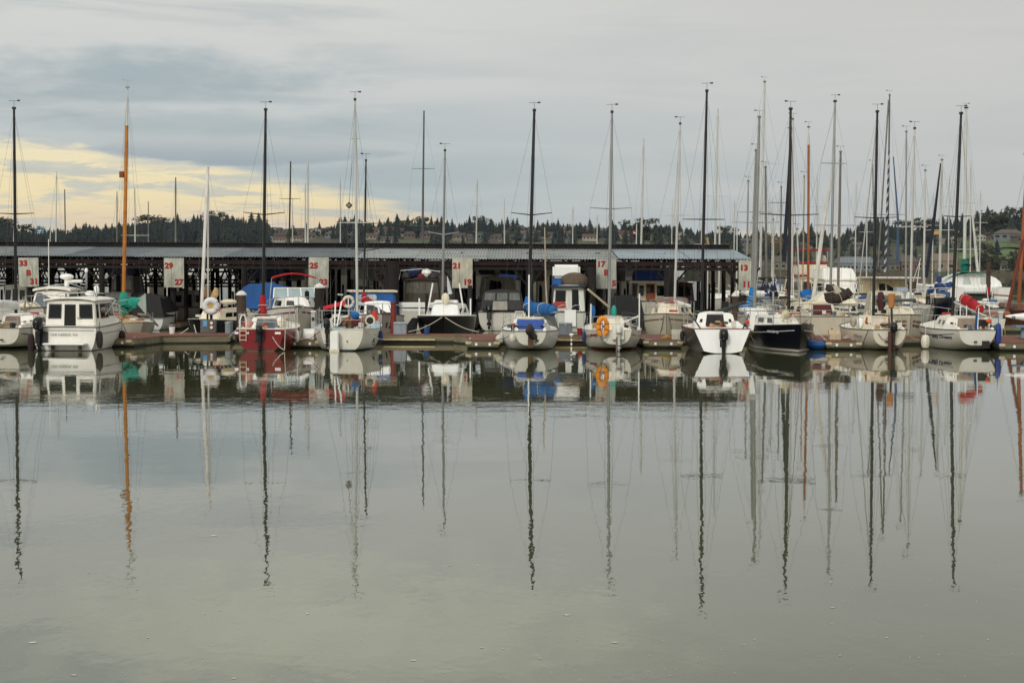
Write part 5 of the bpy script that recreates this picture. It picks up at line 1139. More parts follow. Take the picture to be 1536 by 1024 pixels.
# black masted dinghy sailer behind with a red sail cover
t, H = sailboat('sailboat with a black mast and pointed red sail cover behind the star boat', 552, 510.4, 180, 'bow', H=Hull(6.4, 2.2, .8, .95), hull=WH, cab=(1.6, 4.6, 1.5, 1.0, .45), mast=dict(base=(545.5, 466), top=(549, 241), y=3.2, mat=BLKMAST, r=.05, spread=((335, .62, 0), (376, .7, .1))))
b = mb_(t); sail_cover(t, [b + V((0, .05, 1.05)), b + V((-.05, .15, .7)), b + V((-.35, .35, .42)), b + V((-1.0, .8, .28))], [(.06, .06), (.2, .2), (.22, .24), (.08, .1)], M((150, 20, 34), .85))
# black hulled trimaran
H = Hull(7.6, 2.95, 1.02, 1.22, .8, .3, over=.5, kz=-.35, dip=-.02)
t = motor('black hulled boat with white deck and bare grey mast', 665, 511, 180, 'bow', H, HM((16, 15, 16), None, 0, .2), deckm=PUREW, name='motor_sailer', railm=M((230, 228, 220), .5))
T = Trunk(2.2, 6.2, 2.3, 1.4, 1.08, .6, .1, 1.2, .82); house(t, T, PUREW, [('left', .15, .4, .3, .7), ('left', .5, .8, .3, .7), ('right', .15, .4, .3, .7), ('right', .5, .8, .3, .7)]); MB().box((0, 4.0, 1.82), (1.2, 1.4, .14)).build('coach_roof', PUREW, t, bevel=.05)
Dm = t.location.y - 4.4; b = local(t, at(663.5, 466, Dm)); tp = local(t, at(667.5, 226, Dm)); rig(t, b, tp, ALU, .062, [((at(664, 352, Dm).z - b.z) / (tp.z - b.z), .78, .14)], (1.3, 4.0, 1.1), [V((0, 7.5, 1.3))], V((0, .2, 1.1)))
for x in (1.3, -1.25): MB().tube([(x, 5.2, 1.1), (x, 5.2, 2.0)], .04, 6).build('white_post', PUREW, t)
for x, dx in ((.9, -.22), (-.85, .2)): MB().tube([(x, 4.2, 1.5), (x + dx, 4.2, 2.75)], .04, 6).build('outrigger_pole', PUREW, t)
for s in (-1, 1): MB().loft([[(s*.06, 7.25, 1.14), (s*.4, 7.0, 1.16), (s*.4, 6.8, 1.22), (s*.06, 7.1, 1.22)], [(s*.06, 7.3, 1.0), (s*.4, 7.05, 1.04), (s*.4, 6.85, 1.04), (s*.06, 7.15, 1.0)]]).build('bow_cap', LGREY, t)
MB().hexa([(1.5, 6.0, .0), (2.35, 6.2, .0), (2.35, 5.0, .0), (1.5, 5.0, .0)], [(1.35, 5.8, 1.02), (1.62, 5.9, 1.05), (1.62, 5.0, 1.05), (1.35, 5.0, 1.02)]).build('side_fender_board', BLACK, t, bevel=.03)
MB().ell((.0, 5.2, 2.0), (.2, .2, .28)).build('mast_boot', CREAM, t); MB().tube([(-.2, 4.4, 2.2), (-.12, 4.4, 2.7), (-.06, 4.4, 3.1)], [.12, .08, .01], 7).build('furled_flag', M((200, 206, 210), .8), t)
for s, e in ((1, -1), (-1, 1)): MB().tube(sag((s*.05, 7.5, 1.15), (s*1.7, 7.4, .42), 8, .12), .02, 5).build('bow_line', ROPE, t)
# white cruiser with dark canvas enclosure and black outboard, stern to camera
H = Hull(7.6, 2.75, 1.05, 1.3, .96, .35, over=1.0, kz=-.4, sr=-.05)
t = motor('white cruiser with dark canvas enclosure and black stern drive outboard', 753, 496.5, 0, 'stern', H, HM((206, 202, 190)), stripe=[(.1, .15, .0, .95, M((60, 56, 50), .5))], name='cruiser')
Trunk(.9, 3.2, 2.5, 2.4, 1.1, 1.1, .15, .3, .86, .12).mesh().build('canvas_enclosure', DARK, t, bevel=.1)
T = Trunk(.9, 3.2, 2.5, 2.4, 1.1, 1.1, .15, .3, .86, .12)
for u in (.06, .37, .68): T.panel('back', u, u + .26, .55, .92, .02).build('clear_window', SMOKE, t)
Trunk(3.2, 6.6, 2.3, 1.4, 1.1, .75, .05, 1.0, .85).mesh().build('cabin', WHITE, t, bevel=.05)
outboard(t, -.72, -.25, .9, BLACK, BLACK, -25, 1.2); MB().tube([(-1.05, 2.0, 2.0), (-.95, 2.4, 3.0), (0, 2.5, 3.2), (.95, 2.4, 3.0), (1.05, 2.0, 2.0)], .035, 6).build('arch', DARK, t); MB().loft([[(x, 2.0, 3.05 - .12 * abs(x)), (x, 3.2, 3.05 - .12 * abs(x)), (x, 3.2, 3.2 - .12 * abs(x)), (x, 2.0, 3.2 - .12 * abs(x))] for x in (-.2, .3, .95)]).build('folded_bimini', M((18, 44, 104), .8), t)
T.panel('back', .28, .62, .05, .5, .03).build('stern_panel', M((150, 146, 136), .5), t); T.panel('back', .66, .96, .05, .5, .03).build('canvas_panel', M((46, 44, 44), .6), t)
cushion_fender(t, (-1.5, .2, .6), .2, .9)

def tarped(label, px0, px1, ytop, ybot, D, mat, L=6, name='covered_boat', hullm=None):
    a = at(px0, ybot, D); b_ = at(px1, ytop, D); W = b_.x - a.x; H_ = Hull(L, W, 1.0, 1.2, .95, .4); t = thing(name, label, 'covered boat', ((a.x + b_.x) / 2, D, 0), 0)
    H_.mesh().build('hull', hullm or WH2, t, True); H_.rail(.03).build('rub_rail', DARK, t); zt = b_.z; zb = max(.6, a.z); k = 9; secs = []
    for i in range(6):
        f = i / 5; yy = -.1 + f * L * .9; zr = zt - .25 * f - (.06 if i % 2 else 0); w_ = W / 2 * (1.02 if f < .6 else 1.02 - (f - .6) * 1.4)
        secs.append([(w_ * q, yy, (zb if abs(q) > .99 else zr - (abs(q) ** 2.5) * (zr - zb) * .38 + .05 * math.sin(q * 9 + i))) for q in [-1 + 2 * j / (k - 1) for j in range(k)]] + [(0, yy, zb)])
    MB().loft(secs).build('tarp', mat, t, True); return t
def yacht(label, px0, px1, ywl, ydeck, D, L=9, hullm=None, name='motor_yacht', head=0, cabin=None, second=None, cmat=WHITE, stripe=None, glass=GLASS, tw=.95, winf=None):
    """larger motor yacht whose hull spans px0..px1; cabin and second: (fraction of the width left, right, top y pixel, window spans, material)"""
    a = at(px0, ywl, D); b_ = at(px1, ywl, D); W = b_.x - a.x; cx = (a.x + b_.x) / 2; zd = at((px0 + px1) / 2, ydeck, D).z
    H_ = Hull(L, W, zd, zd + .25, tw, .4, over=1.2, kz=-.5, dip=0); t = thing(name, label, 'motor boat', (cx, D, 0), R(head))
    if head == 180: t.location.y = D + L
    H_.mesh().build('hull', hullm or WH, t, True); H_.deck().build('deck', DECKW, t); H_.rail(.035).build('rub_rail', DARK, t)
    for (u0, u1, m_) in stripe or (): H_.band(u0, u1, 0, .97).build('hull_stripe', m_, t)
    z = zd; y0 = L * .12; lastT = None
    for q, c in enumerate([c for c in (cabin, second) if c]):
        f0, f1, yt_, wn, cm = c; zt = at((px0 + px1) / 2, yt_, D + (2 if not head else 4)).z; w_ = (f1 - f0) * W; T = Trunk(y0, L * (.7 - .12 * q), w_, w_ * .8, z - .03, zt - z + .03, .15, .8 - .3 * q, .9, .08); xo = ((f0 + f1) / 2 - .5) * W
        if head == 180: xo = -xo
        for vv in T.b + T.t: vv.x += xo
        house(t, T, cm, wn, roof=.06, rov=.15, rth=.08, glass=glass, frame=winf); z = zt + .1; y0 += .4; lastT = T
    t['ztop'] = z; return t, H_, lastT
ROW = [('back', .06, .3, .35, .85), ('back', .38, .62, .08, .9), ('back', .7, .94, .35, .85), ('left', .08, .45, .4, .85), ('left', .52, .9, .4, .85), ('right', .08, .45, .4, .85), ('right', .52, .9, .4, .85)]
FR = [('front', .04, .32, .35, .85), ('front', .35, .65, .35, .85), ('front', .68, .96, .35, .85), ('left', .08, .45, .4, .85), ('left', .52, .9, .4, .85), ('right', .08, .45, .4, .85), ('right', .52, .9, .4, .85)]
# under the roof
CAN = M((62, 54, 44), .7, 0, .25)
t, H, T = yacht('big white yacht wrapped in brown canvas under the roof', 594, 664, 498, 462, 90.3, 10, HM((208, 204, 190)), cabin=(.14, .92, 421, [('back', .03, .2, .55, .93), ('back', .22, .4, .55, .93), ('back', .42, .6, .55, .93), ('back', .62, .8, .55, .93), ('back', .82, .97, .55, .93)], CAN), glass=M((84, 80, 70), .3, 0, .3))
MB().box((-.25, .3, 1.35), (2.4, .6, .5)).build('stern_bulwark', PUREW, t, bevel=.03)
for x, y, z, s, m_ in ((-.4, 1.6, 3.25, .35, NAVYC), (.3, 1.7, 3.2, .3, PUREW), (-.8, 1.5, 3.0, .3, DARK), (.7, 1.5, 2.98, .32, DARK), (0, 1.5, 2.98, .25, MAROON)): MB().ell((x, y, z), (s, s, s * .9)).build('flybridge_gear', m_, t)
MB().tube([(-1.2, 1, 2.85), (-1.1, 1, 3.35), (0, 1, 3.45), (1.1, 1, 3.3)], .025, 5).build('flybridge_rail', STEEL, t)
for y in (-.02,): MB().box((-1.15, -.12, .7), (.5, .2, .06)).build('stern_step', DARK, t)
t, H, T = yacht('white pilothouse boat with dark stern door under the roof', 826, 880, 495, 468, 89.5, 9, HM((206, 208, 200)), cabin=(.06, .98, 431, [('back', .06, .4, .42, .88), ('back', .6, .82, .06, .92)], M((206, 208, 200), .4)))
MB().box((0, 2.2, 2.5), (1.9, 2.6, .12)).build('roof_overhang', M((26, 44, 66), .6), t, bevel=.03)
MB().box((-.05, 3.6, 3.35), (1.55, 2, .75)).build('flybridge', PUREW, t, bevel=.12); MB().ell((.4, 2.6, 2.75), (.85, .6, .55), 14, 8).build('dinghy_cover', M((88, 76, 62), .8), t); MB().box((-.6, 2.3, 2.75), (.5, .5, .4)).build('blue_cover', TARP, t, bevel=.06)
for x in (-.3, .45): MB().tube([(x - .3, -.05, 1.1), (x - .28, -.05, 1.4), (x - .1, -.05, 1.5), (x + .12, -.05, 1.5), (x + .2, -.05, 1.1)], .022, 5).build('stern_hoop', STEEL, t)
MB().box((-.5, .3, 1.5), (.7, .2, .35)).build('dinghy', M((170, 60, 50), .6), t, bevel=.05); MB().box((.08, -.08, .8), (.62, .1, .9)).build('transom_door', PUREW, t)
t, H, T = yacht('wooden trawler with a blue tarp on its wheelhouse', 945, 1012, 496, 452, 94.5, 10, HM((210, 204, 190)), cabin=(.18, .86, 424, [('back', .06, .22, .3, .85), ('back', .68, .94, .3, .85)], M((206, 200, 186), .5)))
T.panel('back', .3, .62, .05, .95, .03).build('wooden_door', ORWOOD, t); T.panel('back', .34, .58, .45, .88, .05).build('door_window', GLASS, t)
zt = at(975, 423, 95).z; MB().box((-.05, 1.6, zt), (2.6, 2.8, .12)).build('wheelhouse_roof', CREAM, t, bevel=.03); Trunk(.5, 3.2, 2.2, 2.0, zt + .07, .62, .1, .2, .9).mesh().build('tarp', M((28, 64, 138), .6), t, bevel=.08)
tarped('boat under a big blue tarp below the roof', 354, 442, 424, 463, 91.5, TARP, 6.5)
tarped('dark covered boat right of the orange horseshoe', 908, 968, 442, 494, 90.5, M((24, 24, 25), .6), 7, hullm=HM((40, 40, 42)))
tarped('black canopied boat behind the teal sail cover', 198, 246, 440, 476, 90, M((28, 28, 28), .5, 0, .3), 6)
tarped('boat under a dark blue tarp high on a lift behind the red sailboat', 371, 431, 393, 418, 96, M((20, 36, 66), .6), 6)
t, H, T = yacht('cream motor boat behind the posts left of the ring float', 247, 306, 482, 461, 103, 9, HM((206, 196, 176)), cabin=(.05, .95, 439, ROW, M((206, 198, 180), .5)))
t, H, T = yacht('white houseboat with red window frames behind the wooden mast', 146, 192, 492, 468, 96, 9, HM((190, 190, 186)), cabin=(.0, 1.0, 441, [('back', .2, .6, .4, .7)], M((190, 190, 186), .5)), second=(.25, 1.0, 416, [('back', .1, .42, .2, .85), ('back', .55, .92, .2, .85)], M((150, 146, 140), .5)), winf=M((110, 36, 30), .6), glass=M((170, 172, 170), .2))
z = t['ztop']; MB().box((.2, 2.4, z + .3), (1.7, 2.5, .5)).build('blue_tarp', M((18, 36, 72), .6), t, bevel=.1)
t, H, T = yacht('cream houseboat with dark red windows under the roof', 715, 776, 486, 452, 98, 10, HM((196, 190, 172)), cabin=(.02, .98, 440, [], M((190, 180, 150), .5)), second=(.05, .98, 417, [('back', .28, .46, .15, .8), ('back', .5, .58, .15, .8)], M((196, 192, 180), .5)), winf=M((104, 34, 30), .6))
z = t['ztop']; MB().box((0, 2.6, z + .55), (2.3, 2, .9)).build('dark_blue_tarp', M((14, 20, 46), .6), t, bevel=.1); MB().tube([(0, .9, z), (0, .9, z + .15), (0, .9, z + .5), (0, .9, z + .9)], [.3, .28, .1, .06], 10).build('radar_post', M((150, 146, 130), .5), t)
yacht('white flybridge boat at the left edge under the roof', -8, 34, 487, 460, 95, 9, HM((206, 204, 198)), cabin=(.1, .95, 430, ROW, WHITE))
yacht('small blue and white boat far inside between sign 21 and the piling', 684, 716, 470, 450, 112, 7, HM((70, 96, 150)), cabin=(.1, .9, 432, ROW, M((40, 70, 150), .5)))
yacht('boat with maroon top deep inside the right end of the roof', 1000, 1046, 476, 452, 110, 8, HM((60, 66, 90)), cabin=(.05, .95, 426, ROW, M((90, 30, 34), .6)))
yacht('white boat deep inside behind the left number sign', 60, 110, 474, 455, 110, 8, cabin=(.1, .9, 430, ROW, M((196, 196, 190), .5)))
yacht('pale boat with yellow trim deep inside behind the white mast', 520, 556, 476, 452, 108, 8, cabin=(.1, .95, 432, ROW, M((214, 206, 160), .5)))
# wooden masted boat with the teal cover
t, H = sailboat('beige wooden sailboat with orange mast and teal sail cover', 216, 509, 205, 'bow', H=Hull(7.4, 2.3, .6, .85, .5, .6, over=1.0), hull=HM((192, 184, 168), None, 0, .5), cab=(1.8, 5.0, 1.5, .9, .42), railm=M((150, 140, 96), .5), cabm=M((196, 170, 130), .6),
    mast=dict(base=(184.5, 488), top=(191.3, 131), y=4.6, mat=WOODM, r=.095, white_top=(.84, ALUW), vmat=LGREY), rails=(.3, .8, dict(n=3, h=.5)))
b = mb_(t); MB().tube([b, b + V((0, 0, -.5))], .11, 8).build('mast_foot', WOODM, t)
MB().tube([b + (local(t, at(188.3, 214, t.location.y)) - b) * 0 + V((0, 0, 7.35)), b + V((0, 0, 7.65))], .14, 8).build('mast_band', M((120, 60, 26), .6), t)
a = R(205); wl_ = lambda px, py, D=None: local(t, at(px, py, (t.matrix_basis @ b).y - .2))
sail_cover(t, [wl_(185, 438), wl_(186, 450), wl_(189, 460), wl_(186, 466), wl_(184, 472)], [(.17, .17), (.3, .25), (.48, .3), (.3, .25), (.16, .15)], TEALC)
sail_cover(t, [wl_(191, 457), wl_(200, 454), wl_(210, 449)], [(.2, .34), (.22, .3), (.16, .12)], TEALC, 'cover_roll')
q = [wl_(202, 451), wl_(219, 440), wl_(220, 472), wl_(212, 462)]; MB().hexa(q, [p + V((.05, .12, 0)) for p in q]).build('grey_sail', M((150, 164, 154), .8), t)
for (p0, p1) in (((203, 452), (235, 487)), ((205, 451), (237, 489))): MB().tube([wl_(*p0), wl_(*p1)], .05, 7).build('boom', M((96, 90, 92), .6), t)
MB().box((0, 7.0, 1.2), (.1, 1.6, .08)).build('bowsprit', M((150, 140, 110), .6), t)
# navy sailboat beside the pedestal
t, H = sailboat('navy sailboat with a cream cabin behind the power pedestal', 289, 509.2, 168, 'bow', H=Hull(7.4, 2.35, .85, 1.0, .6, .5, over=.8), hull=HM((16, 22, 40), (120, 140, 150), .1, .2), cab=(1.6, 5.6, 1.8, 1.1, .55), railm=M((200, 190, 170), .5), cabm=CREAM, wins=3,
    mast=dict(base=(312, 462), top=(312.3, 252), y=4.3, mat=ALUW, r=.045, spread=((322, .5, 0),), back=False, vmat=LGREY))
b = mb_(t); p0 = local(t, at(302.5, 462, t.location.y - 6)); MB().tube([p0, local(t, at(311.5, 254, t.location.y - 5))], .085, 8).build('furled_jib', M((216, 212, 204), .6), t, True)
for (x0, y0, x1, y1, r_) in ((309, 446, 311, 428, .17), (318, 449, 325, 432, .16)): MB().tube([local(t, at(x0, y0, t.location.y - 4)), local(t, at((x0 + x1) / 2 + 1.5, (y0 + y1) / 2, t.location.y - 4)), local(t, at(x1, y1, t.location.y - 4))], [r_, r_ * 1.2, r_ * .6], 8).build('folded_cover', M((190, 160, 118), .8) if x0 > 310 else M((126, 98, 70), .8), t, True)
MB().ell((-.3, 3.5, 1.75), (.4, .6, .14)).build('deck_hatch', CREAM, t)
# cream sailboat, bow at left, behind the finger
t, H = sailboat('cream sailboat with rope triangle on its bow and railed pulpit', 999, 512, 172, 'bow', H=Hull(7.6, 2.6, 1.15, 1.35, .7, .4, over=.5), hull=HM((206, 198, 178), None, 0, .5), cab=(1.4, 6.0, 2.0, 1.1, .6), railm=M((110, 90, 80), .5), cabm=CREAM, wash=BRWASH,
    mast=dict(base=(1011.5, 470), top=(1020.3, 186), y=4.2, mat=ALUW, r=.06, spread=((322.5, .86, 0),)), rails=(.4, .82, dict(n=4, h=.7, bow=True)), stripe=[(.12, .15, 0, .98, M((116, 84, 70), .5))])
b = mb_(t); MB().tube([b + V((-.0, -.1, .6)), b + V((-.75, -.7, .35))], .1, 8).build('furled_sail', PUREW, t); MB().tube([b + V((.1, .1, .1)), b + V((-1.6, -.6, -.1))], .04, 6).build('boom', M((170, 150, 124), .6), t)
for s in (-1, 1): MB().tube([H.pt(.99, .05, s, .03), H.pt(.97, .35, s, .05), H.pt(.88, .65, s, .05)], .022, 5).build('bow_line', M((130, 128, 120), .8), t)
T = Trunk(.4, 1.6, 1.9, 1.9, 1.1, .9, .1, .2, .85); T.mesh().build('dodger', M((120, 96, 86), .7), t, bevel=.06)
# sloop with the brown sail cover
t, H = sailboat('cream sloop with maroon washboard and dark brown sail cover', 1246, 509, 8, H=Hull(8.2, 2.7, 1.15, 1.3, .75, .45, k0=.02), hull=HM((212, 202, 180), None, 0, .4), cab=(1.8, 6.0, 1.9, 1.3, .62), wash=MARWASH, washw=(.3, .9), cabm=CREAM, railm=M((60, 46, 40), .5),
    mast=dict(base=(1245, 470), top=(1252.6, 152.5), y=3.9, mat=ALU, r=.075, spread=((338, .95, 0), (245, .7, 0))), rails=(.02, .75, dict(n=4, h=.62, stern=True)), stripe=[(.2, .33, .0, .98, M((90, 44, 36), .5))])
b = mb_(t); wl_ = lambda px, py: local(t, at(px, py, t.location.y + 2.6))
sail_cover(t, [wl_(1244, 427), wl_(1243, 438), wl_(1248, 450), wl_(1260, 447), wl_(1270, 442), wl_(1276, 436)], [(.14, .14), (.3, .25), (.36, .34), (.3, .27), (.28, .25), (.1, .2)], BROWNC, 'sail_cover', (wl_(1240, 452), wl_(1278, 446), .05, ALU))
q = [wl_(1250, 430), wl_(1256, 428), wl_(1264, 438), wl_(1254, 442)]; MB().hexa(q, [p + V((0, .1, 0)) for p in q]).build('sail_bundle', M((196, 186, 164), .8), t)
# cream sailboat between the last two front boats
t, H = sailboat('cream sailboat with brown stripe between two white sailboats', 1366, 513.2, 178, 'bow', H=Hull(7.8, 2.6, 1.15, 1.35, .75, .4, over=.4), hull=HM((206, 196, 174), None, 0, .5), cab=(1.6, 6.4, 2.0, 1.1, .5), cabm=CREAM, railm=M((80, 78, 74), .5),
    mast=dict(base=(1365, 470), top=(1372, 193), y=4.3, mat=ALUW, r=.06, spread=((340, .8, 0),)), rails=(.3, .85, dict(n=4, h=.65, bow=True)), stripe=[(.14, .2, 0, .98, M((110, 84, 70), .5)), (.24, .3, 0, .98, M((104, 50, 44), .5))])
T = Trunk(.5, 2.2, 2.0, 2.0, 1.2, 1.15, .1, .3, .82); T.mesh().build('dodger', M((196, 190, 170), .7), t, bevel=.06); T.panel('front', .1, .9, .3, .85, .02).build('dodger_window', SMOKE, t)
MB().tube([b * 0 + V((-.9, 2.6, 1.6)), V((-1.0, 2.8, 2.3))], .2, 9).build('white_bundle', PUREW, t); MB().tube(sag(H.pt(.9, .3, 1, .03), H.pt(.5, .4, 1, .1), 8, .3), .02, 5).build('yellow_line', M((196, 160, 70), .8), t)

# ---------------------------------------------------------------- boats further out: bare masts behind the moorage and the crowded right hand side
FAR = {}
def far_sail(label, base, top, D, mat=ALUW, r=.055, spread=(), hullm=WH, head=180, L=7.5, B=2.6, cover=None, furl=None, cab=WHITE, z0=1.35, wires=True, vane=True, white_top=None, boomdir=1):
    c = at(base[0], base[1], D); a = R(head); my = L * .45
    t = thing('sailboat', label, 'sailboat', (c.x + math.sin(a) * my, D - math.cos(a) * my, 0), a, BH)
    k = (L, B)
    if k not in FAR:
        H = Hull(L, B, 1.0, 1.25, .65, .5); T = Trunk(L * .25, L * .72, B * .7, B * .45, .98, .5, .1, .6)
        FAR[k] = (H, H.mesh(12, 8), H.deck(nt=10), T, T.mesh(), H.rail(.02))
    H, hm, dm, T, cm, rm = FAR[k]
    hm.build('hull', hullm, t, True); dm.build('deck', DECKW, t); cm.build('cabin', cab, t); rm.build('rub_rail', DARK, t)
    for f in ('left', 'right'): T.panel(f, .15, .8, .35, .7).build('window_strip', GLASS, t)
    b = local(t, c); b.z = z0; tp = local(t, at(top[0], top[1], D))
    sp = []
    for (py, hw, up) in spread: sp.append(((at(base[0], py, D).z - b.z) / (tp.z - b.z), hw, up))
    ch = H.pt(.42, 0, 1, -.05); p1 = H.pt(.98, 0); p1.x = 0
    fo = [V(p1)] + (list(furl) if furl else [])
    rig(t, b, tp, mat, r, sorted(sp, key=lambda q: -q[0]), (ch.x, ch.y, ch.z), fo, V((0, .05, 1.0)), white_top, vane and D < 126, wires=wires, vmat=GS)
    if D < 123: guard(t, H, .12, .85, h=.55, n=4, stern=True, bow=True)
    MB().tube([b + V((0, -.1, .55)), b + V((.15 * boomdir, -L * .4, .6))], .05, 7).build('boom', mat, t)
    if cover: sail_cover(t, [b + V((0, -.05, 1.5)), b + V((0, -.1, 1.0)), b + V((.03 * boomdir, -.5, .75)), b + V((.1 * boomdir, -L * .22, .68)), b + V((.15 * boomdir, -L * .4, .62))], [(.08, .08), (.2, .2), (.24, .26), (.22, .24), (.1, .1)], cover)
    return t, b, tp
GS = M((116, 114, 108), .5, .2); BRM = M((46, 38, 34), .5)
far_sail('sailboat with thin white mast above the moorage left of sign 33', (18, 365), (21, 331), 150, ALUW, .045, wires=False, L=6)
far_sail('sailboat with slender white mast in the yellow glow above the roof', (82.5, 380), (85, 257), 142, ALUW, .05)
far_sail('sailboat with thin brown mast next to the slender white mast', (98.5, 380), (97, 284), 150, BRM, .06, wires=False)
far_sail('sailboat with raked white mast low over the roof at left', (72, 365), (76, 339), 146, ALUW, .045, L=6, wires=False, vane=False)
far_sail('sailboat with grey mast just left of the orange wooden mast', (175, 380), (175.5, 287), 150, GS, .055)
far_sail('sailboat with white mast and radar just right of the orange mast', (203, 380), (202, 282), 138, ALUW, .06, ((353, 1.2, 0),))
far_sail('sailboat with short grey mast over the dark wood', (222, 380), (222.5, 302), 150, GS, .055, wires=False)
far_sail('sailboat with tapering grey mast left of the ring float mast', (263, 380), (263.5, 266), 138, GS, .075)
far_sail('sailboat with dark mast over the far houses left of two cream masts', (432.5, 380), (436, 242), 140, BRM, .075, ((298, .9, 0),))
far_sail('sailboat with short white mast beside the dark far mast', (438.5, 380), (439, 298), 150, ALUW, .05, wires=False)
far_sail('sailboat with tall cream mast over the far houses', (461.5, 380), (462, 238), 136, ALUW, .075)
far_sail('sailboat with cream mast half a width left of the tall cream one', (458, 380), (458, 276), 148, ALUW, .07, wires=False)
far_sail('sailboat with grey white mast left of the diamond shape', (510.5, 380), (510.5, 268), 140, ALUW, .05)
far_sail('sailboat with two tone mast, white below and dark above, behind the roof', (633, 380), (636, 166), 139, M((92, 92, 92), .5, .3), .085, ((253, .95, 0), (339, 1.35, .03)))
far_sail('sailboat with plain pale mast above the right part of sign 21', (713, 380), (716, 269), 140, ALUW, .065, ((308, .4, 0),))
far_sail('sailboat with thin white mast left of the tall black mast', (757, 380), (756.5, 298), 145, ALUW, .055, wires=False)
far_sail('sailboat with short white mast between the black mast and the grey mast', (858.5, 380), (859.5, 309), 145, ALUW, .05)
far_sail('sailboat with thick pale mast and small red flag beside it', (960.5, 380), (965.5, 208), 141, ALUW, .085)
far_sail('sailboat with stubby white mast next to the small red flag', (953.5, 380), (955, 336), 150, ALUW, .06, wires=False)
fl_ = thing('flag', 'small red and white flag flying above the moorage roof', 'flag', at(954, 362, 140)); MB().tube([(0, 0, -2), (0, 0, 2)], .03, 5).build('pole', ALUW, fl_)
MB().loft([[(0, 0, 1.8), (0, 0, 1.1), (0, .02, 1.1), (0, .02, 1.8)], [(-.25, .08, 1.85), (-.25, .08, 1.2), (-.25, .1, 1.2), (-.25, .1, 1.85)], [(-.55, 0, 1.72), (-.55, 0, 1.1), (-.55, .02, 1.1), (-.55, .02, 1.72)]]).build('cloth', M((176, 40, 48), .8), fl_); MB().box((-.3, -.01, 1.46), (.5, .03, .12), ry=.6).build('stripe', PUREW, fl_)
fl_.scale = (.5, .5, .5)
far_sail('sailboat with narrow white mast behind the cream railed sailboat', (1007, 380), (1008.5, 300), 145, ALUW, .05, wires=False)
far_sail('sailboat with tall white mast right of the racing sailboat mast', (1071.5, 380), (1077, 163), 129, ALUW, .08, ((294, 1.1, 0),), L=9, B=3)
far_sail('sailboat with short thick white mast by the roof end', (1079, 380), (1079.5, 337), 133, ALUW, .085, wires=False)
far_sail('sailboat with small mast seen past the end of the roof', (1105, 420), (1106, 316), 136, ALUW, .05, wires=False)
# the tan pole standing between black mast and grey mast
p = at(820, 470, 82); o = MB().tube([at(821, 470, 82) - p, at(818.5, 420, 82) - p, at(817, 341, 82) - p], [.045, .04, .03], 6).build('pole', M((176, 164, 140), .5), None); o.name = 'whip_pole'; o.location = p; tag(o, 'slender tan pole leaning beside the white pilothouse boat', 'pole')
p = at(1059, 366, 100.9); o = MB().tube([at(1063.5, 374, 101) - p, at(1060.5, 356, 101) - p], [.07, .1], 7).build('roof_vent_pipe', M((160, 138, 96), .6)); o.location = p; tag(o, 'short tan pipe leaning on the moorage ridge', 'pipe')
# diamond day shape by the white mast
ds = MB(); s_ = 5.2 / FPX * 73; ds.loft([[(-s_ * 1.05, 0, 0), (0, -.02, -s_ * 1.05), (s_ * 1.05, 0, 0), (0, -.02, s_ * 1.05)], [(-s_ * 1.05, .05, 0), (0, .07, -s_ * 1.05), (s_ * 1.05, .05, 0), (0, .07, s_ * 1.05)]])
dg = thing('radar_reflector', 'dark diamond shaped reflector hanging left of the white mast', 'reflector', at(523.5, 308, 73.6)); ds.build('plate', M((70, 64, 46), .5), dg); MB().box((0, -.035, 0), (.13, .03, .1)).build('emblem', M((150, 140, 120), .4, .4), dg); MB().tube([(0, .02, .15), (.15, .02, 2.0)], .008, 4).build('halyard', WIRE, dg)

# crowded right hand side
far_sail('sailboat with bright blue L shaped sail cover beside sign 13', (1127.5, 440), (1134, 226), 88, ALU, .075, ((318, .9, 0),), head=168, cover=None, z0=1.5)
bt = thing('covered_boom', 'bright blue sail cover folded upright against a mast by sign 13', 'sail cover', at(1127, 470, 86))
q = lambda px, py: at(px, py, 86) - at(1127, 470, 86)
sail_cover(bt, [q(1128, 431), q(1128, 445), q(1126, 458), q(1120, 463), q(1112, 459), q(1103, 456)], [(.13, .13), (.2, .2), (.28, .25), (.3, .24), (.24, .2), (.16, .1)], M((18, 118, 186), .85), 'cover')
far_sail('sailboat with thick aluminium mast nearest the moorage end', (1131.5, 440), (1139, 176), 84, ALU, .085, ((334, 1.25, .03),), head=176, hullm=HM((206, 202, 190)))
far_sail('tallest masted sailboat right of the moorage', (1139.5, 420), (1147, 123), 120, ALUW, .095, ((245, 1.2, 0), (306, .5, .05)), L=10, B=3.2, hullm=WH)
far_sail('sailboat with dark grey mast beside the tallest mast', (1150, 430), (1148.3, 251), 100, GS, .075, cover=NAVYC, boomdir=-1)
far_sail('sailboat with plain mast left of the tallest one', (1119.5, 430), (1122.5, 272), 118, ALU, .07, wires=False)
far_sail('sailboat with slim grey mast between tall mast and navy sailboat', (1170.5, 430), (1172, 281), 112, GS, .055, ((304, .8, 0),))
far_sail('sailboat with pale mast hidden close behind the navy sailboat mast', (1188, 440), (1189.5, 179), 96, ALUW, .06, hullm=WH)
t, b, tp = far_sail('sailboat with navy wrapped forestay behind the navy sailboat', (1181, 430), (1187, 200), 110, BRM, .05, furl=(.02, WIRE), head=176, wires=False)
MB().tube([local(t, at(1187, 190, 109)), local(t, at(1176, 392, 108))], [.05, .15], 8).build('furled_jib', M((22, 28, 44), .8), t, True)
far_sail('sailboat with thin tan mast left of the orange mast', (1204, 430), (1206.5, 265), 115, M((160, 140, 110), .5), .05, wires=False)
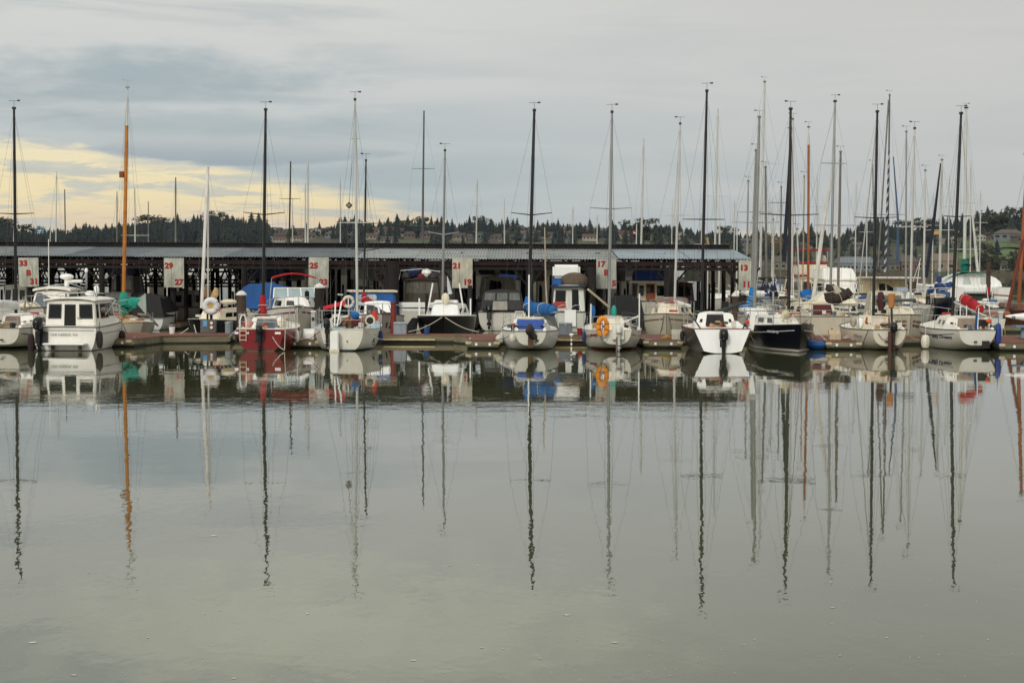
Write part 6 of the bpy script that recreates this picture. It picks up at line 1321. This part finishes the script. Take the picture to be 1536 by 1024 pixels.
t, b, tp = far_sail('sailboat with reddish wooden mast and blue cover cone', (1212.5, 436), (1213, 191), 108, M((146, 88, 50), .45), .085, hullm=HM((200, 110, 70)), white_top=(.9, ALUW), head=180)
wl_ = lambda px, py: local(t, at(px, py, 105))
sail_cover(t, [wl_(1213, 434), wl_(1213, 444), wl_(1212, 454), wl_(1213, 464)], [(.34, .2), (.42, .25), (.34, .22), (.14, .12)], M((24, 104, 176), .85)); sail_cover(t, [wl_(1211, 448), wl_(1205, 442), wl_(1200, 438)], [(.22, .2), (.24, .2), (.1, .1)], M((24, 104, 176), .85), 'cover_end')
t, b, tp = far_sail('sailboat with raked white furled sail in front of the trawler', (1257, 436), (1261, 228), 100, M((120, 112, 102), .5, .2), .085, ((338, 1.0, 0),), head=172, hullm=HM((208, 202, 188)))
MB().tube([local(t, at(1253, 235, 97)), local(t, at(1236, 330, 97)), local(t, at(1218, 462, 97))], [.04, .11, .13], 8).build('furled_jib', M((206, 202, 192), .7), t, True)
t, b, tp = far_sail('sailboat with blue and white striped furled sail', (1331, 430), (1334.5, 143), 122, M((90, 90, 92), .5), .07, ((322, 1.3, .02),), L=10, B=3.1)
fs = MB(); N_ = 90; r_ = .105
pa, pb = local(t, at(1333.5, 226, 121)), local(t, at(1327.5, 408, 121))
for i in range(N_):
    f0, f1 = i / N_, (i + 1) / N_; A, Bp = pa.lerp(pb, f0), pa.lerp(pb, f1); r0 = r_ * (.5 + .5 * f0)
    for j in range(10):
        ang = lambda k, i_: k * .6283; g = ((j / 10 + i / 7) % 1) < .55
        p = [A + V((r0*math.cos(ang(j, 0)), r0*math.sin(ang(j, 0)), 0)), A + V((r0*math.cos(ang(j+1, 0)), r0*math.sin(ang(j+1, 0)), 0)), Bp + V((r0*math.cos(ang(j+1, 0)), r0*math.sin(ang(j+1, 0)), 0)), Bp + V((r0*math.cos(ang(j, 0)), r0*math.sin(ang(j, 0)), 0))]
        fs.add(p, [(0, 1, 2, 3)], 0 if g else 1)
fs.build('furled_jib', [M((40, 52, 80), .8), M((176, 174, 164), .8)], t)
MB().tube([local(t, at(1340, 235, 123)), local(t, at(1347, 330, 123)), local(t, at(1346.5, 395, 123))], [.04, .08, .11], 8).build('blue_furled_sail', M((64, 88, 122), .8), t, True)
MB().tube([local(t, at(1333, 150, 122)), local(t, at(1317, 400, 122))], .06, 7).build('backstay_cover', GS, t)
far_sail('sailboat with slim plain mast right of the striped sail', (1359, 430), (1359.5, 198), 99, ALU, .06, ((332, .8, 0),))
far_sail('sailboat with short pale mast between taller ones by the hill', (1385.5, 430), (1388, 256), 108, ALUW, .07)
t, b, tp = far_sail('sailboat with dark slanted furled sail and royal blue cover', (1409, 420), (1413, 240), 125, ALUW, .1, ((345, 1.2, 0),), L=9, B=3, head=172)
MB().tube([local(t, at(1411, 245, 124)), local(t, at(1401, 330, 124)), local(t, at(1389, 416, 124))], [.05, .12, .14], 8).build('furled_jib', M((28, 34, 50), .8), t, True)
MB().box(local(t, at(1404, 349, 124)), (.5, .1, .28)).build('tan_bag', M((190, 150, 90), .8), t)
wl_ = lambda px, py: local(t, at(px, py, 122))
sail_cover(t, [wl_(1409, 414), wl_(1408, 425), wl_(1410, 436), wl_(1418, 431), wl_(1428, 425)], [(.16, .16), (.34, .3), (.5, .42), (.36, .3), (.26, .2)], DBLUEC)
sail_cover(t, [wl_(1393, 434), wl_(1399, 438)], [(.3, .3), (.24, .24)], DBLUEC, 'cover_end')
far_sail('sailboat with pale mast right of the catamaran mast', (1455.5, 420), (1456.5, 240), 138, ALUW, .06)
far_sail('sailboat with thin grey mast behind the boom of the last front boat', (1313, 430), (1309, 248), 115, GS, .05, wires=False)
far_sail('sailboat with thin white mast left of the wooden one', (1199, 430), (1196, 344), 104, ALUW, .06, wires=False)
far_sail('white sailboat hull low behind the navy sailboat', (1160, 440), (1160, 330), 92, ALUW, .05, cover=NAVYC, hullm=HM((226, 226, 220)), boomdir=-1, wires=False, head=172)

for (bx, tx, ty, D, lb) in ((1101, 1102, 300, 152, 'faint pale mast beyond the end of the moorage roof'), (1158, 1159, 296, 150, 'faint thin mast between the tallest mast and the navy sailboat'), (1225, 1226, 262, 146, 'faint pale mast between the orange mast and the raked sail'), (1283, 1284.5, 272, 148, 'faint mast left of the striped furled sail'), (1300, 1301, 300, 156, 'short faint mast beside the grey shed on the far shore'), (1399, 1400, 290, 150, 'faint mast left of the dark slanted furled sail'), (1423, 1424, 262, 146, 'faint mast between the royal blue cover and the black mast'), (1470, 1471, 286, 150, 'faint mast right of the catamaran'), (1052, 1052.5, 318, 150, 'faint mast just left of the racing sailboat mast'), (895, 896, 322, 152, 'faint mast left of the aluminium mast above sign 17')):
    far_sail('distant sailboat with ' + lb, (bx, 380), (tx, ty), D, ALUW, .055, ((ty + 48, .7, 0),), L=7, B=2.4, head=180)
# motor boats at the right
def trimbox(t, c, d, mat, name, bev=.04): return MB().box(c, d).build(name, mat, t, bevel=bev)
RDT = M((150, 30, 38), .7)
t, H, T = yacht('white trawler with red bimini and red trimmed flybridge', 1206, 1272, 478, 448, 112, 11, HM((220, 212, 192), (150, 40, 40), .0, .3), cabin=(.05, .95, 418, FR, CREAM), head=180, stripe=[(.02, .1, M((150, 40, 44), .5))])
z = t['ztop']; trimbox(t, (0, 4.6, z + .45), (2.3, 2.6, .9), CREAM, 'flybridge', .12); trimbox(t, (0, 4.6, z + .12), (2.55, 3.0, .12), RDT, 'red_trim', .02); trimbox(t, (0, 4.4, z + 1.02), (2.3, 2.4, .16), RDT, 'red_dodger', .03); trimbox(t, (0, 4.4, z + 1.95), (2.5, 2.2, .14), RDT, 'bimini_top', .05)
for sx_ in (-1, 1):
    for y in (3.5, 5.3): MB().tube([(sx_ * 1.15, y, z + .9), (sx_ * 1.15, y, z + 1.95)], .03, 5).build('bimini_pole', STEEL, t)
MB().ell((-1.15, 3.6, z + 1.3), (.25, .25, .3)).build('white_cover', PUREW, t)
t, H, T = yacht('large white sedan motor yacht with dark wraparound windows', 1244, 1340, 484, 446, 108, 12, HM((200, 196, 182)), cabin=(.02, .72, 422, [('front', .03, .97, .3, .8), ('left', .05, .95, .35, .85), ('right', .05, .95, .35, .85)], WHITE), head=180)
z = t['ztop']; T2 = Trunk(2.6, 7.6, 2.9, 2.4, z, .78, .2, .9, .86, .06)
for vv in T2.b + T2.t: vv.x += .55
T2.mesh().build('flybridge', WHITE, t, bevel=.06)
for x in (.0, 1.1): trimbox(t, (x, 6.9, z + .45), (.25, .1, .2), GLASS, 'flybridge_light', .02)
wash_rail(t, H, .45, .99, .55, PUREW)
t, H, T = yacht('white boat with cream canopy and a row of dark windows behind the sloop', 1225, 1296, 500, 470, 88, 9, HM((206, 202, 190)), cabin=(.1, .98, 458, [('back', .1, .24, .3, .9), ('back', .3, .52, .3, .9), ('back', .56, .78, .3, .9), ('back', .82, .95, .3, .9)], M((206, 200, 184), .5)))
z = t['ztop']; Trunk(1.0, 4.5, 2.5, 2.2, z, .62, .9, .9, .4, .05).mesh().build('canopy', CREAM, t, bevel=.05)
t, H, T = yacht('open fishing boat with black canopy top by the blue cover', 1128, 1166, 486, 450, 98, 8, HM((216, 214, 206)), cabin=(.1, .9, 424, FR, M((150, 150, 146), .5)), head=180, glass=M((70, 82, 90), .2))
z = t['ztop']; MB().loft([[(x, y, z + .12 - .14 * x * x) for y in (2, 5)] + [(x, y, z + .26 - .14 * x * x) for y in (5, 2)] for x in (-1.0, -.6, 0, .6, 1.0)]).build('canopy_top', M((30, 30, 32), .8), t)
t, H, T = yacht('white cruiser with dark radar arch and orange box', 1156, 1208, 484, 457, 94, 9, HM((216, 212, 200), (150, 60, 44), .0, .3), cabin=(.1, .8, 440, FR, WHITE), head=180, stripe=[(.25, .45, M((168, 60, 40), .5))])
trimbox(t, (-.85, 3, 2.0), (.5, .5, .4), M((150, 80, 56), .6), 'orange_box'); MB().tube([(-1.1, 4, 1.9), (-1.0, 4, 3.0), (.6, 4, 3.0), (.9, 4, 1.9)], .05, 6).build('radar_arch', DARK, t); MB().ell((.9, 5.2, 2.0), (.35, .3, .5)).build('folded_sail', M((24, 28, 48), .8), t)
t, H, T = yacht('low white boat under white wraps right of the pilings', 1108, 1158, 500, 470, 88, 7, HM((196, 190, 174)), cabin=(.05, .95, 464, [], PUREW)); trimbox(t, (.2, 2.5, 2.2), (1.2, 2.4, .25), PUREW, 'wrap', .1)
t, H, T = yacht('wooden cabin workboat with tan wheelhouse among the masts', 1322, 1392, 478, 448, 104, 10, HM((186, 180, 160)), cabin=(.05, .95, 420, [('front', .06, .26, .2, .8), ('front', .66, .78, .05, .9), ('front', .84, .95, .3, .8), ('front', .32, .52, .3, .8)], M((190, 176, 144), .6)), head=180)
trimbox(t, (0, 5, t['ztop'] + .05), (3.2, 5.4, .1), M((206, 204, 196), .5), 'roof_slab', .03); trimbox(t, (-.9, 8.2, 2.0), (.5, .5, 1.5), M((72, 50, 36), .7), 'wood_locker')
t, H, T = yacht('dark blue hulled boat with white bow rail behind the red sail cover', 1404, 1452, 486, 453, 96, 9, HM((18, 22, 34)), cabin=(.15, .85, 444, [('front', .2, .45, .2, .8)], M((196, 186, 166), .5)), head=180); wash_rail(t, H, .3, .99, .6, PUREW); cushion_fender(t, (-.9, 8.3, .8), .5, .8, BLACK)
trimbox(t, (-.5, 5, 2.0), (.7, .8, .35), M((52, 84, 130), .7), 'blue_bundle')
for lb, p0, p1, yw, yd, D, L, top, m_, hd in (('white cruiser with grey cabin tucked behind the blue folded cover', 1140, 1186, 492, 466, 90, 8, 448, M((150, 154, 154), .5), 180), ('small white cruiser with tan cabin behind the navy sailboat bow', 1180, 1226, 494, 468, 87, 7, 452, M((190, 178, 152), .5), 180),
    ('white runabout with dark windshield between the sloop and the workboat', 1288, 1330, 492, 468, 92, 7, 452, M((210, 206, 196), .5), 180), ('cream cabin boat behind the brown striped sailboat', 1376, 1418, 488, 462, 95, 8, 446, CREAM, 180), ('white express cruiser beyond the black masted white sailboat', 1296, 1340, 470, 448, 122, 10, 432, WHITE, 180),
    ('grey white cruiser between the trawler and the thick aluminium mast', 1150, 1196, 462, 444, 134, 10, 428, M((186, 188, 186), .5), 180), ('white cruiser low beyond the workboat and the blue cover', 1372, 1412, 462, 446, 132, 9, 430, WHITE, 180), ('white skiff with grey console near the blue fender', 1484, 1506, 505, 494, 83, 5, 484, M((150, 154, 156), .5), 180), ('white cabin boat behind the varnished bowsprit', 1488, 1530, 484, 468, 98, 8, 456, WHITE, 180)):
    t, H, T = yacht(lb, p0, p1, yw, yd, D, L, HM((214, 210, 200)), cabin=(.12, .88, top, FR, m_), head=hd, stripe=[(.12, .16, M((70, 90, 120), .5))]); wash_rail(t, H, .4, .98, .5)
    rr = random.Random(p0); z = t['ztop']; MB().tube([(rr.uniform(-.6, .6), L * .5, z), (rr.uniform(-.6, .6), L * .5, z + rr.uniform(1, 2.4))], .02, 5).build('antenna', PUREW, t); MB().ell((rr.uniform(-.4, .4), L * .45, z + .12), (.22, .22, .12)).build('radar_dome', PUREW, t); MB().box((rr.uniform(-.5, .5), L * .55, z + .1), (.5, .6, .2)).build('roof_gear', rr.choice((DARK, TARP, CREAM)), t, bevel=.04)
# white catamaran with the green bottom edge
ct = thing('catamaran', 'white catamaran with green waterline bands and a domed cabin', 'catamaran', (at(1466, 470, 124).x, 124, 0), R(4))
CH_ = HM((234, 232, 224), (22, 110, 84), .62, .3)
for x in (-1.75, 1.95):
    H = Hull(9.5, 1.5, 2.2, 2.4, .9, .35, over=.2, kz=-.4, k0=-.4, dip=0); mb = H.mesh(14, 10)
    o = mb.build('hull', CH_, ct, True); o.location = (x, 0, 0)
    d_ = H.deck().build('deck', PUREW, ct); d_.location = (x, 0, 0); s_ = H.band(.16, .2, 0, .95).build('hull_stripe', M((40, 120, 110), .5), ct); s_.location = (x, 0, 0)
trimbox(ct, (.1, 4.2, 2.0), (3.2, 7.5, .5), PUREW, 'bridge_deck', .1)
secs = []
for i in range(8):
    f = i / 7; w_ = 2.5 * (1 - .25 * f); hh = 1.15 * math.sin(math.pi * (.28 + .72 * f) ** .9) ** .6 if f < 1 else .05
    secs.append([(.1 + w_ * .9 * math.cos(math.pi * j / 9), 1.2 + 5 * f, 2.25 + hh * math.sin(math.pi * j / 9)) for j in range(10)])
MB().loft(secs).build('domed_cabin', PUREW, ct, True)
for (x, w_) in ((-.75, .8), (.6, 1.1)): MB().loft([[(x, 1.12, 2.45), (x + w_ * .8, 1.12, 2.45), (x + w_ * .8, 1.25, 2.45), (x, 1.25, 2.45)], [(x + .1, 1.12, 3.05), (x + w_ * .6, 1.12, 3.0), (x + w_ * .6, 1.3, 3.0), (x + .1, 1.3, 3.05)]]).build('cabin_window', M((190, 196, 194), .2), ct)
trimbox(ct, (-1.5, 1.4, 3.35), (5.0, 1.6, .06), M((40, 124, 104), .7), 'green_bimini', .01)
for x in (-3.6, -1.2, .6): MB().tube([(x, 1.4, 2.2), (x, 1.4, 3.35)], .03, 5).build('bimini_pole', STEEL, ct)
b = local(ct, at(1446, 440, 128)); tp = local(ct, at(1449.3, 162, 128)); b.z = 2.2
rig(ct, b, tp, ALUW, .13, [((at(1449, 304, 128).z - b.z) / (tp.z - b.z), .95, 0), ((at(1449, 374, 128).z - b.z) / (tp.z - b.z), 1.35, 0)], (2.4, 4.4, 2.4), [V((.1, 9.2, 2.6))], V((.1, .2, 2.3)))
MB().tube([local(ct, at(1458, 315, 126)), local(ct, at(1467, 412, 126))], [.07, .12], 8).build('furled_sail', M((212, 210, 202), .6), ct, True)
sail_cover(ct, [local(ct, at(1446, 388, 126)), local(ct, at(1447, 398, 126)), local(ct, at(1446, 408, 126))], [(.25, .2), (.5, .3), (.4, .25)], M((22, 108, 92), .85), 'green_sail_cover')
lb = thing('lantern_box', 'red lantern box fixed to the grey brown piling', 'lantern', at(1483, 437, 120.6)); trimbox(lb, (0, 0, 0), (.2, .2, .5), M((176, 22, 36), .5), 'box', .02); MB().ell((0, 0, .27), (.09, .09, .06)).build('cap', M((150, 20, 30), .5), lb); MB().box((0, .1, 0), (.08, .2, .08)).build('bracket', STEEL, lb)
for (px, py, lb_) in ((1415, 452, 'pale small dinghy behind the red sail cover'),): pass
# at the right edge: wooden masts, orange kayak, stand
t, b, tp = far_sail('wooden ketch with brown raked masts at the right edge', (1528, 462), (1541, 240), 100, M((140, 78, 36), .45), .12, head=184, hullm=HM((96, 56, 36)), L=10, B=3.0, cab=TEAK)
MB().tube([local(t, at(1534, 360, 97)), local(t, at(1511, 468, 96))], [.1, .12], 8).build('furled_jib', M((104, 48, 32), .8), t, True)
MB().tube([local(t, at(1480, 471, 92)), local(t, at(1512, 472, 93))], [.12, .2], 8).build('varnished_bowsprit', M((146, 84, 48), .5), t)
kd = thing('kayak', 'orange kayak with a white bow lying on a blue stand', 'kayak', at(1528, 475, 76)); secs = []
for i in range(9):
    f = i / 8; r_ = max(.03, .34 * math.sin(math.pi * min(.5, f * .62 + .02)) ** .8); secs.append([(-.62 + 3.6 * f, r_ * 1.0 * math.cos(j * .6283), -.1 + .12 * (1 - f) + r_ * .95 * math.sin(j * .6283)) for j in range(10)])
MB().loft(secs[2:]).build('hull', ORRED, kd, True); MB().loft(secs[:3]).build('bow', PUREW, kd, True); text('10', .2, (-.33, -.27, -.03), (R(78), 0, R(12)), TXT, kd, 'bow_number', .008)
sd_ = thing('kayak_stand', 'blue grey stand holding the orange kayak', 'stand', (kd.location.x + .6, 76.2, 0)); zt = kd.location.z - .45
MB().box((.2, 0, zt), (1.9, .7, .1)).build('shelf', M((110, 134, 150), .6), sd_)
for x in (-.35, .2): MB().box((x, 0, zt / 2), (.12, .12, zt - .1)).build('stand_leg', M((120, 150, 170), .6), sd_)
MB().box((-.1, .05, zt - .35), (.3, .06, .5)).build('panel', M((80, 120, 160), .6), sd_)
# small loose things on the docks
line(at(283, 492, 77.4), at(252, 505, 77.0), .1, .022, ROPE, 'thick white mooring line from the navy sailboat to the dock'); line(at(291, 487, 77.3), at(296, 506, 76.5), .0, .02, M((206, 190, 150), .8), 'pale rope hanging over the dock edge by the pedestal')
line(at(1215, 497, 73), at(1236, 516, 71.6), .1, .016, ROPED, 'dark line from the navy sailboat to the finger dock'); line(at(1218, 490, 76), at(1248, 516, 72), .05, .018, ROPE, 'pale line crossing the right hand finger dock')
line(at(185, 487, 76), at(193, 505, 78), .05, .014, ROPED, 'dark mooring line at the bow of the white cabin boat')
bl_ = MB().ell((0, 0, 0), (.5, .35, .22)).build('blue_tarp_bundle', TARP, None, True); bl_.location = at(1222, 517, 71.6) ; bl_.location.z = .2; tag(bl_, 'crumpled blue tarp at the end of the right hand finger dock', 'tarp')
cf = thing('corner_fender', 'dirty white corner fender on the finger dock left of the blue washboard boat', 'fender', at(749, 509, 71.5)); MB().ell((0, 0, 0), (.17, .2, .22)).build('pad', M((206, 198, 180), .7, 0, .2), cf, True)
def hose(label, cx, cy, D, m_, n=3):
    p = at(cx, cy, D); p.z = DZ + .02; o = MB().tube([((.26 - .006 * i) * math.cos(i * .5), (.26 - .006 * i) * math.sin(i * .5), .02 + .004 * i) for i in range(13 * n)], .02, 5).build('hose_coil', m_); o.location = p; tag(o, label, 'hose', None)
hose('coiled green hose on the finger dock beside the red sailboat', 452, 512, 73.5, M((40, 80, 50), .6)); hose('coiled yellow hose on the finger dock left of the racing sailboat', 1000, 512, 73.4, M((190, 160, 60), .6)); hose('coiled white rope on the finger dock right of the navy sailboat', 1270, 512, 73.5, ROPE)
for i, (px, D, m_, lb_) in enumerate(((463, 72, PUREW, 'white dock step beside the red sailboat'), (1016, 73.0, M((190, 184, 170), .7), 'pale dock step beside the racing sailboat'), (1252, 73.5, M((196, 180, 150), .7), 'tan dock step on the right hand finger dock'))):
    st_ = thing('dock_step', lb_, 'step', (at(px, 510, D).x, D, DZ)); MB().box((0, 0, .12), (.5, .4, .24)).build('lower_step', m_, st_, bevel=.01); MB().box((0, .22, .34), (.5, .24, .2)).build('upper_step', m_, st_, bevel=.01)

# ---------------------------------------------------------------- the air over the water
m = newmat('haze_air'); v_ = N('ShaderNodeVolumePrincipled'); o_ = N('ShaderNodeOutputMaterial'); LK(v_.outputs[0], o_.inputs['Volume'])
v_.inputs['Color'].default_value = (.80, .86, .92, 1); v_.inputs['Density'].default_value = .00003; v_.inputs['Anisotropy'].default_value = .2
MB().box((0, 880, 31), (5200, 1860, 66)).build('haze', m, kind='stuff')
